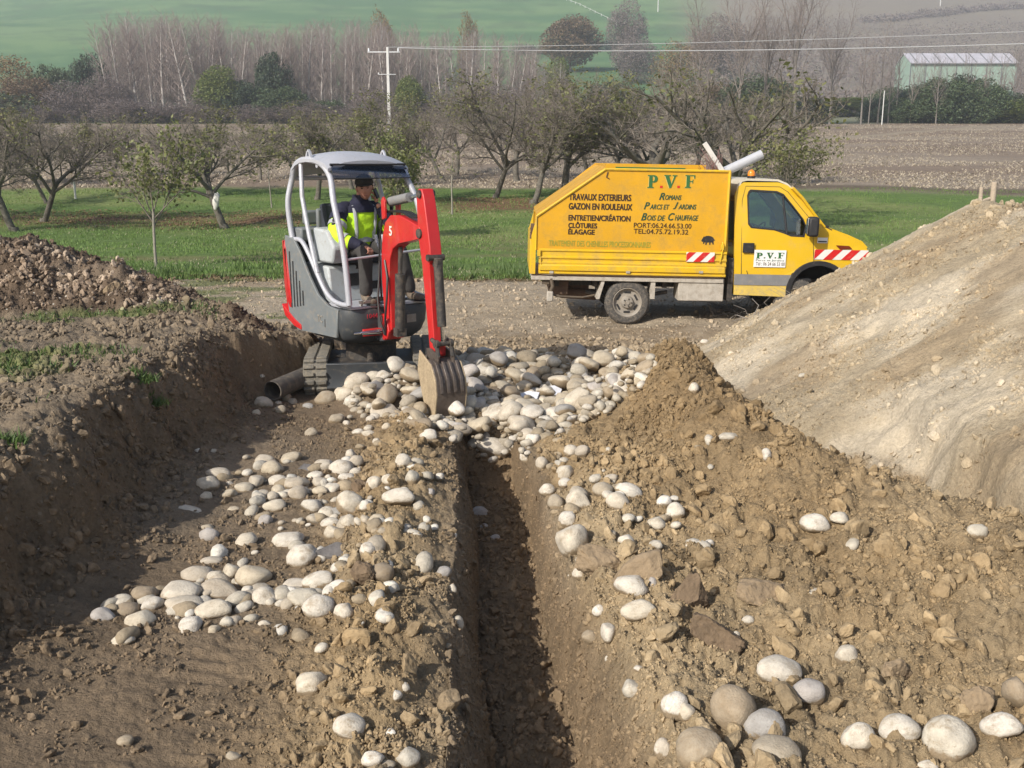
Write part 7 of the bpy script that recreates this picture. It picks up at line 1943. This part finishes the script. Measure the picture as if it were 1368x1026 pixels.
# ------------------------------------------------------------------ barn, power line, posts
bY = 255.; bX0, bX1 = base_at(1211, 0, bY) * 1.0, base_at(1354, 0, bY)
bz = gz((bX0 + bX1) / 2, bY) - 1.0
eave = at_Y(1280, 84, bY).z; ridge = at_Y(1280, 72.5, bY + 5).z
barn = empty('barn', ((bX0 + bX1) / 2, bY, bz), 0, 'long pale green barn with a whitish metal roof among bare trees on the right', 'building')
w2 = (bX1 - bX0) / 2; hE = eave - bz; hR = ridge - bz
m = MB(); m.prism([(0, 0), (10, 0), (10, hE), (5, hR - .3), (0, hE)], -w2 + .15, w2 - .15, 'x'); m.build('wall', 'barn_wall', barn)
m = MB(); m.prism([(-.5, hE - .2), (5, hR), (10.5, hE - .2), (10.5, hE), (5, hR + .25), (-.5, hE)], -w2, w2, 'x'); rf_ = m.build('roof', 'barn_roof', barn)
for i in range(9):
    x = -w2 + 1.6 + i * (2 * w2 - 3.2) / 8
    m = MB(); m.prism([(-.45, hE + .02), (4.95, hR + .27), (4.95, hR + .33), (-.45, hE + .08)], x - .12, x + .12, 'x'); m.build('roof_seam', 'barn_trim', rf_)
m = MB(); m.span((-w2, -.55, hE - .35), (w2, -.45, hE - .1)); m.build('gutter', 'barn_trim', barn)
for i in range(8):
    x = -w2 + .2 + i * (2 * w2 - .4) / 7; m = MB(); m.span((x - .1, -.12, 0), (x + .1, -.01, hE - .4)); m.build('wall_post', 'barn_trim', barn)
# a few bare trees right in front of the barn
for px_, t_ in ((1222, 66), (1243, 58), (1262, 70), (1280, 62), (1298, 74), (1316, 60), (1337, 70), (1352, 50)):
    far_tree(random.choice(dpops), px_, 225 + random.uniform(-4, 4), t_, 'slender bare tree standing right in front of the pale green barn', 'bare trees in front of the barn', wide=1.3)
# electricity pole and wires
pY = 92.; pX = base_at(521, 0, pY); pz = gz(pX, pY); ptop = at_Y(521, 63, pY).z - pz
def pole(x, y, z, h, lab, s=1.):
    r = empty('power_pole', (x, y, z), 0, lab, 'pole')
    m = MB(); m.prism([(-.15, -.5), (.15, -.5), (.10, h), (-.10, h)], -.11, .11, 'y'); m.build('post', 'concrete', r, bevel=.015)
    m = MB(); m.span((-1.75, -.04, h - .44), (1.1, .04, h - .37)); arm = m.build('cross_arm', 'insulator', r)
    for xx in (-1.65, .0, .95):
        m = MB(); m.cyl((xx, 0, h - .36), (xx, 0, h - .08), .09, .06, n=10); m.build('insulator', 'insulator', arm)
    m = MB(); m.span((-.85, -.15, h - 2.32), (.7, -.12, h - 2.28)); m.cyl((-.82, -.13, h - 2.30), (-.82, -.13, h - 2.15), .045); m.build('bracket', 'insulator', r)
    return r
pole(pX, pY, pz, ptop, 'white concrete power pole with a cross arm rising behind the digger cab')
def wirething(p0, p1, sag, r, lab):
    pts = []
    for i in range(41):
        t = i / 40; q = Vector(p0).lerp(Vector(p1), t); q.z -= sag * 4 * t * (1 - t); pts.append(q)
    m = MB(); m.tube(pts, r, 6); tag(m.build('power_line', 'wire'), lab, 'wire')
e1 = at_Y(1500, 49, 62.); e2 = at_Y(1500, 33, 62.)
d1 = (Vector(e1) - Vector((pX + .95, pY, pz + ptop - .05)))
q2 = Vector((pX + .95, pY, pz + ptop)) + d1 * 1.15; pole(q2.x, q2.y, gz(q2.x, q2.y), q2.z - gz(q2.x, q2.y) , 'concrete power pole outside the right edge that carries the two wires')
wirething((pX + .95, pY, pz + ptop - .05), Vector((pX + .95, pY, pz + ptop)) + d1 * 1.15, .55, .034, 'thicker lower one of the two power lines crossing to the right')
d2 = Vector(e2) - Vector((pX + .0, pY, pz + ptop))
wirething((pX + .0, pY, pz + ptop), Vector((pX + .0, pY, pz + ptop)) + d2 * 1.15, .35, .020, 'thin upper one of the two power lines crossing to the right')
# thin post in the hedge and poles on the hill
x_ = base_at(1178, 0, 156.); m = MB(); m.cyl((0, 0, -.3), (0, 0, at_Y(1178, 121, 156.).z - gz(x_, 156.)), .09, .07); o = m.build('marker_post', 'concrete', loc=(x_, 156., gz(x_, 156.))); tag(o, 'thin pale grey post standing at the edge of the stubble field', 'post')
hx_, hy_ = hill_pt(879, 16); m = MB(); m.cyl((0, 0, -.5), (0, 0, 13), .28, .2); o = m.build('hill_pole', 'concrete', loc=(hx_, hy_, gz(hx_, hy_))); tag(o, 'thin white pole on the green hill right of the dark bare tree', 'pole')
hx_, hy_ = hill_pt(1256, 8); m = MB(); m.cyl((0, 0, -.5), (0, 0, 9), .25, .2); o = m.build('hill_pole', 'concrete', loc=(hx_, hy_, gz(hx_, hy_))); tag(o, 'small pale pole on the hilltop above the dark hedgerow', 'pole')
# pale wall along the hill path
pts = [hill_pt(px, py) for px, py in [(757, 1), (775, 8), (795, 18), (812, 26), (830, 36)]]
m = MB()
for (x0, y0), (x1, y1) in zip(pts[:-1], pts[1:]):
    n = max(2, int(math.hypot(x1 - x0, y1 - y0) / 6))
    for i in range(n):
        t = i / n; x = x0 + (x1 - x0) * t; y = y0 + (y1 - y0) * t; m.cyl((x, y, gz(x, y) - .2), (x, y, gz(x, y) + 1.3), .12, n=6)
    m.tube([(x0, y0, gz(x0, y0) + .9), (x1, y1, gz(x1, y1) + .9)], .08, 5)
tag(m.build('hill_fence', 'concrete'), 'pale fence running down the green hill towards the dark bare tree', 'fence')
# two wooden posts with a rail behind the crest of the pale mound
xP = base_at(1306, 0, 13.6); zP = gz(xP, 13.6)
fp = empty('post_frame', (xP, 13.6, zP), 0, 'two weathered wooden posts joined by a low rail behind the pale mound', 'posts')
for px0, tp, r in ((1298, 250, .030), (1314, 243, .042)):
    xx = base_at(px0, 0, 13.6) - xP; zt = at_Y(px0, tp, 13.6).z - zP
    m = MB(); m.cyl((xx, 0, -.25), (xx + .01, 0, zt), r, r * .92, n=12); m.build('post', 'wood_post', fp, bevel=.006)
za = at_Y(1300, 268, 13.6).z - zP
m = MB(); m.tube([(base_at(1298, 0, 13.6) - xP + .03, 0, za - .01), (base_at(1314, 0, 13.6) - xP - .03, 0, za + .03)], .022, 8); m.build('rail', 'wood_post', fp)
# low heaps of soil at the field edge behind the truck
def low_heap(px, Y, w, h, lab, mat='clod_dark'):
    V, F = ico(4); d = V * np.array([w, w * .6, h]); d *= (1 + .25 * fbm(V[:, 0] * 5, V[:, 1] * 5 + V[:, 2] * 3, int(px), 4))[:, None]
    x = base_at(px, 0, Y); o = link('soil_heap', mesh_np('soil_heap', d, F, True, [M[mat]])); o.location = (x, Y, gz(x, Y)); tag(o, lab, 'heap')
low_heap(1285, 13.4, .5, .18, 'crumbly dark soil heap on top of the pale mound by the posts', 'clod_big')
low_heap(1320, 12.6, .55, .16, 'second crumbly soil heap on the mound crest, right of the posts', 'clod_big')
# ------------------------------------------------------------------ haze
m = MB(); m.span((-720, -60, -3), (720, 1010, 160))
hz = m.build('haze', 'clod_big', smooth=0); hz.data.materials.clear()
hm_ = bpy.data.materials.new('haze'); hm_.use_nodes = True; nt = hm_.node_tree; nt.nodes.clear()
pv = nt.nodes.new('ShaderNodeVolumePrincipled'); pv.inputs['Density'].default_value = .0006; pv.inputs['Color'].default_value = (.86, .92, 1., 1); pv.inputs['Anisotropy'].default_value = .2
oo = nt.nodes.new('ShaderNodeOutputMaterial'); nt.links.new(pv.outputs[0], oo.inputs['Volume'])
hm_.volume_intersection_method if hasattr(hm_, 'volume_intersection_method') else None
hz.data.materials.append(hm_); hz['kind'] = 'stuff'; hz['label'] = 'thin autumn haze in the air'
